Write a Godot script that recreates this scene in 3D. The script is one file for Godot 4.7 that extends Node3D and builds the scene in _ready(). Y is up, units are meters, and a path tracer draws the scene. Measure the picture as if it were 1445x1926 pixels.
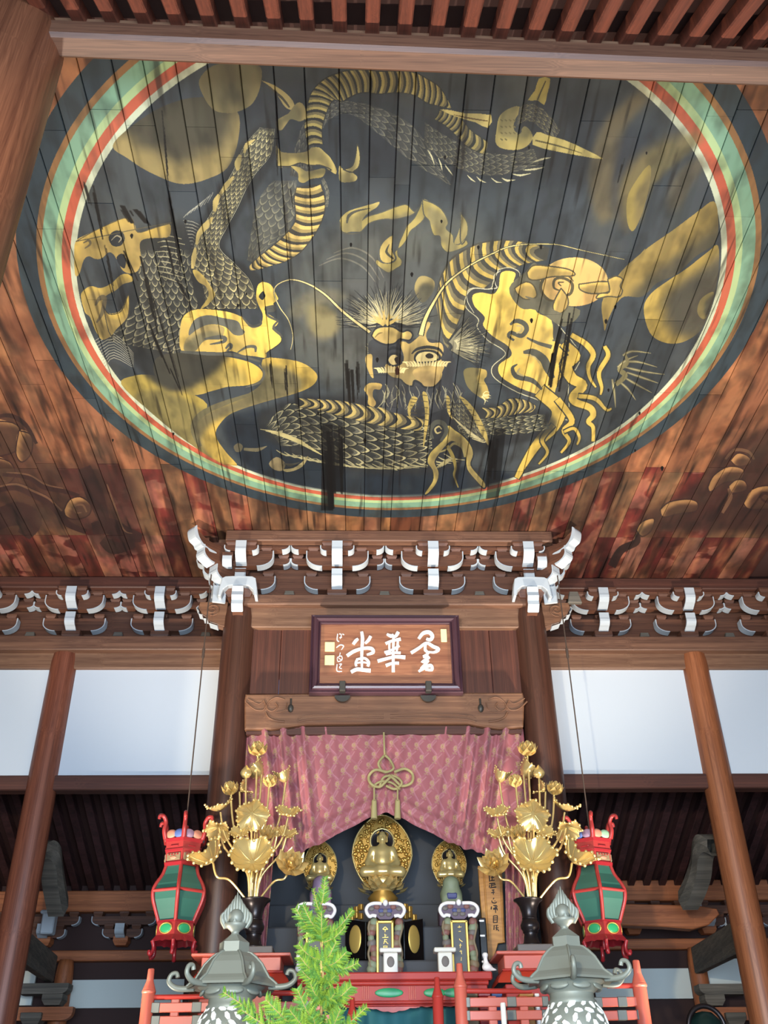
extends Node3D
# A temple hall seen from its front aisle: painted ceiling, bracketed beams and an altar bay.
# Metres, y up. The photograph is 1445 x 1926 pixels; EYE and LOOK are the solved camera.
const F := 1815.0
const EYE := Vector3(0, 1.6, 0)
const LOOK := Vector3(0.5828, -0.0323, -0.0131)
const AX := 0.42          # the hall's middle line
const CEIL := 9.6         # underside of the painted ceiling
const ZC := -13.1         # wall plane of the altar bay
const ZS := -14.5         # wall plane of the side bays
const EXPOSURE := 1.0
const DAYLIGHT := 330.0
const ZR := -18.6         # rear wall
var CB := Basis.from_euler(LOOK)
var M := {}
var taken := {}
var rng := RandomNumberGenerator.new()

func _ready():
	rng.seed = 7
	make_camera_and_light()
	make_materials()
	build_room()
	build_ceiling()
	build_front_beam()
	build_columns_and_beams()
	build_brackets()
	build_rear_aisle()
	build_altar_bay()
	build_altar()
	build_lotus()
	build_lanterns()
	build_front_things()

func make_camera_and_light():
	var cam := Camera3D.new()
	cam.name = "camera"
	cam.fov = rad_to_deg(2.0 * atan(963.0 / F))
	cam.position = EYE
	cam.rotation = LOOK
	cam.near = 0.05
	cam.far = 200.0
	add_child(cam)
	cam.current = true
	var e := Environment.new()
	e.background_mode = Environment.BG_SKY
	var sm := ProceduralSkyMaterial.new()
	sm.sky_top_color = Color(0.42, 0.55, 0.78)
	sm.sky_horizon_color = Color(0.78, 0.84, 0.92)
	sm.ground_bottom_color = Color(0.45, 0.44, 0.42)
	sm.ground_horizon_color = Color(0.62, 0.62, 0.62)
	var sky := Sky.new()
	sky.sky_material = sm
	e.sky = sky
	e.tonemap_mode = Environment.TONE_MAPPER_LINEAR
	e.tonemap_exposure = EXPOSURE
	e.sdfgi_enabled = true
	e.ssao_enabled = true
	e.ssil_enabled = true
	var we := WorldEnvironment.new()
	we.name = "world_environment"
	we.environment = e
	add_child(we)
	# daylight through the wide open front doors behind the visitor
	var door := AreaLight3D.new()
	door.name = "daylight_through_front_doors"
	door.area_size = Vector2(9.0, 4.0)
	door.position = Vector3(AX, 2.15, 2.7)
	door.light_color = Color(0.80, 0.90, 1.0)
	door.light_energy = DAYLIGHT
	door.light_size = 1.0
	door.shadow_enabled = true
	door.set("area_range", 60.0)
	door.set("area_attenuation", 2.0)
	add_child(door)

# ---------------------------------------------------------------- pixels to places
func ray(u: float, v: float) -> Vector3:
	return CB * Vector3(u - 722.5, 963.0 - v, -F)
func P(u: float, v: float, z: float) -> Vector3:
	var d := ray(u, v)
	return EYE + d * (z / d.z)
func PY(u: float, v: float, y: float) -> Vector3:
	var d := ray(u, v)
	return EYE + d * ((y - EYE.y) / d.y)

# ---------------------------------------------------------------- nodes
func numbered(called: String) -> String:
	if not taken.has(called):
		taken[called] = 0
		return called
	taken[called] += 1
	return "%s_%03d" % [called, taken[called]]
func tag(o, label := "", category := "", group := "", kind := ""):
	if label: o.set_meta("label", label)
	if category: o.set_meta("category", category)
	if group: o.set_meta("group", group)
	if kind: o.set_meta("kind", kind)
	return o
func thing(called: String, label: String, category: String, at := Vector3.ZERO, group := "") -> Node3D:
	var o := Node3D.new()
	o.name = numbered(called)
	add_child(o)
	o.position = at
	tag(o, label, category, group)
	return o
func structure(called: String) -> Node3D:
	var o := Node3D.new()
	o.name = called
	add_child(o)
	o.set_meta("kind", "structure")
	return o
func T() -> SurfaceTool:
	var st := SurfaceTool.new()
	st.begin(Mesh.PRIMITIVE_TRIANGLES)
	st.set_smooth_group(-1)
	return st
func commit(st: SurfaceTool) -> ArrayMesh:
	st.generate_normals()
	return st.commit()
func put(called: String, mesh: Mesh, mat: Material, parent: Node = null, at := Transform3D()) -> MeshInstance3D:
	var o := MeshInstance3D.new()
	o.mesh = mesh
	o.material_override = mat
	o.transform = at
	if parent == null:
		o.name = numbered(called)
		add_child(o)
	else:
		o.name = called
		parent.add_child(o, true)
	return o
func obj(called: String, st: SurfaceTool, mat: Material, parent: Node = null) -> MeshInstance3D:
	return put(called, commit(st), mat, parent)
func copy(root: Node3D, at: Transform3D, label := "", group := "") -> Node3D:
	var r: Node3D = root.duplicate()
	var base := String(root.name)
	if base.length() > 4 and base[base.length() - 4] == "_" and base.right(3).is_valid_int():
		base = base.left(-4)
	r.name = numbered(base)
	add_child(r)
	r.transform = at
	if label: r.set_meta("label", label)
	if group: r.set_meta("group", group)
	return r

# ---------------------------------------------------------------- shapes
func flat(st: SurfaceTool): st.set_smooth_group(-1)
func smooth(st: SurfaceTool, g := 0): st.set_smooth_group(g)
func tri(st: SurfaceTool, a: Vector3, b: Vector3, c: Vector3):
	st.add_vertex(a); st.add_vertex(b); st.add_vertex(c)
func quad(st: SurfaceTool, a: Vector3, b: Vector3, c: Vector3, d: Vector3):
	st.add_vertex(a); st.add_vertex(b); st.add_vertex(c)
	st.add_vertex(a); st.add_vertex(c); st.add_vertex(d)
func box(st: SurfaceTool, c: Vector3, s: Vector3, bev := 0.0, bs := Basis()):
	flat(st)
	var h := s * 0.5
	var b := minf(bev, minf(h.x, minf(h.y, h.z)) * 0.9)
	var v := func(sx: float, sy: float, sz: float, k: int) -> Vector3:
		var q := Vector3(sx * (h.x - (b if k != 0 else 0.0)), sy * (h.y - (b if k != 1 else 0.0)), sz * (h.z - (b if k != 2 else 0.0)))
		return c + bs * q
	for sg in [-1.0, 1.0]:
		for k in 3:
			var q := []
			for t in [[-1.0, -1.0], [-1.0, 1.0], [1.0, 1.0], [1.0, -1.0]]:
				var a := [0.0, 0.0, 0.0]
				a[k] = sg; a[(k + 1) % 3] = t[0]; a[(k + 2) % 3] = t[1]
				q.append(v.call(a[0], a[1], a[2], k))
			if sg > 0: quad(st, q[0], q[1], q[2], q[3])
			else: quad(st, q[3], q[2], q[1], q[0])
	if b <= 0.0: return
	for k in 3:
		var k1 := (k + 1) % 3
		var k2 := (k + 2) % 3
		for s1 in [-1.0, 1.0]:
			for s2 in [-1.0, 1.0]:
				var lo := [0.0, 0.0, 0.0]
				lo[k] = -1.0; lo[k1] = s1; lo[k2] = s2
				var hi := lo.duplicate()
				hi[k] = 1.0
				var q0: Vector3 = v.call(lo[0], lo[1], lo[2], k1)
				var q1: Vector3 = v.call(hi[0], hi[1], hi[2], k1)
				var q2: Vector3 = v.call(hi[0], hi[1], hi[2], k2)
				var q3: Vector3 = v.call(lo[0], lo[1], lo[2], k2)
				if s1 * s2 > 0: quad(st, q3, q2, q1, q0)
				else: quad(st, q0, q1, q2, q3)
	for sx in [-1.0, 1.0]:
		for sy in [-1.0, 1.0]:
			for sz in [-1.0, 1.0]:
				var a: Vector3 = v.call(sx, sy, sz, 0)
				var bb: Vector3 = v.call(sx, sy, sz, 1)
				var cc: Vector3 = v.call(sx, sy, sz, 2)
				if sx * sy * sz > 0: tri(st, a, cc, bb)
				else: tri(st, a, bb, cc)
func tube(st: SurfaceTool, pts: Array, radii, seg := 8, caps := true):
	var n := pts.size()
	var rings := []
	var up := Vector3.UP
	var t0: Vector3 = (pts[1] - pts[0]).normalized()
	if absf(t0.dot(up)) > 0.9: up = Vector3.RIGHT
	var nx := (up - t0 * up.dot(t0)).normalized()
	for i in n:
		var t: Vector3 = ((pts[mini(i + 1, n - 1)] - pts[maxi(i - 1, 0)]) as Vector3).normalized()
		nx = (nx - t * nx.dot(t)).normalized()
		var ny := t.cross(nx)
		var r: float = lerp_list(radii, float(i) / (n - 1)) if radii is Array else radii
		var ring := []
		for k in seg:
			var a := TAU * k / seg
			ring.append(pts[i] + (nx * cos(a) + ny * sin(a)) * r)
		rings.append(ring)
	smooth(st)
	for i in n - 1:
		for k in seg:
			var k2 := (k + 1) % seg
			quad(st, rings[i][k], rings[i + 1][k], rings[i + 1][k2], rings[i][k2])
	if caps:
		flat(st)
		for k in range(1, seg - 1):
			tri(st, rings[0][0], rings[0][k], rings[0][k + 1])
			tri(st, rings[n - 1][0], rings[n - 1][k + 1], rings[n - 1][k])
func lathe(st: SurfaceTool, prof: Array, seg := 24, xf := Transform3D(), soft := true, wob = null):
	if soft: smooth(st)
	else: flat(st)
	for i in prof.size() - 1:
		for k in seg:
			var q := []
			for t in [[i, k], [i + 1, k], [i + 1, k + 1], [i, k + 1]]:
				var a: float = TAU * (t[1] % seg) / seg
				var p: Vector2 = prof[t[0]]
				var r := p.x
				if wob != null: r *= wob.call(a, p)
				q.append(xf * Vector3(sin(a) * r, p.y, cos(a) * r))
			if prof[i].x < 1e-6: tri(st, q[0], q[1], q[2])
			elif prof[i + 1].x < 1e-6: tri(st, q[0], q[1], q[3])
			else: quad(st, q[0], q[1], q[2], q[3])
func ball(st: SurfaceTool, c: Vector3, r: Vector3, seg := 12, rows := 8, bs := Basis()):
	var prof := []
	for i in rows + 1:
		var a := PI * i / rows
		prof.append(Vector2(sin(a) if i > 0 and i < rows else 0.0, -cos(a)))
	lathe(st, prof, seg, Transform3D(bs * Basis.from_scale(r), c))
func extrude(st: SurfaceTool, poly: PackedVector2Array, depth: float, xf := Transform3D(), bev := 0.0):
	# poly in x,y; thickness along z from -depth/2 to +depth/2
	if Geometry2D.is_polygon_clockwise(poly):
		poly = poly.duplicate()
		poly.reverse()
	flat(st)
	var inner := poly
	if bev > 0.0:
		var got := Geometry2D.offset_polygon(poly, -bev, Geometry2D.JOIN_MITER)
		if got.size() == 1 and got[0].size() == poly.size():
			# keep the vertices in step
			var best := 0
			var bd := 1e9
			for i in poly.size():
				var d: float = got[0][i].distance_to(poly[0])
				if d < bd:
					bd = d; best = i
			inner = PackedVector2Array()
			for i in poly.size(): inner.append(got[0][(best + i) % poly.size()])
		else: bev = 0.0
	var h := depth * 0.5
	var idx := Geometry2D.triangulate_polygon(inner)
	for i in range(0, idx.size(), 3):
		var a := inner[idx[i]]
		var b := inner[idx[i + 1]]
		var c := inner[idx[i + 2]]
		tri(st, xf * Vector3(a.x, a.y, h), xf * Vector3(c.x, c.y, h), xf * Vector3(b.x, b.y, h))
		tri(st, xf * Vector3(a.x, a.y, -h), xf * Vector3(b.x, b.y, -h), xf * Vector3(c.x, c.y, -h))
	var n := poly.size()
	for i in n:
		var j := (i + 1) % n
		var a := poly[i]
		var b := poly[j]
		var g := h - bev
		quad(st, xf * Vector3(a.x, a.y, g), xf * Vector3(b.x, b.y, g), xf * Vector3(b.x, b.y, -g), xf * Vector3(a.x, a.y, -g))
		if bev > 0.0:
			var ia := inner[i]
			var ib := inner[j]
			quad(st, xf * Vector3(ia.x, ia.y, h), xf * Vector3(ib.x, ib.y, h), xf * Vector3(b.x, b.y, g), xf * Vector3(a.x, a.y, g))
			quad(st, xf * Vector3(a.x, a.y, -g), xf * Vector3(b.x, b.y, -g), xf * Vector3(ib.x, ib.y, -h), xf * Vector3(ia.x, ia.y, -h))
func sheet(st: SurfaceTool, fn: Callable, nu: int, nv: int, uvs := false):
	smooth(st)
	var g := []
	for i in nu + 1:
		var row := []
		for j in nv + 1: row.append(fn.call(float(i) / nu, float(j) / nv))
		g.append(row)
	for i in nu:
		for j in nv:
			for t in [[0, 0], [1, 0], [1, 1], [0, 0], [1, 1], [0, 1]]:
				if uvs: st.set_uv(Vector2(float(i + t[0]) / nu, float(j + t[1]) / nv))
				st.add_vertex(g[i + t[0]][j + t[1]])
func curve(pts: Array, per := 5, closed := false) -> Array:
	# Catmull-Rom through points of any vector type
	var out := []
	var n := pts.size()
	for i in (n if closed else n - 1):
		var a = pts[(i - 1 + n) % n] if closed or i > 0 else pts[0]
		var b = pts[i]
		var c = pts[(i + 1) % n]
		var d = pts[(i + 2) % n] if closed or i + 2 < n else pts[n - 1]
		for k in per:
			var t := float(k) / per
			out.append(0.5 * ((2.0 * b) + (c - a) * t + (2.0 * a - 5.0 * b + 4.0 * c - d) * t * t + (3.0 * b - a - 3.0 * c + d) * t * t * t))
	if not closed: out.append(pts[n - 1])
	return out
func v2s(flatlist: Array) -> Array:
	var out := []
	for i in range(0, flatlist.size(), 2): out.append(Vector2(flatlist[i], flatlist[i + 1]))
	return out
func at(p: Vector3, bs := Basis()) -> Transform3D: return Transform3D(bs, p)
func lerp_list(l: Array, t: float) -> float:
	var x := clampf(t, 0.0, 1.0) * (l.size() - 1)
	var i := mini(int(x), l.size() - 2)
	return lerpf(l[i], l[i + 1], x - i)

# ---------------------------------------------------------------- materials
func hexc(s: String) -> Color: return Color.html(s)
func mat(called: String, col: Color, rough := 0.6, metal := 0.0) -> StandardMaterial3D:
	var m := StandardMaterial3D.new()
	m.resource_name = called
	m.albedo_color = col
	m.roughness = rough
	m.metallic = metal
	m.cull_mode = BaseMaterial3D.CULL_DISABLED
	M[called] = m
	return m
func grain_image(w: int, h: int, sd: int, stretch: float, dark: Color, light: Color, knots := 0.0) -> ImageTexture:
	# long streaks along x, tileable enough at these scales
	var n1 := FastNoiseLite.new()
	n1.seed = sd; n1.frequency = 0.012; n1.fractal_octaves = 4
	var n2 := FastNoiseLite.new()
	n2.seed = sd + 5; n2.frequency = 0.05; n2.fractal_octaves = 2
	var a := n1.get_seamless_image(int(w / stretch), h)
	a.resize(w, h, Image.INTERPOLATE_CUBIC)
	var b := n2.get_seamless_image(int(w / stretch / 2.0), h)
	b.resize(w, h, Image.INTERPOLATE_CUBIC)
	var c := n1.get_seamless_image(w / 4, h / 4)
	c.resize(w, h, Image.INTERPOLATE_CUBIC)
	a.convert(Image.FORMAT_L8); b.convert(Image.FORMAT_L8); c.convert(Image.FORMAT_L8)
	var da := a.get_data()
	var db := b.get_data()
	var dc := c.get_data()
	var out := PackedByteArray()
	out.resize(w * h * 3)
	for i in w * h:
		var g := da[i] / 255.0
		var ring := 0.5 + 0.5 * sin((g * 9.0 + dc[i] / 255.0 * knots) * TAU)
		var t := clampf(0.45 * g + 0.22 * ring + 0.33 * db[i] / 255.0, 0.0, 1.0)
		t = clampf((t - 0.5) * 1.5 + 0.5, 0.0, 1.0)
		var q := dark.lerp(light, t)
		out[i * 3] = int(q.r * 255.0); out[i * 3 + 1] = int(q.g * 255.0); out[i * 3 + 2] = int(q.b * 255.0)
	return ImageTexture.create_from_image(Image.create_from_data(w, h, false, Image.FORMAT_RGB8, out))
func wood(called: String, tex: Texture2D, axis: int, tint := Color.WHITE, rough := 0.55) -> StandardMaterial3D:
	# grain runs along the given axis: texture u is stretched there
	var m := mat(called, tint, rough)
	m.albedo_texture = tex
	m.uv1_triplanar = true
	m.uv1_world_triplanar = true
	m.uv1_triplanar_sharpness = 6.0
	m.uv1_scale = [Vector3(0.35, 1.3, 1.3), Vector3(1.3, 0.35, 1.3), Vector3(1.3, 1.3, 0.35)][axis]
	return m
func turned(tex: Texture2D) -> ImageTexture:
	var im := tex.get_image().duplicate()
	im.rotate_90(CLOCKWISE)
	return ImageTexture.create_from_image(im)
func make_materials():
	var t1 := grain_image(512, 512, 3, 14.0, hexc("55382b"), hexc("86604a"), 1.2)
	var t2 := grain_image(512, 512, 11, 18.0, hexc("42261e"), hexc("653b2e"), 0.8)
	var t3 := grain_image(512, 512, 21, 12.0, hexc("664634"), hexc("946e54"), 1.6)
	var t1y := turned(t1)
	var t2y := turned(t2)
	var t3y := turned(t3)
	wood("beam_x", t1, 0)
	wood("beam_pale_x", t3, 0)
	wood("beam_dark_x", t2, 0)
	# across x the upright face shows the texture's u along z
	wood("beam_front_x", t1, 0, Color(0.85, 0.82, 0.8))
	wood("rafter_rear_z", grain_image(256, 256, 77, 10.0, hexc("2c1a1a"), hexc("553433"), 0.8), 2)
	wood("beam_z", t1y, 2)
	wood("rafter_z", t2y, 2, Color(1.25, 1.1, 1.0))
	wood("column_y", t2y, 1, Color(0.95, 1.0, 0.98), 0.42)
	wood("column_warm_y", t1y, 1, Color(1.0, 0.88, 0.8), 0.42)
	wood("column_outer_y", t1y, 1, Color(1.15, 0.95, 0.9), 0.45)
	wood("column_figured_y", t3y, 1, Color(1.2, 1.0, 0.85), 0.45)
	wood("board_y", t2y, 1, Color(1.05, 1.0, 0.95))
	wood("bracket_x", t1, 0, Color(0.9, 0.82, 0.78), 0.6)
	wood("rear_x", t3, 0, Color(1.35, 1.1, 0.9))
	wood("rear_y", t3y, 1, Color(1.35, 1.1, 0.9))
	wood("carved", t3, 0, Color(0.95, 0.9, 0.85), 0.6)
	wood("weathered", grain_image(256, 256, 31, 8.0, hexc("565048"), hexc("857a6c"), 1.0), 0, Color.WHITE, 0.75)
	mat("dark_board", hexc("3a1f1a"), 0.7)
	mat("white_paint", hexc("bcc2c7"), 0.6)
	mat("plaster", hexc("d6dce2"), 0.85)
	mat("rear_plaster", hexc("dfe5df"), 0.85)
	mat("floor_stone", hexc("6f6a63"), 0.6)
	mat("gold", hexc("e8cb86"), 0.26, 0.6)
	mat("gold_soft", hexc("bd9247"), 0.36, 0.7)
	mat("gold_paint", hexc("d8b561"), 0.45, 0.6)
	mat("black_lacquer", hexc("0b0a0b"), 0.25)
	mat("black_bronze", hexc("2b2526"), 0.32, 0.55)
	mat("bronze", hexc("7f8175"), 0.5, 0.2)
	mat("red_lacquer", hexc("b03a32"), 0.3)
	M.red_lacquer.metallic_specular = 0.3
	mat("red_faded", hexc("c9614e"), 0.4)
	mat("lantern_red", hexc("96302f"), 0.35)
	mat("bronze_shaded", hexc("33383a"), 0.6, 0.2)  # darker bronze copy with eave shade put into its colour; unused
	mat("red_deep", hexc("8c2128"), 0.3)
	mat("red_vermilion", hexc("c0402c"), 0.4)
	mat("green_oval", hexc("2f9a63"), 0.4)
	mat("green_panel", hexc("2c5a4e"), 0.5)
	mat("slate_cloth", hexc("4b4b4e"), 0.9)
	mat("slate_step", hexc("3f4044"), 0.8)
	mat("dark_void", hexc("1b1c22"), 0.9)
	mat("iron", hexc("4a4742"), 0.5, 0.5)
	mat("grey_fitting", hexc("6f7069"), 0.5, 0.4)
	mat("cord_beige", hexc("a49564"), 0.8)
	mat("cord_dark", hexc("4a3a30"), 0.8)
	mat("plaque_frame", hexc("4a3038"), 0.35)
	mat("plaque_white", hexc("eceae6"), 0.6)
	mat("seal_yellow", hexc("f1e6a4"), 0.55)
	mat("ink", hexc("2a1c14"), 0.7)
	mat("tablet_black", hexc("3a3836"), 0.4)
	mat("tablet_grey", hexc("6b625c"), 0.6)
	mat("ornament_green", hexc("7d8468"), 0.6)
	mat("ornament_red", hexc("7d5148"), 0.6)
	mat("ornament_blue", hexc("4a4d78"), 0.6)
	mat("ornament_violet", hexc("5d4a5a"), 0.6)
	mat("ornament_brown", hexc("7c6a50"), 0.6)
	mat("stand_white", hexc("d9d3c6"), 0.5)
	mat("porcelain", hexc("efe9e4"), 0.25)
	mat("candle_white", hexc("f3efe4"), 0.5)
	mat("leaf_bright", hexc("86a034"), 0.55).backlight_enabled = true
	M.leaf_bright.backlight = hexc("30500f")
	mat("leaf_deep", hexc("5c8838"), 0.6).backlight_enabled = true
	M.leaf_deep.backlight = hexc("1c3a14")
	mat("twig", hexc("a98a52"), 0.7)
	mat("mauve", hexc("96788c"), 0.6)
	mat("salmon", hexc("b87860"), 0.6)
	mat("mint", hexc("86a98a"), 0.6)
	mat("pale_blue", hexc("a9bcd6"), 0.6)
	mat("strong_blue", hexc("4a5f94"), 0.6)
	mat("lamp_paper", hexc("f4f1e6"), 0.7)
	wood("sign_board", grain_image(256, 256, 41, 10.0, hexc("a06a30"), hexc("cf9448"), 1.0), 1)
	wood("plaque_board", grain_image(512, 256, 51, 10.0, hexc("7c4a34"), hexc("a8704f"), 1.5), 0)

# ---------------------------------------------------------------- the ceiling painting (flat print on the planks)
const TX0 := -6.4
const TX1 := 7.4
const TZ0 := -14.4
const TZ1 := -4.3
const TW := 4096
const TH := 2048
const CCX := 0.455
const CCZ := -8.075
const RO := 4.204
const RI := 3.594
var cv: Image
const ZOOMS := {"A": [20, 100, 4.011], "B": [340, 100, 4.011], "C": [680, 120, 4.011], "D": [1040, 120, 3.566], "E": [0, 560, 4.011], "F": [340, 560, 4.011], "G": [680, 560, 4.011], "H": [1040, 560, 3.566], "L": [0, 715, 1.688], "R": [700, 480, 1.94], "Q": [0, 480, 1.901], "I": [0, 0, 1.0]}
func texel_xz(x: float, z: float) -> Vector2:
	return Vector2((x - TX0) / (TX1 - TX0) * TW, (z - TZ0) / (TZ1 - TZ0) * TH)
func texel(p: Vector2) -> Vector2:
	var w := PY(p.x, p.y, CEIL)
	return texel_xz(w.x, w.z)
func zz(key: String, l: Array) -> Array:
	var o: Array = ZOOMS[key]
	var out := []
	for i in range(0, l.size(), 2): out.append(Vector2(o[0] + l[i] / o[2], o[1] + l[i + 1] / o[2]))
	return out
func to_tex(pts: Array) -> PackedVector2Array:
	var out := PackedVector2Array()
	for p in pts: out.append(texel(p))
	return out
func bounds(t: PackedVector2Array, pad: int) -> Rect2i:
	var r := Rect2(t[0], Vector2.ZERO)
	for p in t: r = r.expand(p)
	var a := Vector2i(maxi(0, int(r.position.x) - pad), maxi(0, int(r.position.y) - pad))
	var b := Vector2i(mini(TW, int(r.end.x) + pad + 1), mini(TH, int(r.end.y) + pad + 1))
	return Rect2i(a, (b - a).max(Vector2i(1, 1)))
func spans(im: Image, t: PackedVector2Array, col: Color, off := Vector2.ZERO):
	var n := t.size()
	var lo := 1e9
	var hi := -1e9
	for p in t:
		lo = minf(lo, p.y - off.y); hi = maxf(hi, p.y - off.y)
	for y in range(maxi(0, int(floor(lo))), mini(im.get_height() - 1, int(ceil(hi))) + 1):
		var yy := y + 0.5 + off.y
		var xs := []
		for i in n:
			var a := t[i]
			var b := t[(i + 1) % n]
			if (a.y <= yy) != (b.y <= yy): xs.append(a.x + (b.x - a.x) * (yy - a.y) / (b.y - a.y) - off.x)
		xs.sort()
		for k in range(0, xs.size() - 1, 2):
			var x0 := int(round(xs[k]))
			var x1 := int(round(xs[k + 1]))
			if x1 > x0: im.fill_rect(Rect2i(x0, y, x1 - x0, 1), col)
func shape(pts: Array, col: Color, per := 4):
	spans(cv, to_tex(curve(pts, per, true) if per > 1 else pts), col)
func blurred(im: Image, px: float) -> Image:
	# halve and double with averaging: a smooth feather about px wide
	var sizes := []
	var w := im.get_width()
	var h := im.get_height()
	var n := maxi(1, int(round(log(maxf(px, 2.0)) / log(2.0))))
	for k in n:
		sizes.append(Vector2i(w, h))
		w = maxi(2, (w + 1) / 2)
		h = maxi(2, (h + 1) / 2)
		im.resize(w, h, Image.INTERPOLATE_BILINEAR)
	sizes.reverse()
	for q in sizes: im.resize(q.x, q.y, Image.INTERPOLATE_BILINEAR)
	return im
func soft(pts: Array, col: Color, px: float, per := 4):
	var t := to_tex(curve(pts, per, true) if per > 1 else pts)
	var r := bounds(t, int(px * 3.0))
	var im := Image.create(r.size.x, r.size.y, false, Image.FORMAT_RGBA8)
	im.fill(Color(col.r, col.g, col.b, 0.0))
	spans(im, t, col, Vector2(r.position))
	blurred(im, px)
	cv.blend_rect(im, Rect2i(Vector2i.ZERO, r.size), r.position)
func shaded(pts: Array, base: Color, tone: Color, dx: float, dy: float, px: float, per := 4):
	# base colour with a second colour feathered over it, kept inside the outline
	var c := curve(pts, per, true) if per > 1 else pts
	var t := to_tex(c)
	var moved := []
	for p in c: moved.append(p + Vector2(dx, dy))
	var t2 := to_tex(moved)
	spans(cv, t, base)
	var r := bounds(t, 2)
	var m := Image.create(r.size.x, r.size.y, false, Image.FORMAT_RGBA8)
	m.fill(Color(0, 0, 0, 0))
	spans(m, t, Color.WHITE, Vector2(r.position))
	var im := Image.create(r.size.x, r.size.y, false, Image.FORMAT_RGBA8)
	im.fill(Color(tone.r, tone.g, tone.b, 0.0))
	spans(im, t2, tone, Vector2(r.position))
	blurred(im, px)
	cv.blend_rect_mask(im, m, Rect2i(Vector2i.ZERO, r.size), r.position)
func stroke(pts: Array, widths: Array, col: Color, per := 6):
	var c := curve(pts, per)
	var n := c.size()
	for i in n - 1:
		var a: Vector2 = c[i]
		var b: Vector2 = c[i + 1]
		var d := (b - a).normalized()
		var q := Vector2(-d.y, d.x)
		var w0 := lerp_list(widths, float(i) / (n - 1)) * 0.5
		var w1 := lerp_list(widths, float(i + 1) / (n - 1)) * 0.5
		spans(cv, to_tex([a + q * w0 - d * w0 * 0.4, b + q * w1 + d * w1 * 0.4, b - q * w1 + d * w1 * 0.4, a - q * w0 - d * w0 * 0.4]), col)
func outline(pts: Array, w: float, col: Color):
	var c := pts.duplicate()
	c.append(pts[0])
	stroke(c, [w, w], col, 4)
func edge_at(l: Array, t: float) -> Vector2:
	var x := clampf(t, 0.0, 1.0) * (l.size() - 1)
	var i := mini(int(x), l.size() - 2)
	return (l[i] as Vector2).lerp(l[i + 1], x - i)
func scale_strip(left: Array, right: Array, rows: int, cols: int, dark: Color, mid: Color, tip: Color):
	# overlapping shield shaped scales, points towards the end of the strip
	var l := curve(left, 5)
	var r := curve(right, 5)
	spans(cv, to_tex(joined_edges(l, r)), dark)
	var deep := dark.lerp(mid, 0.45)
	for n in rows:
		var i := rows - 1 - n
		var s := (i + 0.5) / rows
		var ds := 1.0 / rows
		for j in cols + 1:
			var t := (j + (0.5 if i % 2 else 0.0)) / cols
			if t > 1.02: continue
			var dt := 0.5 / cols
			var q := func(a: float, b: float) -> Vector2: return edge_at(l, s + a * ds).lerp(edge_at(r, s + a * ds), clampf(t + b * dt, 0.0, 1.0))
			var jit := rng.randf_range(0.85, 1.15)
			var m := Color(mid.r * jit, mid.g * jit, mid.b * jit)
			var tp := tip.lerp(m, rng.randf() * 0.45)
			for lay in [[1.0, dark, 0.0], [0.84, tp, 0.02], [0.80, m, -0.2], [0.72, deep, -0.48]]:
				var f: float = lay[0]
				var o: float = lay[2]
				spans(cv, to_tex([q.call(-0.7, -0.95 * f), q.call(0.2 + o, -1.0 * f), q.call(0.2 + o + 0.42 * f, -0.72 * f), q.call(0.2 + o + 0.74 * f, -0.3 * f), q.call(0.2 + o + 0.84 * f, 0.0), q.call(0.2 + o + 0.74 * f, 0.3 * f), q.call(0.2 + o + 0.42 * f, 0.72 * f), q.call(0.2 + o, 1.0 * f), q.call(-0.7, 0.95 * f)]), lay[1])
func joined_edges(l: Array, r: Array) -> Array:
	var out := l.duplicate()
	var b := r.duplicate()
	b.reverse()
	out.append_array(b)
	return out
func rib_strip(left: Array, right: Array, ribs: int, dark: Color, gold: Color, shade: Color, bow := 0.35):
	var l := curve(left, 5)
	var r := curve(right, 5)
	spans(cv, to_tex(joined_edges(l, r)), dark)
	for i in ribs:
		for pass_k in 2:
			var a0 := (i + 0.06) / ribs
			var a1 := (i + (0.72 if pass_k == 0 else 0.4)) / ribs
			var top := []
			var bot := []
			for k in 7:
				var t := 0.04 + 0.92 * k / 6.0
				var b := sin(PI * t) * bow / ribs
				top.append(edge_at(l, a0 + b).lerp(edge_at(r, a0 + b), t))
				bot.append(edge_at(l, a1 + b).lerp(edge_at(r, a1 + b), t))
			spans(cv, to_tex(joined_edges(top, bot)), shade if pass_k == 0 else gold)
func spikes(c: Vector2, r0: float, r1: float, a0: float, a1: float, n: int, w: float, col: Color, squash := 1.0):
	for i in n:
		var a := deg_to_rad(lerpf(a0, a1, (i + rng.randf_range(-0.3, 0.3)) / maxf(1.0, n - 1)))
		var d := Vector2(cos(a), -sin(a) * squash)
		var k := rng.randf_range(0.75, 1.1)
		var bend := Vector2(-d.y, d.x) * rng.randf_range(-4, 4)
		stroke([c + d * r0, c + d * lerpf(r0, r1 * k, 0.5) + bend, c + d * r1 * k], [w, w * 0.7, 0.6], col, 3)
func ring_band(r0: float, r1: float, col: Color):
	var pts := PackedVector2Array()
	for i in 161: pts.append(texel_xz(CCX + cos(TAU * i / 160.0) * r1, CCZ + sin(TAU * i / 160.0) * r1))
	for i in 161: pts.append(texel_xz(CCX + cos(-TAU * i / 160.0) * r0, CCZ + sin(-TAU * i / 160.0) * r0))
	spans(cv, pts, col)
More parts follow.
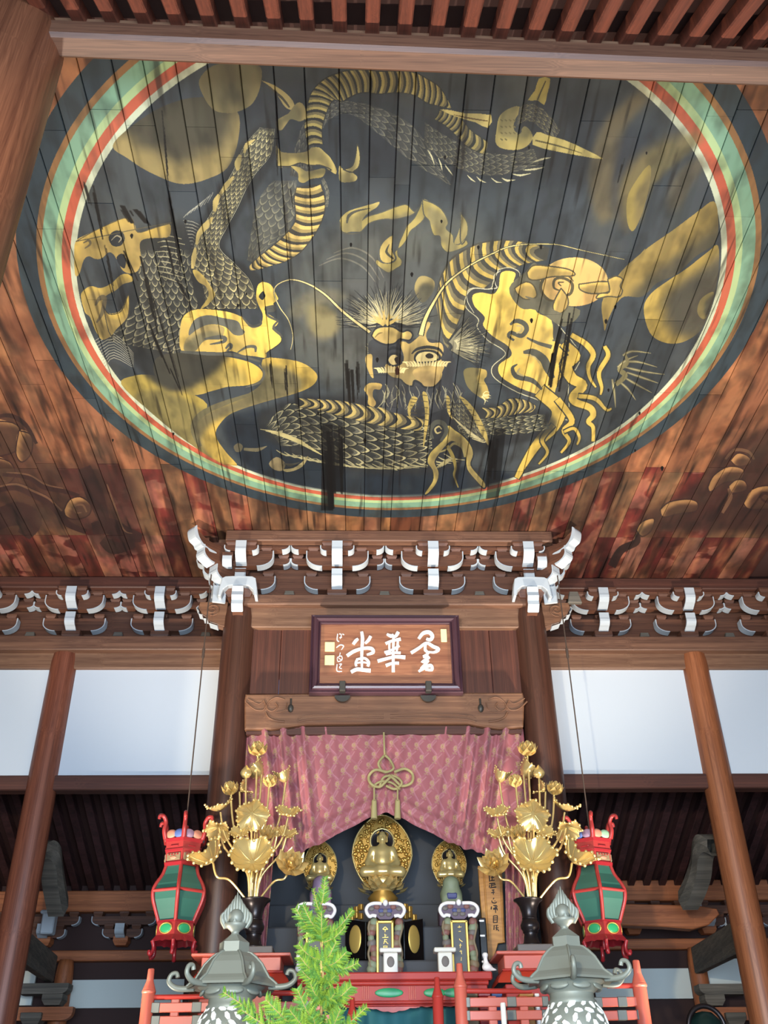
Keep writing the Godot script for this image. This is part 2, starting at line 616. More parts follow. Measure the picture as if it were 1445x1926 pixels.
func speckle(w: int, h: int, sd: int, freq: float, sx: float, col: Color, lo: float, hi: float, oct := 4) -> Image:
	# a stain or wear layer: colour whose cover follows a noise; sx stretches it across the boards
	var n := FastNoiseLite.new()
	n.seed = sd; n.frequency = freq; n.fractal_octaves = oct
	var a := n.get_image(maxi(4, int(w * sx)), h, false, false, false)
	a.resize(w, h, Image.INTERPOLATE_BILINEAR)
	a.convert(Image.FORMAT_RGBAF)
	var src := a.get_data().to_float32_array()
	var out := PackedByteArray()
	out.resize(w * h * 4)
	for i in w * h:
		var t := clampf((src[i * 4] - lo) / (hi - lo), 0.0, 1.0)
		out[i * 4] = int(col.r * 255.0); out[i * 4 + 1] = int(col.g * 255.0); out[i * 4 + 2] = int(col.b * 255.0); out[i * 4 + 3] = int(t * col.a * 255.0)
	return Image.create_from_data(w, h, false, Image.FORMAT_RGBA8, out)
func overlay(im: Image):
	var big: Image = im.duplicate()
	big.resize(TW, TH, Image.INTERPOLATE_BILINEAR)
	cv.blend_rect(big, Rect2i(0, 0, TW, TH), Vector2i.ZERO)

func paint_ceiling(boards: Array) -> Array:
	cv = Image.create(TW, TH, false, Image.FORMAT_RGBA8)
	cv.fill(hexc("6f4832"))
	# bare and painted boards outside the ring
	var flake := speckle(300, 300, 5, 0.012, 0.3, Color(0.55, 0.32, 0.27, 1.0), 0.50, 0.56)
	for b in boards:
		var r: Rect2 = b.rect
		var a := texel_xz(r.position.x, r.position.y)
		var e := texel_xz(r.end.x, r.end.y)
		var box2 := Rect2i(Vector2i(a), Vector2i(e - a) + Vector2i(1, 1))
		cv.fill_rect(box2, b.color)
		if b.flaked:
			var o := Vector2i(int(abs(sin(r.position.x * 37.0)) * 200.0), int(abs(cos(r.position.y * 11.0)) * 100.0))
			var cut := flake.get_region(Rect2i(o, Vector2i(mini(90, 300 - o.x), 200 if o.y < 100 else 100)))
			cut.resize(box2.size.x, box2.size.y, Image.INTERPOLATE_BILINEAR)
			cv.blend_rect(cut, Rect2i(Vector2i.ZERO, box2.size), box2.position)
	overlay(speckle(512, 256, 61, 0.02, 0.9, Color(0.26, 0.14, 0.10, 0.6), 0.5, 0.75))
	overlay(speckle(640, 200, 62, 0.03, 2.0, Color(0.72, 0.48, 0.32, 0.5), 0.5, 0.75))
	overlay(speckle(900, 128, 63, 0.03, 2.0, Color(0.15, 0.08, 0.06, 0.6), 0.54, 0.72))
	overlay(speckle(700, 420, 64, 0.04, 1.2, Color(0.20, 0.10, 0.07, 0.3), 0.5, 0.75))
	corner_clouds()
	# the ring
	var w := RO - RI
	ring_band(0.0, RO, hexc("2b353c"))
	ring_band(0.0, RI + w * 0.667, hexc("7d5a39"))
	ring_band(0.0, RI + w * 0.57, hexc("6d8f77"))
	ring_band(0.0, RI + w * 0.355, hexc("98ac7b"))
	ring_band(0.0, RI + w * 0.241, hexc("a9523c"))
	ring_band(0.0, RI + w * 0.097, hexc("b6ba9f"))
	ring_band(0.0, RI, hexc("363b3f"))
	dragon()
	# wear that lies over everything
	overlay(speckle(900, 450, 74, 0.035, 1.3, Color(0.08, 0.08, 0.075, 0.3), 0.46, 0.76))
	overlay(speckle(1024, 168, 71, 0.028, 2.0, Color(0.07, 0.065, 0.06, 0.22), 0.54, 0.78))
	overlay(speckle(1024, 96, 72, 0.05, 2.0, Color(0.04, 0.035, 0.035, 0.5), 0.68, 0.78))
	overlay(speckle(512, 256, 73, 0.03, 1.0, Color(0.50, 0.46, 0.36, 0.12), 0.5, 0.8))
	stains()
	for b in boards:
		var r: Rect2 = b.rect
		var a := texel_xz(r.position.x, r.position.y)
		var e := texel_xz(r.end.x, r.end.y)
		var s := Vector2i(e - a) + Vector2i(1, 1)
		var im := Image.create(s.x, s.y, false, Image.FORMAT_RGBA8)
		var t: float = b.tone
		im.fill(Color(0.03, 0.025, 0.02, t) if t > 0 else Color(0.75, 0.66, 0.48, -t))
		cv.blend_rect(im, Rect2i(Vector2i.ZERO, s), Vector2i(a))
	var out := []
	for k in 2:
		var im := cv.get_region(Rect2i(k * 2048, 0, 2048, TH))
		im.convert(Image.FORMAT_RGB8)
		out.append(ImageTexture.create_from_image(im))
	return out

func stains():
	var ink := Color(0.035, 0.03, 0.03)
	# long drips and cracks down the boards
	for s in [[172, 345, 196, 460, 9], [158, 340, 172, 390, 6], [196, 450, 220, 575, 5], [232, 385, 252, 420, 22], [258, 390, 285, 425, 22], [305, 195, 322, 400, 5], [318, 360, 345, 525, 10], [312, 440, 335, 545, 7], [262, 470, 300, 640, 9], [290, 560, 345, 745, 9], [275, 600, 318, 705, 8], [318, 690, 338, 735, 5], [230, 470, 258, 530, 7], [330, 520, 352, 560, 6], [545, 345, 552, 400, 3], [520, 170, 521, 340, 4], [1078, 575, 1050, 740, 12], [1062, 590, 1040, 680, 9], [1175, 295, 1163, 345, 4], [1045, 640, 1032, 730, 14], [655, 660, 660, 770, 16], [672, 665, 676, 760, 9], [614, 800, 622, 960, 26], [640, 800, 645, 930, 14], [930, 800, 920, 930, 24], [508, 675, 512, 730, 4], [536, 680, 540, 760, 6]]:
		var a := Vector2(s[0], s[1])
		var b := Vector2(s[2], s[3])
		var parts := 5
		for k in parts:
			var o = rng.randf_range(-0.35, 0.35) * s[4]
			var t0 := rng.randf_range(0.0, 0.35)
			var t1 := rng.randf_range(0.6, 1.0)
			var wd: float = s[4] * rng.randf_range(0.15, 0.45)
			soft([a.lerp(b, t0) + Vector2(o - wd * 0.5, 0), a.lerp(b, t0) + Vector2(o + wd * 0.5, 0), a.lerp(b, t1) + Vector2(o + wd * 0.4, 0), a.lerp(b, t1) + Vector2(o - wd * 0.3, 0)], Color(ink.r, ink.g, ink.b, rng.randf_range(0.6, 0.95)), 2.5, 1)
	# dark boards let in at the lower rim
	for s in [[606, 798, 626, 960, 0.68], [628, 800, 646, 925, 0.5], [921, 803, 948, 800, 0.0]]:
		if s[4] > 0.0: soft(v2s([s[0], s[1], s[2], s[1], s[2] + 1, s[3], s[0] - 2, s[3]]), Color(0.03, 0.03, 0.035, s[4]), 2.0, 1)
	soft(v2s([930, 806, 952, 804, 938, 935, 914, 938]), Color(0.03, 0.03, 0.035, 0.6), 2.0, 1)
	for k in 26:
		var c := Vector2(rng.randf_range(200, 1250), rng.randf_range(180, 880))
		var r := rng.randf_range(1.2, 3.2)
		shape([c + Vector2(-r, 0), c + Vector2(0, -r * 1.2), c + Vector2(r, 0), c + Vector2(0, r * 2.2)], ink, 3)

func corner_clouds():
	var dk := hexc("33201d")
	var md := hexc("5d4131")
	var lt := hexc("9a7048")
	# left corner: smoke swirls
	soft(zz("L", [-60, 120, 90, 140, 140, 250, 260, 270, 340, 170, 352, 280, 425, 300, 440, 420, 452, 545, 330, 545, 260, 475, 150, 475, -60, 490]), Color(dk.r, dk.g, dk.b, 0.72), 40.0)
	for l in [[-40, 130, 40, 135, 72, 170, 62, 215, 20, 236, -40, 235], [-40, 240, 30, 258, 48, 300, 20, 332, -40, 335], [203, 412, 220, 380, 255, 370, 288, 395, 282, 428, 240, 442, 210, 432], [60, 160, 100, 175, 100, 230, 70, 260, 50, 230]]:
		shaded(zz("L", l), lt, Color(dk.r, dk.g, dk.b, 0.85), 9, 8, 16.0)
		outline(zz("L", l), 2.5, dk)
	for l in [[[-20, 350, 50, 338, 110, 362, 150, 382, 190, 422, 215, 455, 270, 480], [12, 16, 16, 14, 9]], [[10, 300, 90, 308, 140, 338, 195, 350, 250, 366], [6, 10, 10, 6]], [[-20, 450, 50, 424, 100, 446, 80, 486], [34, 44, 40, 26]], [[300, 470, 350, 464, 400, 488, 445, 500], [22, 30, 28, 16]], [[330, 510, 362, 532, 425, 522], [18, 24, 12]], [[-20, 120, 30, 112, 80, 140, 115, 200], [6, 9, 6]], [[270, 285, 300, 360, 330, 440], [26, 34, 20]]]:
		stroke(zz("L", l[0]), l[1], dk)
	for l in [[[-20, 342, 50, 330, 112, 354, 156, 376, 196, 414], [3, 4, 4, 3]], [[20, 293, 92, 300, 144, 330, 200, 343], [2, 3, 3, 2]], [[275, 418, 262, 396, 236, 400, 240, 420, 258, 420], [3, 4, 3, 2]]]:
		stroke(zz("L", l[0]), l[1], md)
	stroke(zz("L", [340, 330, 362, 392, 392, 472, 420, 486]), [2, 4, 3, 1], md)
	# right corner
	soft(zz("H", [1440, 850, 1300, 940, 1100, 1060, 1000, 1210, 800, 1360, 600, 1460, 560, 1580, 800, 1560, 1050, 1580, 1300, 1560, 1500, 1600, 1500, 850]), Color(dk.r, dk.g, dk.b, 0.85), 26.0)
	for s in [[1190, 1090, 1240, 1040, 1310, 1060, 1330, 1110, 1240, 1130], [1040, 1270, 1080, 1190, 1180, 1130, 1280, 1150, 1260, 1220, 1150, 1240, 1060, 1300], [1280, 1380, 1330, 1290, 1430, 1260, 1500, 1290, 1500, 1400, 1400, 1420, 1310, 1415], [720, 1420, 780, 1370, 900, 1350, 970, 1370, 960, 1430, 840, 1450, 740, 1470], [560, 1560, 600, 1500, 680, 1480, 660, 1560, 600, 1600], [1180, 1260, 1230, 1220, 1290, 1230, 1300, 1290, 1200, 1310]]:
		shaded(zz("H", s), lt, Color(dk.r, dk.g, dk.b, 0.85), 8, 7, 16.0)
		outline(zz("H", s), 2.5, dk)
	stroke(zz("H", [1160, 1080, 1220, 1020, 1310, 1030, 1350, 1080]), [4, 6, 4], md)
	stroke(zz("H", [1390, 1340, 1420, 1310, 1460, 1330, 1440, 1370, 1400, 1350]), [5, 6, 4], dk)
	stroke(zz("H", [1140, 1440, 1190, 1340, 1180, 1280]), [5, 9, 4], md)
	stroke(zz("H", [400, 1790, 460, 1690, 560, 1640, 570, 1590]), [16, 14, 8], dk)

func dragon():
	var ink := hexc("26282b")
	var navy := hexc("1d242d")
	var grey := hexc("54564f")
	var gold := hexc("c3a14a")
	var gold2 := hexc("d6b655")
	var pale := hexc("c9b374")
	var mid := hexc("8f7b48")
	var brown := hexc("62563a")
	var line := hexc("c9c4a6")
	# ground: slate with a warmer haze and a deep lower edge
	soft(zz("I", [420, 160, 700, 150, 1000, 160, 1180, 220, 1200, 330, 1000, 350, 760, 350, 560, 300]), Color(0.10, 0.105, 0.11, 0.55), 60.0)
	soft(zz("I", [560, 480, 700, 440, 860, 400, 1000, 560, 900, 640, 700, 700, 560, 690]), Color(0.36, 0.355, 0.32, 0.45), 60.0)
	soft(zz("I", [420, 800, 480, 770, 560, 790, 700, 860, 900, 880, 960, 900, 800, 935, 600, 920, 470, 880]), Color(navy.r, navy.g, navy.b, 0.95), 12.0)
	# clouds, upper left
	shaded(zz("A", [770, 700, 900, 560, 1150, 400, 1440, 330, 1700, 420, 1720, 640, 1640, 860, 1480, 950, 1340, 985, 1230, 975, 1110, 925, 1000, 870, 880, 790]), hexc("85744a"), Color(0.24, 0.225, 0.185, 0.95), -8, -46, 34.0)
	shaded(zz("B", [140, 200, 250, 90, 440, 70, 600, 100, 600, 250, 540, 380, 430, 440, 330, 450, 240, 420, 170, 320]), hexc("6a5f40"), Color(0.30, 0.28, 0.21, 0.8), 0, -22, 26.0)
	# right hand clouds
	for s in [[[620, 210, 480, 330, 380, 480, 330, 700, 330, 930, 370, 1060], [26, 40, 46, 30], "5b4f38"], [[900, 450, 760, 520, 600, 640, 500, 800, 470, 980, 520, 1120], [16, 30, 36, 22], "4c4537"], [[1000, 470, 860, 560, 720, 640, 600, 760, 540, 900, 560, 1060], [20, 46, 56, 30], "6f613d"], [[1020, 640, 920, 720, 840, 860, 800, 980], [20, 38, 24], "524a3a"]]:
		var pp := zz("D", s[0])
		var cc := curve(pp, 4)
		var l := []
		var r := []
		for i in cc.size():
			var d: Vector2 = (cc[mini(i + 1, cc.size() - 1)] - cc[maxi(i - 1, 0)]).normalized()
			var w := lerp_list(s[1], float(i) / (cc.size() - 1)) * 0.5
			l.append(cc[i] + Vector2(-d.y, d.x) * w)
			r.append(cc[i] - Vector2(-d.y, d.x) * w)
		var c := hexc(s[2])
		soft(joined_edges(l, r), Color(c.r, c.g, c.b, 0.8), 16.0, 1)
	shaded(zz("D", [500, 900, 560, 780, 640, 680, 660, 720, 640, 860, 600, 1000, 540, 1120, 500, 1060]), hexc("85733f"), Color(0.42, 0.37, 0.25, 0.8), 16, 0, 16.0)
	shaded(zz("D", [340, 1740, 330, 1600, 400, 1480, 480, 1370, 640, 1230, 800, 1120, 960, 1000, 1080, 920, 1110, 1050, 1090, 1200, 960, 1290, 830, 1410, 700, 1470, 600, 1560, 480, 1560, 420, 1620, 370, 1720, 350, 1790]), hexc("8a7440"), Color(0.25, 0.24, 0.21, 0.9), 26, 34, 30.0)
	shaded(zz("D", [610, 1640, 660, 1540, 780, 1450, 900, 1370, 1040, 1260, 1110, 1220, 1110, 1400, 1080, 1560, 1040, 1690, 980, 1800, 860, 1870, 740, 1865, 650, 1800]), hexc("a08745"), Color(0.24, 0.235, 0.215, 0.95), 36, -6, 40.0)
	shaded(zz("D", [970, 1640, 1000, 1570, 1080, 1530, 1060, 1640, 1020, 1710, 980, 1690]), hexc("75683f"), Color(0.25, 0.24, 0.21, 0.9), 12, 0, 10.0)
	stroke(zz("D", [470, 1390, 560, 1310, 620, 1240]), [1, 3, 1], mid)
	# lower left clouds
	shaded(zz("I", [228, 722, 250, 707, 290, 706, 340, 730, 390, 760, 372, 800, 380, 838, 410, 868, 445, 880, 400, 862, 340, 822, 280, 772]), hexc("968342"), Color(0.40, 0.37, 0.24, 0.8), 22, 28, 22.0)
	shaded(zz("I", [320, 664, 370, 664, 425, 670, 470, 681, 493, 698, 489, 715, 466, 724, 430, 727, 400, 735, 360, 742, 300, 720, 290, 680]), hexc("bb9c46"), Color(0.55, 0.49, 0.28, 0.85), -30, 8, 26.0)
	shaded(zz("I", [494, 676, 530, 674, 568, 682, 592, 698, 597, 712, 585, 727, 555, 740, 500, 755, 440, 775, 414, 797, 406, 820, 425, 850, 446, 876, 400, 862, 374, 832, 366, 802, 384, 776, 430, 754, 470, 738, 494, 716]), hexc("b09447"), Color(0.36, 0.335, 0.25, 0.95), -26, 12, 20.0)
	stroke(zz("I", [488, 686, 497, 700, 490, 718, 462, 728]), [2, 4, 5, 1], hexc("5a584e"))
	stroke(zz("I", [376, 838, 364, 806, 380, 778, 428, 756, 480, 738]), [8, 12, 10, 4], hexc("5a553f"))
	# pale discs of cloud in the middle
	soft(zz("F", [960, 60, 1060, 40, 1170, 110, 1200, 220, 1130, 300, 1030, 300, 960, 200]), Color(0.62, 0.55, 0.33, 0.55), 12.0)
	soft(zz("F", [800, 120, 900, 0, 1060, -80, 1260, -20, 1180, 40, 1000, 60, 900, 160]), Color(0.50, 0.46, 0.33, 0.4), 18.0)
	for k in 3: stroke(zz("I", [600 + k * 14, 500 - k * 12, 640 + k * 12, 486 - k * 10, 680 + k * 10, 500 - k * 8, 706 + k * 8, 530 - k * 4]), [1, 3, 3, 1], hexc("66645a"))

	# ---- the upper coil
	scale_strip(zz("I", [545, 330, 560, 260, 590, 200, 650, 190, 720, 205, 780, 240, 820, 300]), zz("I", [590, 340, 590, 280, 620, 225, 660, 215, 710, 250, 770, 300, 850, 350]), 26, 4, hexc("2a2b2c"), hexc("3b3b39"), hexc("5d5a4c"))
	soft(zz("C", [100, 260, 300, 280, 500, 420, 700, 640, 900, 760, 1200, 820, 1380, 740, 1300, 640, 1000, 640, 760, 520, 560, 400, 340, 260]), Color(0.17, 0.17, 0.17, 0.85), 12.0)
	scale_strip(zz("C", [480, 440, 600, 520, 740, 600, 900, 660, 1080, 680, 1300, 640]), zz("C", [470, 600, 600, 720, 760, 800, 920, 840, 1100, 830, 1340, 760]), 20, 4, hexc("2b2b2b"), hexc("41403b"), hexc("6a6550"))
	rib_strip(zz("B", [960, 700, 930, 560, 945, 420, 985, 290, 1080, 190, 1200, 140, 1330, 120, 1500, 130, 1640, 130, 1760, 140, 1860, 190, 1960, 260, 2040, 400]), zz("B", [1075, 690, 1070, 570, 1110, 430, 1160, 350, 1220, 370, 1290, 330, 1380, 300, 1500, 310, 1640, 300, 1760, 320, 1860, 380, 1940, 400, 2040, 420]), 26, hexc("232422"), hexc("7d6f42"), hexc("554d36"))
	rib_strip(zz("C", [590, 350, 680, 370, 760, 420, 830, 500, 960, 590]), zz("C", [550, 420, 620, 460, 690, 520, 790, 620, 930, 690]), 10, hexc("232422"), hexc("7a6c40"), hexc("524b36"))
	for s in [[[500, 650, 530, 700, 550, 760], 3], [[580, 710, 600, 760, 610, 800], 3], [[630, 760, 660, 800, 690, 840], 3], [[800, 840, 830, 870, 860, 890], 3], [[870, 850, 900, 880, 940, 895], 3], [[980, 860, 1020, 890, 1060, 895], 3], [[1060, 860, 1100, 880, 1160, 875], 4], [[1140, 830, 1200, 840, 1280, 825], 4], [[1220, 800, 1300, 795, 1380, 780], 4], [[1300, 740, 1360, 720, 1430, 705], 4]]:
		stroke(zz("C", s[0]), [1, s[1], 0.6], hexc("a59c78"), 3)
	# knob and horns at the upper right
	shaded(zz("C", [1040, 400, 1090, 350, 1170, 318, 1205, 345, 1160, 420, 1150, 490, 1185, 520, 1230, 470, 1275, 505, 1292, 560, 1250, 620, 1170, 650, 1060, 637, 1012, 590, 1020, 490]), hexc("93824a"), Color(0.36, 0.33, 0.22, 0.8), 6, -20, 10.0)
	scale_strip(zz("C", [1190, 330, 1260, 300, 1340, 320, 1430, 400, 1500, 500]), zz("C", [1170, 470, 1240, 430, 1310, 450, 1380, 520, 1440, 600]), 9, 4, hexc("2a2a2a"), hexc("42403a"), hexc("6f6848"))
	for k in 14: stroke(zz("C", [1050 + (k % 4) * 32, 420 + (k / 4) * 48, 1064 + (k % 4) * 32, 430 + (k / 4) * 48]), [2, 3], hexc("4d452b"), 2)
	stroke(zz("C", [1160, 500, 1190, 480, 1200, 510, 1180, 530]), [3, 4, 3], ink)
	shape(zz("I", [1002, 272, 1010, 248, 1030, 254, 1062, 263, 1100, 280, 1135, 299, 1098, 294, 1050, 285]), hexc("9d8b50"), 2)
	stroke(zz("I", [1008, 264, 1050, 274, 1095, 288]), [3, 3, 1], hexc("4d452b"))
	shape(zz("C", [1340, 110, 1425, 110, 1405, 220, 1380, 310, 1330, 275, 1255, 275, 1310, 200]), hexc("85763f"), 2)
	stroke(zz("C", [1390, 130, 1350, 220, 1330, 270]), [2, 3, 2], hexc("3d3826"))
	shape(zz("C", [590, 345, 680, 350, 780, 372, 980, 385, 955, 482, 860, 440, 740, 408]), hexc("94834e"), 2)
	stroke(zz("C", [700, 385, 820, 410, 950, 430]), [1, 3, 2], hexc("4d3b22"))

	# ---- left flank: dark scales, fins and flames
	soft(zz("A", [860, 1440, 1200, 1280, 1440, 1300, 1640, 1560, 1700, 1900, 1640, 2300, 1240, 2560, 900, 2300, 800, 2000, 900, 1700]), Color(0.15, 0.155, 0.16, 0.9), 14.0)
	scale_strip(zz("I", [250, 470, 262, 520, 262, 560, 240, 600, 200, 640]), zz("I", [372, 470, 360, 520, 372, 570, 380, 620, 330, 665]), 15, 7, hexc("1d1f21"), hexc("45453f"), hexc("8f886a"))
	for k in 9: stroke(zz("A", [1090 + (k % 3) * 20, 1390 + k * 36, 1180, 1375 + k * 40, 1290 + (k % 2) * 24, 1400 + k * 42]), [1, 2.2, 1], hexc("a8a07e"), 3)
	for k in 10: stroke(zz("E", [720 + k * 8, 320 + k * 22, 860, 330 + k * 20 - 60, 1010, 420 + k * 12]), [1, 1.6, 0.6], hexc("8f8c7c"), 3)
	for k in 8: stroke(zz("B", [20 + k * 26, 1240 - k * 16, 70 + k * 24, 1190 - k * 18, 130 + k * 16, 1160 - k * 16]), [0.8, 1.5, 0.6], hexc("8b887a"), 2)
	for k in 9: stroke(zz("B", [20 + k * 8, 1260 + k * 26, 90, 1270 + k * 24, 150 - k * 8, 1300 + k * 22]), [0.8, 1.5, 0.6], hexc("807d70"), 2)
	shaded(zz("A", [490, 1420, 560, 1372, 650, 1333, 760, 1275, 850, 1248, 915, 1253, 942, 1310, 955, 1352, 1010, 1345, 1090, 1318, 1190, 1285, 1210, 1330, 1190, 1385, 1100, 1392, 1010, 1402, 975, 1440, 985, 1560, 960, 1640, 900, 1660, 850, 1640, 820, 1590, 780, 1520, 740, 1500, 690, 1545, 640, 1550, 590, 1530, 552, 1560, 520, 1660, 488, 1672, 480, 1540]), hexc("b3954a"), Color(0.52, 0.44, 0.27, 0.7), 8, 14, 12.0)
	shape(zz("A", [740, 1390, 780, 1340, 840, 1345, 862, 1400, 830, 1450, 770, 1450]), ink)
	stroke(zz("A", [760, 1410, 800, 1375, 835, 1395, 815, 1425]), [1, 3, 1.5], hexc("8c826a"))
	shape(zz("A", [800, 1540, 840, 1510, 870, 1560, 860, 1620, 825, 1600]), ink)
	stroke(zz("A", [560, 1470, 600, 1440, 590, 1410, 550, 1430]), [2, 5, 2], hexc("5b503a"))
	outline(zz("A", [494, 1418, 650, 1330, 850, 1244, 918, 1250, 958, 1350, 1090, 1314, 1192, 1280]), 1.6, hexc("4b4534"))
	shaded(zz("A", [530, 1830, 560, 1780, 610, 1755, 680, 1770, 760, 1735, 830, 1672, 890, 1665, 925, 1715, 850, 1740, 790, 1790, 720, 1830, 700, 1900, 740, 1960, 830, 1940, 880, 1830, 892, 1860, 880, 1990, 800, 2080, 760, 2130, 690, 2160, 640, 2090, 600, 1990, 560, 1950]), hexc("b2964b"), Color(0.50, 0.43, 0.27, 0.7), 6, 10, 10.0)
	stroke(zz("A", [640, 1900, 670, 1850, 710, 1850, 690, 1960, 650, 2030]), [3, 9, 8, 3], hexc("5a503b"))
	outline(zz("A", [700, 1905, 742, 1966, 834, 1945, 886, 1826, 896, 1862, 884, 1994, 762, 2136]), 1.6, hexc("3a372e"))
	# ---- the arm reaching down the left, its claw at the top
	soft(zz("B", [640, 520, 440, 700, 300, 980, 120, 1340, 60, 1560, 140, 1800, 500, 1900, 620, 1700, 340, 1480, 470, 1180, 620, 960, 740, 700]), Color(0.13, 0.135, 0.14, 0.7), 10.0)
	scale_strip(zz("B", [600, 560, 480, 700, 400, 880, 310, 1040, 250, 1170, 170, 1310, 105, 1450, 95, 1620, 170, 1760, 190, 1926]), zz("B", [710, 570, 680, 760, 570, 900, 490, 1030, 430, 1160, 350, 1310, 290, 1460, 420, 1600, 530, 1730, 580, 1926]), 34, 5, hexc("2b2c2c"), hexc("5f5a47"), hexc("b5a878"))
	for e in [[600, 560, 480, 700, 400, 880, 310, 1040, 250, 1170, 170, 1310, 105, 1450, 95, 1620], [710, 570, 680, 760, 570, 900, 490, 1030, 430, 1160, 350, 1310, 290, 1460, 420, 1600, 530, 1730, 580, 1926]]:
		stroke(zz("B", e), [2, 3.5, 3.5, 2], hexc("1c1e20"))
		stroke(zz("B", e), [0.6, 1.2, 1.2, 0.6], hexc("8e8a74"))
	for s in [[[560, 650, 500, 690, 480, 750], [2, 8, 4]], [[450, 770, 430, 830, 430, 880], [6, 12, 5]], [[400, 930, 350, 990, 300, 1060], [3, 10, 5]], [[290, 1070, 265, 1120, 255, 1190], [6, 11, 5]], [[240, 1240, 190, 1300, 140, 1360, 120, 1440], [4, 12, 9, 4]], [[110, 1470, 100, 1540, 90, 1620], [4, 10, 5]]]:
		stroke(zz("B", s[0]), s[1], hexc("a8945a"))
	shaded(zz("B", [90, 1640, 130, 1640, 190, 1700, 240, 1780, 260, 1830, 200, 1900, 150, 1926, 210, 1830, 190, 1760, 130, 1720]), hexc("b59c50"), Color(0.5, 0.43, 0.26, 0.7), 4, 8, 8.0)
	# upper claw
	shape(zz("B", [610, 205, 700, 238, 780, 288, 842, 350, 862, 412, 830, 425, 785, 400, 740, 330, 690, 262]), hexc("7f7048"), 3)
	stroke(zz("B", [660, 250, 760, 330, 820, 405]), [2, 5, 3], hexc("35322a"))
	shaded(zz("B", [850, 400, 895, 368, 935, 400, 945, 480, 900, 512, 830, 495, 790, 545, 760, 578, 725, 568, 722, 510, 780, 470, 815, 450]), hexc("7c6c44"), Color(0.3, 0.28, 0.2, 0.8), -8, 4, 8.0)
	shaded(zz("B", [720, 690, 760, 742, 880, 750, 960, 735, 990, 712, 1045, 712, 1090, 750, 1130, 790, 1172, 868, 1170, 912, 1120, 882, 1060, 842, 980, 842, 900, 822, 820, 850, 735, 850]), hexc("9c8a52"), Color(0.38, 0.34, 0.22, 0.8), -10, -8, 10.0)
	outline(zz("B", [730, 852, 820, 852, 900, 826, 980, 846, 1060, 846, 1120, 888]), 2.0, hexc("34332f"))
	shaded(zz("B", [830, 850, 900, 862, 960, 892, 1085, 868, 1072, 932, 985, 948, 930, 978, 890, 962, 885, 905]), hexc("8e7d4a"), Color(0.32, 0.3, 0.21, 0.8), 6, -6, 8.0)
	shaded(zz("B", [1198, 850, 1225, 872, 1290, 850, 1318, 770, 1330, 680, 1352, 760, 1345, 850, 1298, 895, 1332, 930, 1312, 966, 1212, 972, 1192, 920]), hexc("9b8a55"), Color(0.34, 0.31, 0.22, 0.7), -6, 6, 7.0)
	outline(zz("B", [1225, 876, 1292, 854, 1320, 772, 1332, 684, 1354, 762, 1346, 852, 1296, 898]), 2.2, hexc("30302c"))

	# ---- belly turning below the arm
	scale_strip(zz("B", [700, 960, 620, 1050, 560, 1180, 540, 1300, 520, 1420, 500, 1560]), zz("B", [880, 960, 860, 1100, 860, 1220, 800, 1360, 680, 1450, 560, 1580]), 13, 4, hexc("3a3b3a"), hexc("50504a"), hexc("6f6c5a"))
	rib_strip(zz("B", [1060, 985, 1095, 1100, 1090, 1200, 1050, 1310, 980, 1420, 900, 1510, 800, 1570, 700, 1600, 600, 1630, 525, 1640]), zz("B", [870, 1010, 850, 1100, 862, 1200, 850, 1290, 760, 1390, 690, 1450, 640, 1490, 590, 1530, 550, 1570, 515, 1605]), 13, hexc("33322e"), hexc("bb9f5c"), hexc("857348"))
	scale_strip(zz("B", [1080, 940, 1120, 1040, 1110, 1160]), zz("B", [1060, 960, 1095, 1060, 1090, 1160]), 6, 2, hexc("3a3b3a"), hexc("5b594e"), hexc("85806a"))

	# the bright haunch
	shaded(zz("F", [0, 200, 40, 120, 130, 85, 260, 90, 380, 110, 470, 150, 520, 210, 600, 200, 620, 130, 590, 60, 570, 0, 580, -90, 620, -120, 680, -100, 720, -30, 735, 10, 700, 40, 705, 70, 640, 70, 640, 105, 690, 140, 735, 170, 725, 205, 690, 230, 720, 262, 760, 290, 755, 335, 700, 375, 650, 410, 640, 450, 560, 440, 470, 430, 420, 410, 360, 400, 260, 420, 120, 410, 0, 390]), gold2, Color(0.62, 0.53, 0.30, 0.75), -46, 14, 34.0)
	shape(zz("F", [60, 280, 100, 170, 200, 130, 320, 150, 430, 175, 460, 230, 485, 255, 460, 280, 400, 275, 340, 220, 250, 200, 170, 215, 150, 260]), hexc("57574f"))
	shaded(zz("F", [30, 330, 80, 270, 170, 215, 260, 205, 330, 225, 320, 290, 340, 310, 240, 310, 170, 330, 110, 400, 30, 400]), hexc("948253"), Color(0.34, 0.33, 0.27, 0.7), -4, 12, 10.0)
	for s in [[[180, 310, 250, 300, 330, 300, 320, 330, 220, 350], [3, 8, 7, 2]], [[340, 380, 370, 350, 380, 370, 350, 400], [3, 7, 3]], [[430, 410, 500, 370, 560, 370, 565, 405], [2, 5, 6, 3]], [[470, 150, 520, 205, 560, 215, 605, 195, 600, 165], [3, 5, 5, 2]], [[640, 75, 700, 66, 700, 90, 650, 100, 660, 135, 730, 170], [5, 7, 5, 4]], [[735, 172, 700, 225, 755, 280, 760, 300], [3, 5, 3]], [[0, 405, 200, 420, 420, 430, 600, 480], [4, 7, 6, 3]]]:
		stroke(zz("F", s[0]), s[1], hexc("4a4a44"))
	shape(zz("B", [590, 1830, 620, 1795, 640, 1830, 620, 1860, 598, 1850]), ink, 3)
	stroke(zz("F", [640, 420, 700, 380, 755, 335, 762, 295]), [1, 2, 2, 1], hexc("2f2f2c"))

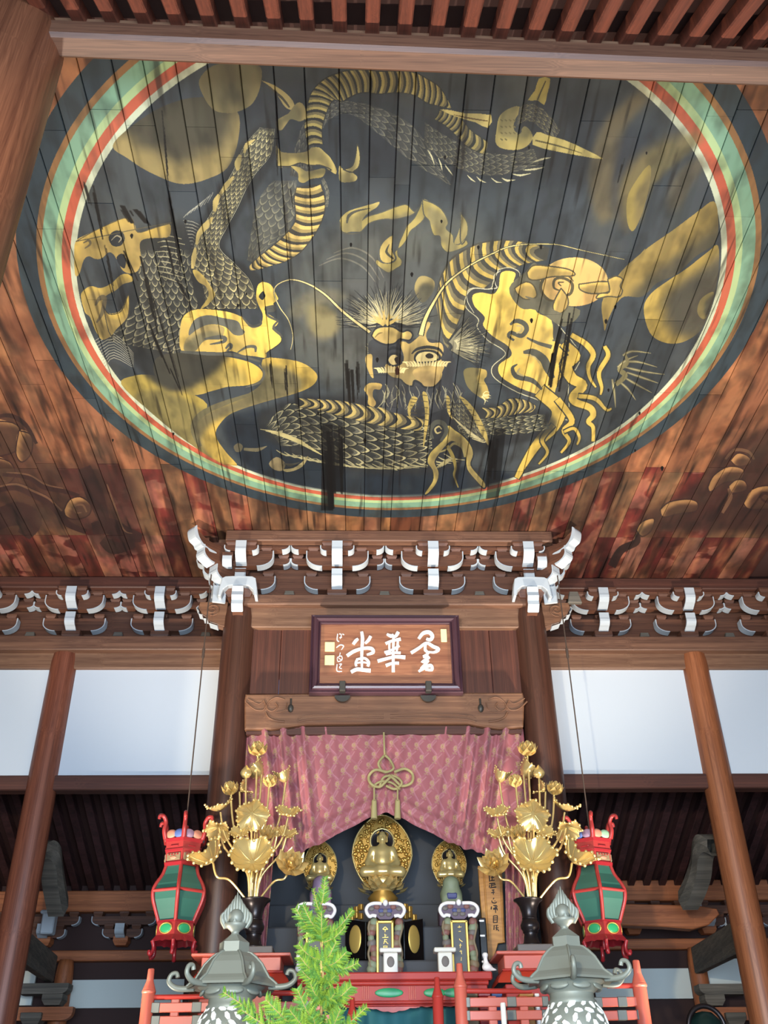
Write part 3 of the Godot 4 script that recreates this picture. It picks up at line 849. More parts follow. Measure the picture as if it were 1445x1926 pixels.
	# ---- the claw in the middle
	for s in [[440, 1075, 400, 1112, 340, 1062, 250, 1082, 150, 1120, 50, 1150, 0, 1185, -30, 1220, 0, 1260, 60, 1202, 160, 1172, 260, 1172, 350, 1150, 400, 1125], [462, 1025, 440, 1080, 400, 1160, 345, 1220, 312, 1290, 282, 1360, 275, 1440, 305, 1480, 300, 1520, 262, 1545, 240, 1560, 200, 1575, 150, 1545, 108, 1505, 118, 1475, 160, 1500, 230, 1500, 262, 1470, 250, 1420, 300, 1380, 340, 1330, 370, 1260, 420, 1220, 480, 1150], [460, 1020, 540, 1050, 602, 1092, 640, 1150, 655, 1200, 640, 1240, 690, 1290, 700, 1350, 740, 1360, 780, 1322, 802, 1362, 730, 1402, 650, 1420, 602, 1372, 592, 1300, 545, 1290, 520, 1220, 510, 1180, 470, 1130]]:
		shaded(zz("C", s), hexc("97874f"), Color(0.44, 0.41, 0.30, 0.8), 10, 14, 10.0)
		outline(zz("C", s), 2.0, hexc("474842"))
	shape(zz("C", [235, 1298, 172, 1340, 140, 1400, 148, 1478, 200, 1502, 255, 1468, 226, 1402]), hexc("b29a58"), 3)
	stroke(zz("C", [210, 1360, 190, 1420, 240, 1470]), [1, 5, 3], hexc("3c3b33"))
	shape(zz("C", [745, 1118, 795, 1200, 795, 1290, 745, 1352, 700, 1352, 732, 1270, 748, 1190]), hexc("84784e"), 3)
	outline(zz("C", [748, 1120, 800, 1200, 800, 1292, 750, 1354]), 2.4, hexc("45463f"))
	shaded(zz("B", [1200, 1262, 1245, 1205, 1310, 1175, 1440, 1138, 1500, 1120, 1480, 1160, 1420, 1200, 1370, 1260, 1365, 1340, 1290, 1345, 1240, 1355, 1212, 1330]), hexc("a08f55"), Color(0.42, 0.39, 0.27, 0.7), 4, 12, 8.0)
	stroke(zz("B", [1255, 1280, 1270, 1225, 1330, 1190, 1430, 1170]), [3, 6, 4, 1], hexc("45443c"))
	stroke(zz("B", [1200, 1270, 1215, 1345, 1290, 1362, 1370, 1350]), [2, 3, 3, 1], hexc("45443c"))

	# ---- body bending behind the head
	rib_strip(zz("C", [560, 1800, 575, 1680, 600, 1590, 660, 1480, 760, 1405, 880, 1350, 1000, 1328, 1120, 1325, 1250, 1345, 1420, 1385]), zz("C", [640, 2200, 700, 2050, 760, 1900, 860, 1780, 960, 1680, 1060, 1600, 1140, 1560, 1220, 1520, 1300, 1500, 1400, 1480]), 12, hexc("3d3c36"), hexc("b1974f"), hexc("6a624a"), -0.8)
	soft(zz("C", [760, 1940, 860, 1760, 1000, 1640, 1080, 1560, 1060, 1800, 900, 2000, 820, 2100]), Color(0.24, 0.245, 0.24, 0.8), 12.0)
	shaded(zz("C", [400, 1700, 430, 1610, 490, 1600, 550, 1640, 540, 1720, 460, 1800]), hexc("8c7d52"), Color(0.25, 0.25, 0.23, 0.8), 4, 14, 8.0)
	# ---- pearl, its claw, and the flames
	var flame := zz("I", [943, 513, 955, 509, 970, 514, 966, 532, 975, 552, 990, 566, 1015, 568, 1030, 584, 1040, 612, 1042, 640, 1062, 650, 1082, 669, 1072, 690, 1060, 700, 1050, 720, 1044, 742, 1060, 760, 1056, 790, 1040, 770, 1019, 746, 979, 730, 943, 708, 939, 686, 962, 668, 955, 650, 927, 632, 909, 612, 912, 596, 893, 576, 889, 556, 905, 550, 928, 553, 938, 540, 940, 525])
	var bigger := zz("I", [938, 507, 958, 503, 978, 514, 976, 550, 1020, 562, 1050, 610, 1092, 668, 1070, 720, 1068, 790, 1020, 756, 975, 738, 932, 712, 926, 690, 950, 668, 944, 656, 918, 640, 898, 616, 900, 600, 878, 580, 876, 560, 890, 543, 922, 543, 928, 530])
	shape(bigger, hexc("3a3b3a"))
	outline(bigger, 1.6, hexc("aea888"))
	shaded(flame, gold2, Color(0.72, 0.60, 0.31, 0.6), 20, 40, 26.0)
	for s in [[[1062, 647, 1082, 669, 1065, 686, 1076, 711, 1096, 725, 1079, 745, 1082, 756, 1110, 767, 1116, 781, 1107, 793, 1116, 804, 1116, 829], [16, 22, 18, 14, 12, 8, 6]], [[1076, 630, 1102, 647, 1116, 667, 1107, 689, 1110, 711, 1121, 728], [9, 11, 9, 6, 3]], [[1138, 652, 1144, 669, 1127, 700, 1132, 728, 1130, 742], [7, 9, 7, 3]], [[1019, 738, 1050, 768, 1042, 800, 1014, 830, 990, 866, 973, 897], [26, 26, 20, 14, 9]], [[1050, 752, 1076, 790, 1061, 810, 1071, 830, 1056, 851], [12, 10, 7, 4]], [[1040, 800, 1020, 826, 1030, 850, 1014, 872], [9, 7, 5, 3]], [[1090, 745, 1120, 750, 1140, 770, 1150, 768], [8, 8, 5, 3]], [[1062, 812, 1080, 806, 1090, 822, 1086, 836], [5, 6, 3]]]:
		stroke(zz("I", s[0]), s[1].map(func(q): return q + 5.0), hexc("33342f"))
		stroke(zz("I", s[0]), s[1], hexc("b79a49"))
	for s in [["G", [1125, 200, 1170, 172, 1230, 195, 1245, 240, 1205, 285, 1130, 262, 1110, 290, 1150, 318], [4, 9, 9, 8, 6, 4]], ["G", [1225, 410, 1290, 408, 1370, 460, 1410, 540, 1440, 600], [5, 14, 16, 9]], ["G", [1175, 500, 1140, 530, 1170, 590, 1290, 625, 1360, 690], [2, 6, 10, 9, 4]], ["G", [1250, 300, 1330, 340, 1430, 370], [3, 6, 8]], ["I", [1040, 640, 1060, 640, 1070, 660], [3, 6, 3]], ["I", [1000, 560, 1012, 585, 1036, 596], [2, 5, 3]]]:
		stroke(zz(s[0], s[1]), s[2], hexc("45463f"))
	for s in [["G", [1170, 210, 1210, 215, 1205, 250, 1170, 262], [2, 5, 3]], ["G", [1240, 430, 1310, 450, 1360, 520], [1, 3, 1]], ["G", [1195, 530, 1180, 565, 1230, 590], [2, 5, 2]]]:
		stroke(zz(s[0], s[1]), s[2], hexc("a49463"))
	var pearl := []
	for i in 20: pearl.append(Vector2(1080 + cos(TAU * i / 20.0) * 64, 530 + sin(TAU * i / 20.0) * 46))
	shape(zz("R", [500, 120, 560, 60, 600, 30, 640, 160, 760, 200, 700, 260, 600, 200, 540, 190]), hexc("5b5848"))
	shaded(pearl, hexc("cda964"), Color(0.72, 0.55, 0.33, 0.5), 14, 12, 20.0)
	for s in [[[735, 95, 700, 65, 640, 72, 615, 115, 640, 160, 690, 168], [2, 5, 6, 5, 3]], [[690, 130, 664, 118, 668, 88, 700, 84, 730, 104, 724, 140, 690, 150], [2, 5, 5, 6, 4]], [[690, 112, 680, 100, 700, 98], [2, 3, 2]]]:
		stroke(zz("R", s[0]), s[1], hexc("4c4532"))
	for s in [[565, 62, 590, 36, 650, 40, 720, 52, 738, 74, 660, 78, 600, 90, 572, 84], [755, 106, 860, 96, 866, 132, 800, 140, 760, 126], [860, 88, 890, 76, 915, 88, 906, 112, 914, 130, 900, 152, 862, 150, 820, 158, 830, 140, 866, 134], [690, 120, 712, 150, 716, 180, 700, 205, 672, 214, 660, 190, 668, 160], [520, 120, 560, 96, 590, 110, 600, 150, 560, 160, 530, 140]]:
		shaded(zz("R", s), hexc("c3a356"), Color(0.5, 0.42, 0.26, 0.7), 4, 6, 6.0)
		outline(zz("R", s), 2.6, hexc("4a4433"))
	for k in 4: stroke(zz("R", [560 + k * 16, 150 + k * 14, 600 + k * 22, 165 + k * 16, 640 + k * 26, 190 + k * 12]), [2, 6, 2], hexc("5d5949"))
	# fin of bones at the right
	for s in [[1172, 668, 1190, 660, 1225, 664], [1176, 680, 1200, 680, 1236, 690], [1176, 690, 1210, 698, 1250, 704], [1180, 700, 1215, 712, 1238, 720], [1176, 710, 1200, 724, 1226, 738], [1164, 716, 1182, 732, 1196, 752], [1152, 714, 1156, 740, 1158, 766], [1162, 690, 1180, 676, 1200, 668]]:
		stroke(zz("I", s), [4, 6, 4, 1], hexc("5f5b49"), 4)
		stroke(zz("I", s), [1, 3, 1.6, 0.6], hexc("a2986f"), 4)
	stroke(zz("I", [1160, 722, 1176, 706, 1166, 694, 1180, 682, 1176, 666]), [8, 10, 8, 4], hexc("7c7350"))

	# ---- the lower coil
	soft(zz("I", [480, 790, 560, 748, 680, 745, 820, 770, 960, 760, 1040, 780, 1030, 820, 900, 850, 820, 890, 700, 890, 560, 860]), Color(0.13, 0.14, 0.15, 0.85), 14.0)
	scale_strip(zz("I", [500, 800, 540, 760, 600, 764, 660, 775, 740, 795, 810, 800]), zz("I", [530, 840, 580, 840, 640, 868, 700, 880, 760, 884, 815, 868]), 15, 6, hexc("15181b"), hexc("41413b"), hexc("9c9470"))
	scale_strip(zz("I", [1024, 778, 980, 782, 930, 784, 890, 790, 860, 800]), zz("I", [1034, 806, 990, 815, 940, 818, 900, 820, 870, 828]), 14, 4, hexc("1a1d1f"), hexc("4a4a42"), hexc("9a936f"))
	rib_strip(zz("I", [560, 748, 600, 750, 640, 752, 690, 762, 740, 768, 800, 790]), zz("I", [560, 766, 600, 772, 640, 784, 690, 796, 740, 806, 790, 812]), 12, hexc("262829"), hexc("a08d55"), hexc("625a43"), 0.9)
	rib_strip(zz("I", [905, 766, 935, 764, 960, 748, 990, 752, 1010, 764]), zz("I", [912, 786, 935, 786, 960, 782, 980, 778, 1000, 776]), 9, hexc("262829"), hexc("9f8c52"), hexc("5d5540"), 0.8)
	for k in 22:
		var x := 520 + k * 15.0
		stroke([Vector2(x, 846 + 26 * sin(k / 22.0 * 3.0)), Vector2(x + 18, 856 + 24 * sin(k / 22.0 * 3.0)), Vector2(x + 44, 856 + 26 * sin(k / 22.0 * 2.9))], [1, 3, 0.6], hexc("8f8865"), 3)
	for k in 9: stroke(zz("F", [600 + k * 40, 990 + k * 14, 760 + k * 30, 1020 + k * 16, 920 + k * 20, 1080 + k * 14]), [1, 3.5, 0.8], hexc("a19668"), 3)
	# claws under the coil
	shape(zz("F", [665, 1250, 720, 1200, 770, 1225, 790, 1260, 765, 1305, 710, 1298]), hexc("6d6248"), 3)
	shape(zz("F", [770, 1292, 850, 1282, 920, 1235, 962, 1192, 930, 1260, 870, 1298, 800, 1312]), hexc("857a55"), 3)
	stroke(zz("F", [780, 1250, 830, 1260, 900, 1240]), [2, 5, 1], hexc("3b3a33"))
	stroke(zz("F", [480, 1140, 580, 1145, 650, 1118]), [5, 7, 1], hexc("605a46"))
	shape(zz("F", [400, 1120, 440, 1095, 470, 1120, 450, 1160, 415, 1160]), hexc("4d4839"), 3)

	# ---- the head
	spikes(Vector2(727, 614), 18, 92, 2, 182, 70, 5.0, hexc("2a2c2d"), 0.85)
	spikes(Vector2(727, 614), 20, 80, 6, 176, 60, 2.4, hexc("8a846c"), 0.85)
	spikes(Vector2(727, 614), 22, 60, 14, 168, 34, 2.4, hexc("b3a87f"), 0.85)
	spikes(Vector2(838, 652), 10, 84, -40, 62, 44, 5.0, hexc("2e3031"), 0.75)
	spikes(Vector2(838, 652), 14, 78, -36, 58, 36, 2.2, hexc("77725d"), 0.75)
	spikes(Vector2(842, 650), 18, 62, -26, 46, 18, 1.8, hexc("a79f7c"), 0.7)
	spikes(Vector2(712, 660), 6, 26, 150, 235, 12, 2.4, hexc("8f8766"), 1.0)
	shape(zz("G", [60, 330, 180, 300, 330, 330, 420, 300, 600, 330, 690, 440, 720, 540, 690, 620, 780, 700, 700, 800, 560, 860, 420, 900, 300, 880, 180, 840, 120, 740, 90, 600, 60, 460]), hexc("34363a"))
	shaded(zz("G", [290, 340, 330, 330, 360, 345, 400, 318, 440, 280, 470, 230, 500, 180, 520, 200, 488, 270, 500, 320, 530, 338, 600, 340, 620, 400, 600, 460, 630, 500, 610, 560, 590, 620, 550, 668, 490, 676, 440, 640, 400, 625, 390, 668, 340, 660, 300, 610, 240, 600, 190, 560, 185, 500, 250, 520, 300, 500, 320, 440]), hexc("ab9258"), Color(0.46, 0.40, 0.27, 0.75), -8, 14, 12.0)
	shaded(zz("G", [82, 285, 110, 240, 170, 222, 240, 228, 300, 262, 350, 250, 380, 275, 360, 312, 290, 305, 245, 340, 180, 345, 120, 320]), hexc("bda25e"), Color(0.55, 0.47, 0.3, 0.6), 4, 8, 6.0)
	outline(zz("G", [76, 285, 108, 232, 170, 214, 240, 220, 302, 254, 352, 242, 388, 275, 362, 320, 292, 313, 245, 348, 175, 352, 112, 326]), 2.6, ink)
	stroke(zz("G", [100, 300, 130, 270, 160, 262]), [1, 3, 1], hexc("6b5b38"))
	# brows, eyes and lashes
	stroke(zz("G", [60, 210, 180, 190, 300, 205, 350, 215]), [2, 6, 6, 2], ink)
	spikes(Vector2(725, 612), 4, 34, 20, 160, 13, 5.0, hexc("b79d5b"), 0.85)
	shape(zz("G", [190, 470, 205, 430, 250, 412, 300, 425, 320, 460, 300, 500, 240, 520, 200, 505]), ink)
	shape(zz("G", [204, 472, 225, 436, 262, 432, 280, 460, 270, 498, 230, 505]), hexc("c2ad76"))
	shape(zz("G", [248, 462, 275, 445, 298, 462, 300, 490, 270, 500]), hexc("2a2420"))
	stroke(zz("G", [196, 400, 240, 378, 300, 392]), [2, 6, 3], ink)
	shape(zz("G", [395, 450, 420, 405, 490, 388, 560, 400, 600, 440, 590, 470, 500, 490, 420, 490]), ink)
	shape(zz("G", [410, 452, 435, 418, 490, 404, 550, 414, 580, 446, 560, 470, 480, 478, 425, 478]), hexc("c9b67d"))
	shape(zz("G", [484, 430, 510, 416, 540, 428, 540, 450, 508, 456, 488, 446]), hexc("211d1a"))
	stroke(zz("G", [380, 420, 420, 385, 500, 370, 580, 385, 620, 430]), [2, 5, 6, 5, 3], ink)
	for row in [[768.0, 838.0, 688.0, 15, -1.0], [714.0, 758.0, 700.0, 11, 1.0]]:
		for k in int(row[3]):
			var f = k / (row[3] - 1.0)
			var bx := lerpf(row[0], row[1], f)
			var fan = (f - 0.5) * 22.0
			stroke([Vector2(bx, row[2]), Vector2(bx + fan * 0.4, row[2] - 7.0), Vector2(bx + fan, row[2] - 13.0 + absf(fan) * 0.5)], [4.5, 3.0, 0.6], hexc("c9b781"), 3)
	shaded(zz("G", [385, 560, 440, 520, 520, 510, 590, 530, 610, 570, 590, 630, 550, 670, 490, 678, 440, 640]), hexc("a68d57"), Color(0.46, 0.39, 0.27, 0.6), -6, 10, 8.0)
	shape(zz("G", [255, 545, 270, 515, 285, 545, 280, 580, 260, 580]), hexc("35190f"), 3)
	stroke(zz("G", [290, 610, 340, 655, 385, 665, 400, 625, 440, 640, 480, 675, 550, 670, 600, 620]), [2, 4, 4, 3], ink)
	# jaw, cheek and beard
	shaded(zz("G", [770, 560, 800, 530, 870, 530, 940, 545, 945, 590, 925, 620, 950, 670, 965, 745, 930, 765, 880, 740, 830, 705, 790, 650]), hexc("a08a4c"), Color(0.36, 0.34, 0.24, 0.8), -14, -4, 9.0)
	spikes(Vector2(905, 742), 4, 18, -70, 20, 8, 2.0, hexc("c9b985"), 1.0)
	shape(zz("G", [28, 455, 55, 425, 82, 435, 82, 520, 92, 600, 70, 590, 40, 520]), hexc("a58d54"), 3)
	shaded(zz("G", [20, 690, 60, 642, 150, 648, 140, 690, 95, 690, 85, 740, 110, 790, 90, 820, 50, 800, 50, 740]), hexc("a98f52"), Color(0.45, 0.38, 0.25, 0.7), 6, 6, 6.0)
	for k in 34:
		var a := rng.randf_range(0.0, 1.0)
		var s0 := Vector2(lerpf(715, 870, a), 728 + rng.randf_range(-8, 14))
		stroke([s0, s0 + Vector2(rng.randf_range(-6, 8), 16), s0 + Vector2(rng.randf_range(-12, 16), 34)], [1, 1.8, 0.5], hexc("6e6c5f") if k % 2 else hexc("8c876c"), 3)
	for s in [[460, 715, 498, 735, 512, 880, 488, 1040, 466, 1132, 474, 980, 480, 860], [385, 745, 425, 765, 372, 850, 378, 925, 350, 870, 356, 800], [738, 745, 800, 778, 880, 880, 945, 1020, 958, 1112, 900, 1020, 830, 880], [640, 740, 668, 760, 668, 850, 690, 920, 650, 860]]:
		shape(zz("G", s), hexc("a18d50"), 3)
		for k in 7: stroke([Vector2(680 + s[0] / 4.011 + (s[6] - s[0]) / 4.011 * k / 7.0 - 3, 560 + s[1] / 4.011 + (s[7] - s[1]) / 4.011 * k / 7.0 + 4), Vector2(680 + s[0] / 4.011 + (s[6] - s[0]) / 4.011 * k / 7.0 + 9, 560 + s[1] / 4.011 + (s[7] - s[1]) / 4.011 * k / 7.0 + 6)], [1.4, 1.4], hexc("4b4431"), 2)
	scale_strip(zz("G", [660, 800, 700, 880, 760, 980, 860, 1060]), zz("G", [760, 790, 800, 880, 860, 960, 940, 1080]), 9, 3, hexc("25272a"), hexc("4b4a42"), hexc("8d8560"))
	for k in 9: stroke(zz("G", [690 + k * 18, 900 + k * 20, 740 + k * 22, 950 + k * 17, 800 + k * 18, 1010 + k * 9]), [1, 3, 0.6], hexc("a59b74"), 3)
	# streamers from the chin
	var y := zz("G", [625, 985, 660, 965, 705, 1000, 762, 1040, 822, 1110, 842, 1180, 822, 1260, 882, 1340, 932, 1400, 922, 1432, 862, 1372, 800, 1292, 788, 1200, 758, 1130, 690, 1080, 640, 1110, 582, 1180, 552, 1240, 582, 1320, 562, 1400, 505, 1470, 480, 1475, 540, 1380, 538, 1300, 500, 1240, 520, 1170, 590, 1100, 640, 1040])
	outline(y, 5.0, hexc("22262a"))
	shaded(y, hexc("9d8a4c"), Color(0.40, 0.36, 0.25, 0.6), 3, 6, 6.0)
	stroke(zz("G", [540, 1060, 520, 1000, 560, 940, 620, 950, 640, 1010, 600, 1080]), [4, 8, 9, 8, 5], hexc("3f4039"))
	stroke(zz("G", [600, 1010, 570, 1020, 556, 990, 585, 970, 605, 990]), [2, 3.4, 3, 2], hexc("8d815a"))
	stroke(zz("G", [650, 1120, 690, 1200, 710, 1280, 700, 1340, 730, 1430]), [6, 7, 5, 4, 2], hexc("82733f"))
	stroke(zz("G", [570, 1170, 650, 1140, 700, 1100, 760, 1130, 780, 1200]), [2, 4, 5, 3], hexc("7a7048"))
	for k in 5: stroke(zz("G", [560 + k * 16, 1290 - k * 6, 600 + k * 20, 1250 - k * 8, 660 + k * 10, 1210]), [1, 2.4, 0.8], hexc("857c58"), 3)
	# whiskers
	var wl := zz("I", [547, 657, 551, 632, 543, 602, 526, 577, 516, 552, 521, 536, 545, 526, 575, 532, 610, 552, 650, 590, 695, 624])
	stroke(wl, [1, 2, 3, 3, 4, 6, 9], ink)
	stroke(wl, [0.8, 1.4, 1.8, 1.8, 2.4, 3.6, 5], hexc("c6b57c"))
	var wr := zz("I", [792, 628, 800, 600, 815, 570, 838, 535, 875, 505, 920, 480, 966, 462, 1040, 459, 1100, 472, 1175, 488])
	stroke(wr, [12, 10, 8, 6, 5, 4, 3, 2, 2], ink)
	stroke(wr, [8, 6, 4, 3, 2.4, 2, 1.6, 1.2, 0.8], hexc("cbb876"))
	stroke(zz("C", [1050, 1560, 1000, 1600, 1010, 1660, 1020, 1690, 940, 1700, 850, 1690, 800, 1720, 800, 1790, 850, 1880]), [1, 1.6, 1.6, 1.6, 1.6, 1], hexc("b5b096"))

# ---------------------------------------------------------------- the hall itself
func slab(called: String, c: Vector3, s: Vector3, m: Material):
	var st := T()
	box(st, c, s)
	var o := obj(called, st, m)
	o.set_meta("kind", "structure")
	return o
func build_room():
	slab("floor", Vector3(AX, -0.15, -8.0), Vector3(17.2, 0.3, 22.6), M.floor_stone)
	for s in [-1.0, 1.0]:
		slab("wall_left" if s < 0 else "wall_right", Vector3(AX + s * 8.3, 5.0, -8.0), Vector3(0.3, 10.6, 22.6), M.board_y)
	# front wall behind the visitor, with the doors standing open
	var f := structure("wall_front")
	for d in [[Vector3(AX - 6.5, 5.0, 3.0), Vector3(3.7, 10.3, 0.3)], [Vector3(AX + 6.5, 5.0, 3.0), Vector3(3.7, 10.3, 0.3)], [Vector3(AX, 7.2, 3.0), Vector3(9.3, 6.0, 0.3)]]:
		var st := T()
		box(st, d[0], d[1])
		obj("wall_board", st, M.board_y, f)
	var top := T()
	box(top, Vector3(AX, 10.2, -9.6), Vector3(17.2, 0.3, 19.6))
	obj("ceiling_attic", top, M.dark_board).set_meta("kind", "structure")

const BOARD := 0.2855
func build_ceiling():
	# plank lines read off the photograph, continued at the same width to both sides
	var xs := []
	var x0 := PY(391.1, 125, CEIL).x
	for k in range(-20, 29):
		var j := rng.randf_range(-0.018, 0.018)
		var x := x0 + k * BOARD + j
		if x > TX0 - 0.05 and x < TX1 + 0.05: xs.append(x)
	var za := PY(240, 882, CEIL).z      # rows where painted boards begin
	var zb := PY(300, 1007, CEIL).z
	var ze := -14.36
	var zn := -4.5
	var boards := []
	var mids := 0.5 * (TX0 + TX1)
	for i in xs.size() - 1:
		var xa: float = xs[i]
		var xb: float = xs[i + 1]
		if (xa - mids) * (xb - mids) < 0.0:      # the two halves of the painting meet on a joint
			xs[i + 1] = mids
			xb = mids
		var cuts := [zn]
		var z := zn - rng.randf_range(0.6, 2.6)
		while z > za + 0.8:
			cuts.append(z)
			z -= rng.randf_range(2.0, 3.6)
		var off := absf(0.5 * (xa + xb) - CCX)
		if off > 1.0:
			cuts.append(za + (0.0 if i % 3 else 0.12))
			if i % 2 or off > 3.2: cuts.append(zb)
		else:
			cuts.append(-12.05 + rng.randf_range(-0.25, 0.2))
		cuts.append(ze)
		for k in cuts.size() - 1:
			var lo: float = cuts[k + 1]
			var hi: float = cuts[k]
			var c := hexc("80513a").lerp(hexc("9b6442"), rng.randf())
			var flaked := false
			if hi <= za + 0.2:
				if off > 1.0:
					if hi <= zb + 0.01:
						c = [hexc("4a1b19"), hexc("57231f"), hexc("7d5143")][(i * 7 + k) % 3]
						flaked = rng.randf() < 0.6
					elif (i + (0 if xa > CCX else 1)) % 2 == 0 and off > 1.8 and off < 4.9:
						c = hexc("6a2a25")
						flaked = true
					else: c = hexc("6d4e37").lerp(hexc("5e412f"), rng.randf())
				else: c = [hexc("7d5639"), hexc("94653f"), hexc("5a3222"), hexc("8a5c44")][rng.randi() % 4]
			var tone := rng.randf_range(-0.05, 0.09)
			if rng.randf() < 0.08: tone += 0.12
			boards.append({"rect": Rect2(xa, lo, xb - xa, hi - lo), "color": c, "flaked": flaked, "tone": tone, "half": 0 if xb <= mids + 0.001 else 1})
	var tex := paint_ceiling(boards)
	var mats := []
	for k in 2:
		var m := mat("ceiling_paint_%d" % k, Color.WHITE, 0.62)
		m.metallic_specular = 0.3
		m.albedo_texture = tex[k]
		m.texture_repeat = false
		mats.append(m)
	var root := structure("ceiling")
	for b in boards:
		var r: Rect2 = b.rect
		var st := T()
		var g := 0.0035
		var e := 0.006
		var drop := rng.randf_range(0.0, 0.006)
		var xa := r.position.x + g
		var xb := r.end.x - g
		var lo := r.position.y + 0.002
		var hi := r.end.y - 0.002
		var y := CEIL - drop
		var q := func(x: float, yy: float, z: float):
			var t := texel_xz(x, z)
			st.set_uv(Vector2((t.x - b.half * 2048.0) / 2048.0, t.y / TH))
			st.add_vertex(Vector3(x, yy, z))
		var face := func(l: Array):
			for k in [0, 1, 2, 0, 2, 3]: q.call(l[k][0], l[k][1], l[k][2])
		face.call([[xa + e, y, lo], [xb - e, y, lo], [xb - e, y, hi], [xa + e, y, hi]])
		face.call([[xa, y + e, lo], [xa + e, y, lo], [xa + e, y, hi], [xa, y + e, hi]])
		face.call([[xb - e, y, lo], [xb, y + e, lo], [xb, y + e, hi], [xb - e, y, hi]])
		face.call([[xa, y + 0.04, lo], [xa, y + e, lo], [xa, y + e, hi], [xa, y + 0.04, hi]])
		face.call([[xb, y + e, lo], [xb, y + 0.04, lo], [xb, y + 0.04, hi], [xb, y + e, hi]])
		face.call([[xa, y + 0.04, lo], [xb, y + 0.04, lo], [xb, y, lo], [xa, y, lo]])
		face.call([[xa, y, hi], [xb, y, hi], [xb, y + 0.04, hi], [xa, y + 0.04, hi]])
		obj("plank", st, mats[b.half], root)
	var bk := T()
	box(bk, Vector3(AX, CEIL + 0.06, -9.43), Vector3(16.4, 0.03, 9.86))
	obj("backing", bk, M.dark_board, root)

func build_front_beam():
	# the heavy beam across the front of the painted ceiling, on its columns, with the aisle rafters above
	var yb := 8.9
	var a := PY(116, 110, yb)
	var b := PY(1445, 164, yb)
	var dir := (b - a).normalized()
	var yaw := atan2(-dir.z, dir.x)
	var bs := Basis(Vector3.UP, yaw)
	var depth: float = absf(PY(760, 138, yb).z - PY(760, 91, yb).z)
	var mid := PY(760, 138, yb)
	var o := thing("tie_beam", "long reddish brown tie beam crossing in front of the round dragon painting", "beam", Vector3(mid.x, yb, mid.z))
	o.basis = bs
	var st := T()
	box(st, Vector3(0.6, 0.11, depth * 0.5), Vector3(9.6, 0.22, depth), 0.03)
	obj("timber", st, M.beam_front_x, o)
	st = T()
	box(st, Vector3(0.6, 0.28, depth * 0.5 - 0.03), Vector3(9.6, 0.12, depth - 0.06), 0.01)
	obj("purlin", st, M.beam_pale_x, o)
	# rafters rise to the beam from the front eave
	var slope := deg_to_rad(34.0)
	var roof := structure("ceiling_front_aisle")
	var rm := T()
	var L := 8.6
	box(rm, Vector3(0, 0, L * 0.5 - 0.5), Vector3(0.115, 0.15, L), 0.012)
	var mesh := commit(rm)
	var tilt := Basis(Vector3.RIGHT, slope)
	var y0 := yb + 0.34
	for k in range(-26, 32):
		var p := o.transform * Vector3(k * 0.262, y0 - yb + 0.075, depth * 0.4)
		put("rafter", mesh, M.rafter_z, roof, Transform3D(tilt, p))
	var bd := T()
	box(bd, Vector3(0, 0.105, L * 0.5 - 0.5), Vector3(17.2, 0.05, L), 0.0)
	put("roof_boards", commit(bd), M.dark_board, roof, Transform3D(tilt, Vector3(AX, y0 + 0.075, mid.z + depth * 0.4)))
	# the column at the left end
	var cx := PY(105, 110, 8.9).x - 0.36
	build_column("front_column", "thick reddish round column carrying the front tie beam, fir branch side", Vector3(cx, 0, mid.z + depth * 0.5), 0.42, 9.3, M.column_warm_y)
	build_column("front_column", "thick reddish round column carrying the front tie beam, writing board side", Vector3(2.0 * AX - cx + 0.2, 0, mid.z + depth * 0.5), 0.42, 9.3, M.column_warm_y)

func build_column(called: String, label: String, base: Vector3, r: float, h: float, m: Material, cap := false) -> Node3D:
	var o := thing(called, label, "column", base)
	var st := T()
	var prof := [Vector2(0, 0.12), Vector2(r, 0.12), Vector2(r * 1.01, h * 0.35), Vector2(r * 0.99, h * 0.7), Vector2(r * 0.94, h - 0.25), Vector2(r * 0.86, h - 0.1), Vector2(r * 0.72, h), Vector2(0, h)]
	lathe(st, prof, 40)
	obj("shaft", st, m, o)
	st = T()
	lathe(st, [Vector2(0, 0), Vector2(r * 1.5, 0), Vector2(r * 1.5, 0.05), Vector2(r * 1.15, 0.12), Vector2(0, 0.12)], 32)
	obj("base_stone", st, M.floor_stone, o)
	return o

var SIDE := {-1.0: "fir branch side", 1.0: "writing board side"}
# ---------------------------------------------------------------- columns, beams and wall panels at the altar side
func beam(called: String, label: String, x0: float, x1: float, y0: float, y1: float, z0: float, z1: float, m: Material, bev := 0.015) -> Node3D:
	var o := thing(called, label, "beam", Vector3((x0 + x1) * 0.5, y0, (z0 + z1) * 0.5))
	var st := T()
	box(st, Vector3(0, (y1 - y0) * 0.5, 0), Vector3(x1 - x0, y1 - y0, absf(z1 - z0)), bev)
	obj("timber", st, m, o)
	return o
func hy(v: float, z: float) -> float: return P(722, v, z).y

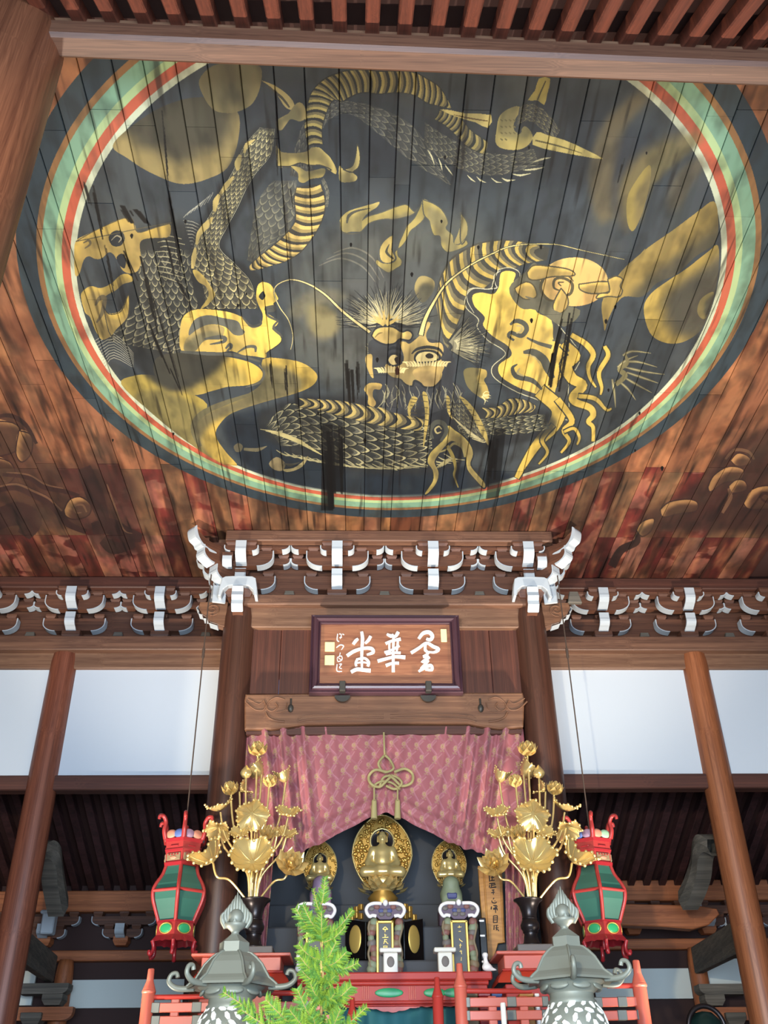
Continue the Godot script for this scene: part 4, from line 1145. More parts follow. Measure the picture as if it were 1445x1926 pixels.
func build_columns_and_beams():
	for s in [-1.0, 1.0]:
		build_column("altar_column", "dark red round altar column beside the curtain, %s" % SIDE[s], Vector3(AX + s * 2.2, 0, ZC), 0.245, 8.52, M.column_y)
		build_column("wall_column", "slender %s round column between two white panels, %s" % ["reddish" if s < 0 else "paler", SIDE[s]], Vector3(AX + s * 5.1 - (0.05 if s < 0 else -0.02), 0, ZS), 0.225, 8.46, M.column_outer_y if s < 0 else M.column_figured_y)
	# altar bay
	var xa := AX - 2.2
	var xb := AX + 2.2
	beam("plate_beam", "thick plate beam under the brackets of the altar bay", xa - 0.12, xb + 0.12, hy(1137, ZC + 0.25), hy(1118, ZC + 0.25), ZC - 0.2, ZC + 0.25, M.beam_x)
	beam("head_beam", "pale brown head beam behind the top of the name plaque", xa + 0.1, xb - 0.1, hy(1180, ZC + 0.12), hy(1139, ZC + 0.12), ZC - 0.12, ZC + 0.12, M.beam_pale_x)
	var w := structure("wall_altar")
	var yb := hy(1306, ZC)
	var yt := hy(1178, ZC)
	for k in 9:
		var st := T()
		var bw := 4.0 / 9.0
		box(st, Vector3(xa + 0.2 + (k + 0.5) * bw, (yb + yt) * 0.5, ZC + rng.randf_range(-0.004, 0.004)), Vector3(bw - 0.006, yt - yb, 0.05), 0.006)
		obj("board", st, M.board_y, w)
	# the board wall behind the brackets
	var st2 := T()
	box(st2, Vector3(AX, (hy(1118, ZC) + CEIL) * 0.5 + 0.05, ZC - 0.16), Vector3(4.6, CEIL - hy(1118, ZC) + 0.1, 0.08))
	obj("bracket_backboard", st2, M.bracket_x, w)
	var ztop := PY(722, 997, CEIL).z
	beam("eave_purlin", "straight purlin closing the painted ceiling above the altar brackets", AX - 2.45, AX + 2.60, hy(1017, ztop), CEIL - 0.004, ztop - 0.16, ztop, M.beam_x)
	for s in [-1.0, 1.0]:
		var o := thing("return_purlin", "short purlin running back to the wall beside the altar brackets, %s" % SIDE[s], "beam", Vector3(AX + s * 2.55 + 0.03, CEIL - 0.2, (ztop + ZS) * 0.5 - 0.1))
		var st := T()
		box(st, Vector3(0, 0.098, 0), Vector3(0.16, 0.196, 1.5), 0.01)
		obj("timber", st, M.beam_z, o)
		st = T()
		box(st, Vector3(AX + s * 2.22, 5.5, (ZC + ZS) * 0.5 - 0.1), Vector3(0.06, 8.1, 1.5))
		obj("return_wall", st, M.board_y, w)
	# carved rainbow beam under the plaque
	carved_beam()
	# side bays
	var zt := PY(0, 1083, CEIL).z
	for s in [-1.0, 1.0]:
		var x0 := AX + 2.3 if s > 0 else AX - 8.1
		var x1 := AX + 8.1 if s > 0 else AX - 2.3
		var who: String = SIDE[s]
		beam("ceiling_beam", "beam along the edge of the red ceiling boards, %s" % who, x0, x1, hy(1106, zt), CEIL - 0.004, zt - 0.2, zt, M.beam_dark_x)
		beam("plate_beam", "plate beam under the side wall brackets, %s" % who, x0, x1, hy(1222, ZS + 0.25), hy(1196, ZS + 0.25), ZS - 0.2, ZS + 0.25, M.beam_x)
		beam("head_beam", "pale head beam along the top of the white panels, %s" % who, x0, x1, hy(1257, ZS + 0.1), hy(1222, ZS + 0.1), ZS - 0.1, ZS + 0.1, M.beam_pale_x)
		beam("sill_beam", "dark beam under the white panels, %s" % who, x0, x1, hy(1484, ZS + 0.1), hy(1456, ZS + 0.1), ZS - 0.12, ZS + 0.1, M.beam_dark_x)
		var sw := structure("wall_side_left" if s < 0 else "wall_side_right")
		var st := T()
		box(st, Vector3((x0 + x1) * 0.5, (hy(1196, ZS) + CEIL) * 0.5 + 0.05, ZS - 0.16), Vector3(x1 - x0, CEIL - hy(1196, ZS) + 0.1, 0.08))
		obj("bracket_backboard", st, M.bracket_x, sw)
		var ya := hy(1462, ZS)
		var yc := hy(1252, ZS)
		for q in [[2.3, 5.1], [5.1, 8.1]]:
			st = T()
			var pa: float = AX + s * q[0]
			var pb: float = AX + s * q[1]
			box(st, Vector3((pa + pb) * 0.5, (ya + yc) * 0.5, ZS), Vector3(absf(pb - pa) - 0.04, yc - ya, 0.06))
			obj("plaster_panel", st, M.plaster, sw)

func carved_beam():
	var zf := ZC + 0.22
	var o := thing("rainbow_beam", "carved rainbow beam with scrolled ends between the altar columns above the curtain", "beam", Vector3(AX, hy(1372, zf), zf))
	var p := func(u: float, v: float) -> Vector2:
		var q := P(u, v, zf) - o.position
		return Vector2(q.x, q.y)
	var st := T()
	var poly := PackedVector2Array()
	for q in [[462, 1305], [722, 1303], [983, 1302], [987, 1312], [985, 1366], [940, 1370], [905, 1365], [880, 1360], [722, 1360], [575, 1362], [545, 1366], [510, 1371], [460, 1371], [460, 1316]]: poly.append(p.call(q[0], q[1]))
	extrude(st, poly, 0.34, at(Vector3(0, 0, -0.17)), 0.02)
	obj("timber", st, M.carved, o)
	st = T()
	var low := PackedVector2Array()
	for q in [[462, 1372], [510, 1372], [545, 1368], [575, 1364], [722, 1362], [880, 1362], [905, 1367], [940, 1371], [984, 1368], [983, 1376], [722, 1378], [462, 1378]]: low.append(p.call(q[0], q[1]))
	extrude(st, low, 0.26, at(Vector3(0, 0, -0.2)), 0.0)
	obj("underside", st, M.beam_dark_x, o)
	# raised roll along the beam and the carved leaf scrolls at both ends
	for s in [-1.0, 1.0]:
		for l in [[[560, 1358, 600, 1352, 722, 1350], 0.012], [[560, 1352, 590, 1345, 722, 1343], 0.008], [[462, 1320, 478, 1334, 494, 1336, 500, 1328, 496, 1318], 0.013], [[466, 1314, 486, 1324, 494, 1320], 0.009], [[500, 1340, 506, 1350, 520, 1356, 536, 1358], 0.016], [[536, 1316, 520, 1312, 506, 1320, 502, 1332, 512, 1338, 522, 1330, 518, 1322], 0.012], [[520, 1340, 536, 1336, 540, 1322], 0.009]]:
			var pts := []
			for i in range(0, l[0].size(), 2):
				var q: Vector2 = p.call(l[0][i], l[0][i + 1])
				pts.append(Vector3(q.x * -s if s > 0 else q.x, q.y, 0.004))
			var t := T()
			tube(t, curve(pts, 6), l[1], 6)
			obj("carving", t, M.carved, o)
	for u in [547, 904]:
		var t := T()
		var c: Vector2 = p.call(u, 1334)
		ball(t, Vector3(c.x, c.y, 0.04), Vector3(0.04, 0.06, 0.04))
		tube(t, [Vector3(c.x, c.y + 0.04, 0.03), Vector3(c.x, c.y + 0.15, 0.02)], 0.014, 6)
		obj("iron_bell", t, M.iron, o)

# ---------------------------------------------------------------- bracket sets
func arm_profile(L: float, h: float) -> PackedVector2Array:
	var out := PackedVector2Array([Vector2(-L, h), Vector2(-L, h * 0.62)])
	for k in 6:
		var t := PI * 0.5 * k / 5.0
		out.append(Vector2(-L + 0.85 * h * (1.0 - cos(t)), h * 0.62 * (1.0 - sin(t))))
	for k in 6:
		var t := PI * 0.5 * (5 - k) / 5.0
		out.append(Vector2(L - 0.85 * h * (1.0 - cos(t)), h * 0.62 * (1.0 - sin(t))))
	out.append(Vector2(L, h * 0.62))
	out.append(Vector2(L, h))
	return out
func tip_profile(L: float, h: float, scallops := 0) -> PackedVector2Array:
	# the painted skin over the end and the curved underside, on the +x end
	var outer := []
	var inner := []
	var e := 0.012
	outer.append(Vector2(L + e, h)); inner.append(Vector2(L - 0.004, h))
	for k in 9:
		var t := PI * 0.5 * k / 8.0
		var c := Vector2(L - 0.85 * h * (1.0 - cos(t)), h * 0.62 * (1.0 - sin(t)))
		var n := Vector2(cos(t), -sin(t)).normalized() if k > 0 else Vector2(1, 0)
		n = Vector2(cos(t) + 0.2, -sin(t) - 0.1).normalized()
		var bump := e + (0.02 * absf(sin(t * scallops)) if scallops else 0.0)
		outer.append(c + n * bump); inner.append(c - n * 0.004)
	inner.reverse()
	return PackedVector2Array(outer + inner)
var bracket_meshes := {}
func bm(key: String, maker: Callable) -> ArrayMesh:
	if not bracket_meshes.has(key): bracket_meshes[key] = maker.call()
	return bracket_meshes[key]
func arm_mesh(L: float, h: float, w: float) -> ArrayMesh:
	return bm("arm%.3f_%.3f_%.3f" % [L, h, w], func():
		var st := T()
		extrude(st, arm_profile(L, h), w, Transform3D(), 0.006)
		return commit(st))
func tip_mesh(L: float, h: float, w: float, sc := 0) -> ArrayMesh:
	return bm("tip%.3f_%.3f_%.3f_%d" % [L, h, w, sc], func():
		var st := T()
		extrude(st, tip_profile(L, h, sc), w + 0.012)
		return commit(st))
func block_mesh(w: float, h: float) -> ArrayMesh:
	return bm("block%.3f_%.3f" % [w, h], func():
		var st := T()
		flat(st)
		var a := w * 0.5
		var b := w * 0.36
		box(st, Vector3(0, h * 0.74, 0), Vector3(w, h * 0.52, w), 0.006)
		var y0 := 0.0
		var y1 := h * 0.48
		for k in 4:
			var r0 := Basis(Vector3.UP, PI * 0.5 * k)
			quad(st, r0 * Vector3(-b, y0, b), r0 * Vector3(b, y0, b), r0 * Vector3(a, y1, a), r0 * Vector3(-a, y1, a))
		quad(st, Vector3(-b, y0, -b), Vector3(b, y0, -b), Vector3(b, y0, b), Vector3(-b, y0, b))
		return commit(st))
func lateral(o: Node3D, xf: Transform3D, L: float, y: float, z: float, h := 0.15, w := 0.13, tips := 3):
	var arm := put("arm", arm_mesh(L, h, w), M.bracket_x, o, xf * at(Vector3(0, y, z)))
	for s in [-1.0, 1.0]:
		if (s < 0 and not tips & 1) or (s > 0 and not tips & 2): continue
		put("painted_end", tip_mesh(L, h, w), M.white_paint, arm, at(Vector3.ZERO, Basis(Vector3.UP, 0.0 if s > 0 else PI)))
	for x in [-L + 0.1, 0.0, L - 0.1]: put("bearing_block", block_mesh(0.17, 0.085), M.bracket_x, arm, at(Vector3(x, h - 0.002, 0)))
func forward(o: Node3D, xf: Transform3D, reach: float, y: float, h := 0.16, w := 0.15, sc := 3):
	var L := reach * 0.5 + 0.03
	var arm := put("forward_arm", arm_mesh(L, h, w), M.bracket_x, o, xf * at(Vector3(0, y, reach - L), Basis(Vector3.UP, -PI * 0.5)))
	put("painted_nose", tip_mesh(L, h, w, sc), M.white_paint, arm)
func bracket_body(o: Node3D, xf: Transform3D, tips := 3):
	put("base_block", block_mesh(0.3, 0.17), M.bracket_x, o, xf * at(Vector3.ZERO))
	lateral(o, xf, 0.50, 0.19, 0.0, 0.24, 0.13, tips)
	lateral(o, xf, 0.72, 0.64, 0.0, 0.12, 0.13, tips)
	lateral(o, xf, 0.47, 0.50, 0.2, 0.28, 0.13, tips)
	lateral(o, xf, 0.715, 0.80, 0.2, 0.13, 0.13, tips)
	lateral(o, xf, 0.25, 0.67, 0.38, 0.10, 0.13, tips)
	forward(o, xf, 0.32, 0.17, 0.25)
	forward(o, xf, 0.50, 0.53, 0.29, 0.15)
	put("strut", nose_mesh("strut", [-0.11, 0.0, 0.11, 0.0, 0.065, 0.2, -0.065, 0.2], 0.08, 1), M.weathered, o, xf * at(Vector3(0.73, 0.0, -0.03)))
func build_brackets():
	var yc := hy(1118, ZC + 0.25)
	var ys := hy(1196, ZS + 0.25)
	var kc := (hy(1017, ZC + 0.45) - yc) / 0.86
	var ks := (hy(1106, ZS + 0.4) - ys) / 0.86
	for s in [-1.0, 1.0]:
		var o := thing("bracket_set", "white tipped bracket set above the name plaque, over the %s" % ("two yellow seals" if s < 0 else "single tall seal"), "bracket", Vector3(AX + s * 0.735, yc, ZC), "bracket sets of the altar bay")
		o.scale = Vector3(1, kc, 1)
		bracket_body(o, Transform3D())
	for s in [-1.0, 1.0]: corner_set(s, yc, kc)
	for s in [-1.0, 1.0]:
		for k in 3:
			var x: float = AX + s * [3.66, 5.1, 6.54][k]
			var lab: String = ["white tipped bracket set between altar column and slender column, %s", "white tipped bracket set right above the slender column, %s", "white tipped bracket set past the slender column, %s"][k] % SIDE[s]
			var o := thing("bracket_set", lab, "bracket", Vector3(x, ys, ZS), "bracket sets of the side walls")
			o.scale = Vector3(1, ks, 1)
			bracket_body(o, Transform3D())
func nose_mesh(key: String, poly: Array, depth: float, per := 4) -> ArrayMesh:
	return bm(key, func():
		var st := T()
		extrude(st, PackedVector2Array(curve(v2s(poly), per, true) if per > 1 else v2s(poly)), depth, Transform3D(), 0.008)
		return commit(st))
func corner_set(s: float, yc: float, kc: float):
	var o := thing("corner_bracket_set", "corner bracket set with white carved noses on the altar column, %s" % SIDE[s], "bracket", Vector3(AX + s * 2.2, yc, ZC))
	o.scale = Vector3(1, kc, 1)
	var out := Basis(Vector3.UP, s * PI * 0.5)
	bracket_body(o, Transform3D(), 3)
	# arms along the return wall, and the diagonal between
	var side := Transform3D(out, Vector3.ZERO)
	lateral(o, side, 0.36, 0.17, 0.0)
	lateral(o, side, 0.45, 0.42, 0.2, 0.15, 0.13, 3)
	lateral(o, side, 0.24, 0.66, 0.4, 0.12, 0.13, 3)
	forward(o, side, 0.42, 0.19, 0.2)
	forward(o, side, 0.60, 0.42, 0.22)
	var dg := Transform3D(Basis(Vector3.UP, s * PI * 0.25), Vector3.ZERO)
	forward(o, dg, 0.56, 0.20, 0.22, 0.17)
	forward(o, dg, 0.82, 0.42, 0.24, 0.17)
	# upturned tail at the top of the diagonal
	var bs := dg.basis * Basis(Vector3.UP, -PI * 0.5)
	var tail := [0.25, 0.62, 0.62, 0.60, 0.86, 0.66, 0.98, 0.80, 1.0, 0.90, 0.92, 0.84, 0.7, 0.76, 0.25, 0.80]
	put("tail_arm", nose_mesh("tail", tail, 0.16), M.bracket_x, o, at(Vector3.ZERO, bs))
	var scal := [0.60, 0.592, 0.72, 0.575, 0.77, 0.612, 0.87, 0.615, 0.91, 0.67, 1.0, 0.72, 1.04, 0.86, 1.0, 0.93, 0.985, 0.86, 0.94, 0.75, 0.86, 0.668, 0.74, 0.625, 0.62, 0.612]
	put("painted_tail", nose_mesh("tailtip", scal, 0.175), M.white_paint, o, at(Vector3.ZERO, bs))
	# white capital plate and carved noses where the head beam pierces the column
	var u := [-0.25, 0.20, -0.2, 0.23, 0.0, 0.24, 0.2, 0.23, 0.25, 0.20, 0.28, 0.02, 0.29, -0.11, 0.25, -0.11, 0.22, 0.0, 0.15, 0.065, 0.0, 0.08, -0.15, 0.065, -0.22, 0.0, -0.25, -0.11, -0.29, -0.11, -0.28, 0.02]
	put("capital_block", block_mesh(0.46, 0.26), M.bracket_x, o, at(Vector3(0, -0.07, 0.12)))
	put("capital_plate", nose_mesh("capital", u, 0.2, 1), M.white_paint, o, at(Vector3(0, -0.02, 0.34)))
	put("side_capital_plate", nose_mesh("capital", u, 0.2, 1), M.white_paint, o, at(Vector3(s * 0.36, -0.06, 0.02), Basis(Vector3.UP, s * PI * 0.42)))
	var front := [0.0, 0.08, 0.20, 0.08, 0.27, 0.02, 0.24, -0.05, 0.26, -0.12, 0.21, -0.18, 0.22, -0.25, 0.12, -0.32, 0.0, -0.34]
	put("column_nose", nose_mesh("cnose", front, 0.16, 1), M.bracket_x, o, at(Vector3(0, -0.02, 0.2), Basis(Vector3.UP, -PI * 0.5)))
	var skin := [0.20, 0.09, 0.29, 0.03, 0.262, -0.05, 0.282, -0.12, 0.23, -0.18, 0.24, -0.25, 0.13, -0.335, 0.11, -0.31, 0.215, -0.245, 0.20, -0.18, 0.25, -0.12, 0.235, -0.05, 0.26, 0.02]
	put("painted_nose", nose_mesh("cskin", skin, 0.172, 1), M.white_paint, o, at(Vector3(0, -0.02, 0.2), Basis(Vector3.UP, -PI * 0.5)))
	var lat := [0.0, -0.06, 0.42, -0.06, 0.44, -0.16, 0.40, -0.22, 0.38, -0.28, 0.30, -0.34, 0.24, -0.42, 0.12, -0.46, 0.0, -0.5]
	var ob := Basis(Vector3.UP, 0.0 if s > 0 else PI)
	put("carved_nose", nose_mesh("lnose", lat, 0.16, 1), M.carved, o, at(Vector3(s * 0.18, 0, 0.03), ob))
	var ls := [0.44, -0.13, 0.47, -0.17, 0.42, -0.225, 0.425, -0.27, 0.36, -0.29, 0.345, -0.35, 0.27, -0.36, 0.255, -0.43, 0.13, -0.475, 0.12, -0.45, 0.235, -0.415, 0.29, -0.34, 0.375, -0.275, 0.395, -0.215]
	put("painted_edge", nose_mesh("lskin", ls, 0.172, 1), M.white_paint, o, at(Vector3(s * 0.18, 0, 0.03), ob))
	var sp := T()
	var pts := []
	for k in 26:
		var a := k * 0.45
		var r := 0.012 + 0.0042 * k
		pts.append(Vector3(s * (0.40 + cos(a) * r), -0.20 + sin(a) * r * 0.9, 0.115))
	tube(sp, pts, 0.009, 5)
	obj("scroll", sp, M.carved, o)

# ---------------------------------------------------------------- the rear aisle seen under the white panels
func build_rear_aisle():
	var w := structure("wall_rear")
	var zf := ZR + 0.1
	var ytop := hy(1672, zf)
	# rear wall: dark boards with white plaster bands
	var st := T()
	box(st, Vector3(AX, 4.0, ZR - 0.2), Vector3(17.0, 9.0, 0.2))
	obj("backing_boards", st, M.dark_board, w)
	for s in [-1.0, 1.0]:
		var u0 := 104.0 if s < 0 else 1120.0
		var u1 := 345.0 if s < 0 else 1302.0
		var ya := P(u0, 1897 if s < 0 else 1880, ZR).y
		var yb := P(u0, 1844 if s < 0 else 1823, ZR).y
		var xa := P(u0, 1870, ZR).x
		var xb := P(u1, 1870, ZR).x
		st = T()
		box(st, Vector3((xa + xb) * 0.5, (ya + yb) * 0.5, ZR), Vector3(xb - xa, yb - ya, 0.06))
		obj("plaster_band", st, M.rear_plaster, w)
		st = T()
		box(st, Vector3((xa + xb) * 0.5, ya - 0.9, ZR), Vector3(xb - xa, 0.9, 0.06))
		obj("plaster_band", st, M.rear_plaster, w)
		# panel beyond the rear post
		var xc := P(20.0 if s < 0 else 1334.0, 1850, ZR).x
		var xd := P(66.0 if s < 0 else 1400.0, 1850, ZR).x
		st = T()
		box(st, Vector3((xc + xd) * 0.5, (ya + yb) * 0.5 + 0.1, ZR), Vector3(absf(xd - xc), yb - ya + 0.1, 0.06))
		obj("plaster_band", st, M.rear_plaster, w)
	for s in [-1.0, 1.0]:
		var who: String = SIDE[s]
		var x0 := AX - 8.0 if s < 0 else AX + 2.3
		var x1 := AX - 2.3 if s < 0 else AX + 8.0
		var du := 0.0 if s < 0 else -14.0
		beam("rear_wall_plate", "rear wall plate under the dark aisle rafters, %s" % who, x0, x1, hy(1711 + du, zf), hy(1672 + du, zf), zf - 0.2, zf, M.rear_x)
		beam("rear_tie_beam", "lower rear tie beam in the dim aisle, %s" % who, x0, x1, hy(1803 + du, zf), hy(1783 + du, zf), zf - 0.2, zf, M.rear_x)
		# rear bracket frieze
		for k in 4:
			var x: float = AX + s * (3.2 + k * 1.35)
			var b := thing("rear_bracket", "%s white tipped rear wall bracket counted from the altar, %s" % [["first", "second", "third", "fourth"][k], who], "bracket", Vector3(x, hy(1776 + du, zf), zf + 0.02), "rear wall brackets")
			put("base_block", block_mesh(0.26, 0.14), M.rear_x, b, at(Vector3(0, 0, 0)))
			lateral(b, Transform3D(), 0.34, 0.13, 0.0, 0.14, 0.12)
			lateral(b, Transform3D(), 0.56, 0.34, 0.0, 0.14, 0.12)
			forward(b, Transform3D(), 0.3, 0.14, 0.18)
		# rear post
		var px := P(120.0 if s < 0 else 1316.0, 1860, ZR + 0.1).x
		build_column("rear_post", "brown rear wall post between white plaster bands, %s" % who, Vector3(px, 0, ZR + 0.2), 0.16, hy(1803 + du, zf), M.rear_y)
	# rafters dropping to the rear wall
	var roof := structure("ceiling_rear_aisle")
	var y0 := hy(1668, zf) + 0.06
	var slope := deg_to_rad(22.0)
	var L := 4.35
	var rm := T()
	box(rm, Vector3(0, 0, L * 0.5 - 0.3), Vector3(0.13, 0.16, L), 0.012)
	var mesh := commit(rm)
	var tilt := Basis(Vector3.RIGHT, -slope)
	for k in range(-28, 29):
		var x := AX + k * 0.29
		if absf(x - AX) < 2.2: continue
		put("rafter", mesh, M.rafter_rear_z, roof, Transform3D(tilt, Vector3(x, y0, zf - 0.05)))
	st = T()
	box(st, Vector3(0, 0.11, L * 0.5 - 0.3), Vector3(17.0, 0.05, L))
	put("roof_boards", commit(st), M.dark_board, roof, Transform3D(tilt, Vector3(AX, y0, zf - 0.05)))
	# curved and straight ties from the slender columns back to the rear posts
	for s in [-1.0, 1.0]:
		var who: String = SIDE[s]
		var cx: float = AX + s * 5.1
		var o := thing("shrimp_beam", "grey weathered curved tie beam rising to the slender column, %s" % who, "beam", Vector3(cx, 0, ZS))
		var pts := []
		var path := [[64, 1604, -14.75], [80, 1598, -14.95], [93, 1612, -15.2], [97, 1645, -15.6], [103, 1680, -16.0], [108, 1706, -16.3]] if s < 0 else [[1352, 1594, -14.75], [1334, 1586, -14.95], [1324, 1600, -15.2], [1320, 1634, -15.6], [1308, 1670, -16.0], [1296, 1694, -16.3]]
		for q in path: pts.append(P(q[0], q[1], q[2]) - o.position)
		var st3 := T()
		var c := curve(pts, 5)
		flat(st3)
		for i in c.size() - 1:
			var hh0 := lerp_list([0.12, 0.14, 0.15, 0.15, 0.14], float(i) / c.size())
			var hh1 := lerp_list([0.12, 0.14, 0.15, 0.15, 0.14], float(i + 1) / c.size())
			var rings := []
			for t in [[c[i], hh0], [c[i + 1], hh1]]:
				var p: Vector3 = t[0]
				rings.append([p + Vector3(-0.15, t[1], 0), p + Vector3(0.15, t[1], 0), p + Vector3(0.17, 0, 0), p + Vector3(0.12, -t[1], 0), p + Vector3(-0.12, -t[1], 0), p + Vector3(-0.17, 0, 0)])
			for k in 6: quad(st3, rings[0][k], rings[1][k], rings[1][(k + 1) % 6], rings[0][(k + 1) % 6])
		obj("timber", st3, M.weathered, o)
		# white block under its foot
		st3 = T()
		var fc := P(92.0 if s < 0 else 1306.0, 1738.0 if s < 0 else 1705.0, ZR + 0.7) - o.position
		box(st3, fc, Vector3(0.22, 0.34 if s < 0 else 0.16, 0.2), 0.02)
		box(st3, fc + Vector3(0, 0.18 if s < 0 else 0.1, 0), Vector3(0.3, 0.06, 0.26), 0.02)
		obj("painted_foot", st3, M.white_paint, o)
		# straight tie lower down
		var o2 := thing("penetrating_tie", "grey plank tie running back from the slender column, %s" % who, "beam", Vector3(cx, 0, ZS))
		var a := P(30.0 if s < 0 else 1392.0, 1772.0 if s < 0 else 1762.0, ZS - 0.4) - o2.position
		var b := P(96.0 if s < 0 else 1312.0, 1822.0 if s < 0 else 1806.0, ZR + 0.4) - o2.position
		a.x = clampf(a.x, -0.25, 0.25)
		var dir := (b - a)
		var bs := Basis.looking_at(dir.normalized(), Vector3.UP)
		st3 = T()
		box(st3, (a + b) * 0.5, Vector3(0.16, 0.42, dir.length()), 0.02, bs)
		obj("timber", st3, M.weathered, o2)
		st3 = T()
		var g := P(36.0 if s < 0 else 1372.0, 1792.0 if s < 0 else 1770.0, ZS - 1.2) - o2.position
		tube(st3, [g, g + Vector3(0, 0.08, 0), g + Vector3(0, 0.16, 0), g + Vector3(0, 0.26, 0)], [0.04, 0.06, 0.03, 0.015], 8)
		obj("painted_peg", st3, M.white_paint, o2)
		# bracket cluster on the rear post
		var px := P(70.0 if s < 0 else 1372.0, 1905, ZR + 0.5)
		var o3 := thing("post_bracket", "stacked weathered bracket blocks low on the rear post, %s" % who, "bracket", px)
		for k in 3: put("bearing_block", block_mesh(0.34, 0.17), M.weathered, o3, at(Vector3(-s * 0.25 + s * k * 0.3, 0.1 - k * 0.28, 0.0)))
		put("arm", arm_mesh(0.6, 0.2, 0.16), M.rear_x, o3, at(Vector3(0, -0.12, 0)))
		put("arm", arm_mesh(0.45, 0.2, 0.16), M.rear_x, o3, at(Vector3(s * 0.15, -0.45, 0)))
		put("arm", arm_mesh(0.45, 0.16, 0.3), M.weathered, o3, at(Vector3(-s * 0.05, 0.26, 0.05)))
	# the lit curved tie under the rear wall plate on the writing board side
	var zc := -17.4
	var rb := thing("rear_rainbow_beam", "warm brown curved beam under the rear wall plate, writing board side", "beam", P(1190, 1730, zc))
	var poly := PackedVector2Array()
	for q in [[1150, 1702], [1240, 1704], [1310, 1706], [1345, 1712], [1350, 1722], [1330, 1742], [1300, 1750], [1250, 1746], [1150, 1742]]:
		var g := P(q[0], q[1], zc) - rb.position
		poly.append(Vector2(g.x, g.y))
	var bt := T()
	extrude(bt, poly, 0.24, Transform3D(), 0.015)
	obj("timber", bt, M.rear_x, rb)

# ---------------------------------------------------------------- plaque, curtain, writing board
func ribbon(pts: Array, widths: Array, per := 5) -> PackedVector2Array:
	# outline of one brush stroke in the plane
	var c := curve(pts, per)
	var l := []
	var r := []
	var n := c.size()
	for i in n:
		var d: Vector2 = ((c[mini(i + 1, n - 1)] - c[maxi(i - 1, 0)]) as Vector2).normalized()
		var q := Vector2(-d.y, d.x) * lerp_list(widths, float(i) / (n - 1)) * 0.5
		l.append(c[i] + q); r.append(c[i] - q)
	r.reverse()
	return PackedVector2Array(l + r)
func written(called: String, strokes: Array, place: Callable, thick: float, m: Material, parent: Node):
	# strokes: [points, widths] in drawing units; place turns a drawing point into x,y,z of the parent
	var st := T()
	flat(st)
	for s in strokes:
		var c := curve(v2s(s[0]), 4)
		var n := c.size()
		var prev := []
		for i in n:
			var d: Vector2 = ((c[mini(i + 1, n - 1)] - c[maxi(i - 1, 0)]) as Vector2).normalized()
			var q := Vector2(-d.y, d.x) * lerp_list(s[1], float(i) / (n - 1)) * 0.5
			var a: Vector3 = place.call(c[i] + q)
			var b: Vector3 = place.call(c[i] - q)
			var up := Vector3(0, 0, thick)
			var mid: Vector3 = place.call(c[i]) + up * 1.15
			var row := [a, a.lerp(mid, 0.25) + up * 0.9, mid, b.lerp(mid, 0.25) + up * 0.9, b]
			if i == 0: prev = row
			for k in 4: quad(st, prev[k], row[k], row[k + 1], prev[k + 1])
			if i == 0 or i == n - 1:
				tri(st, row[0], row[1], row[2]); tri(st, row[0], row[2], row[3]); tri(st, row[0], row[3], row[4])
			prev = row
	return obj(called, st, m, parent)

func build_altar_bay():
	build_plaque()
	build_curtain()
	build_knot()
	build_writing_board()

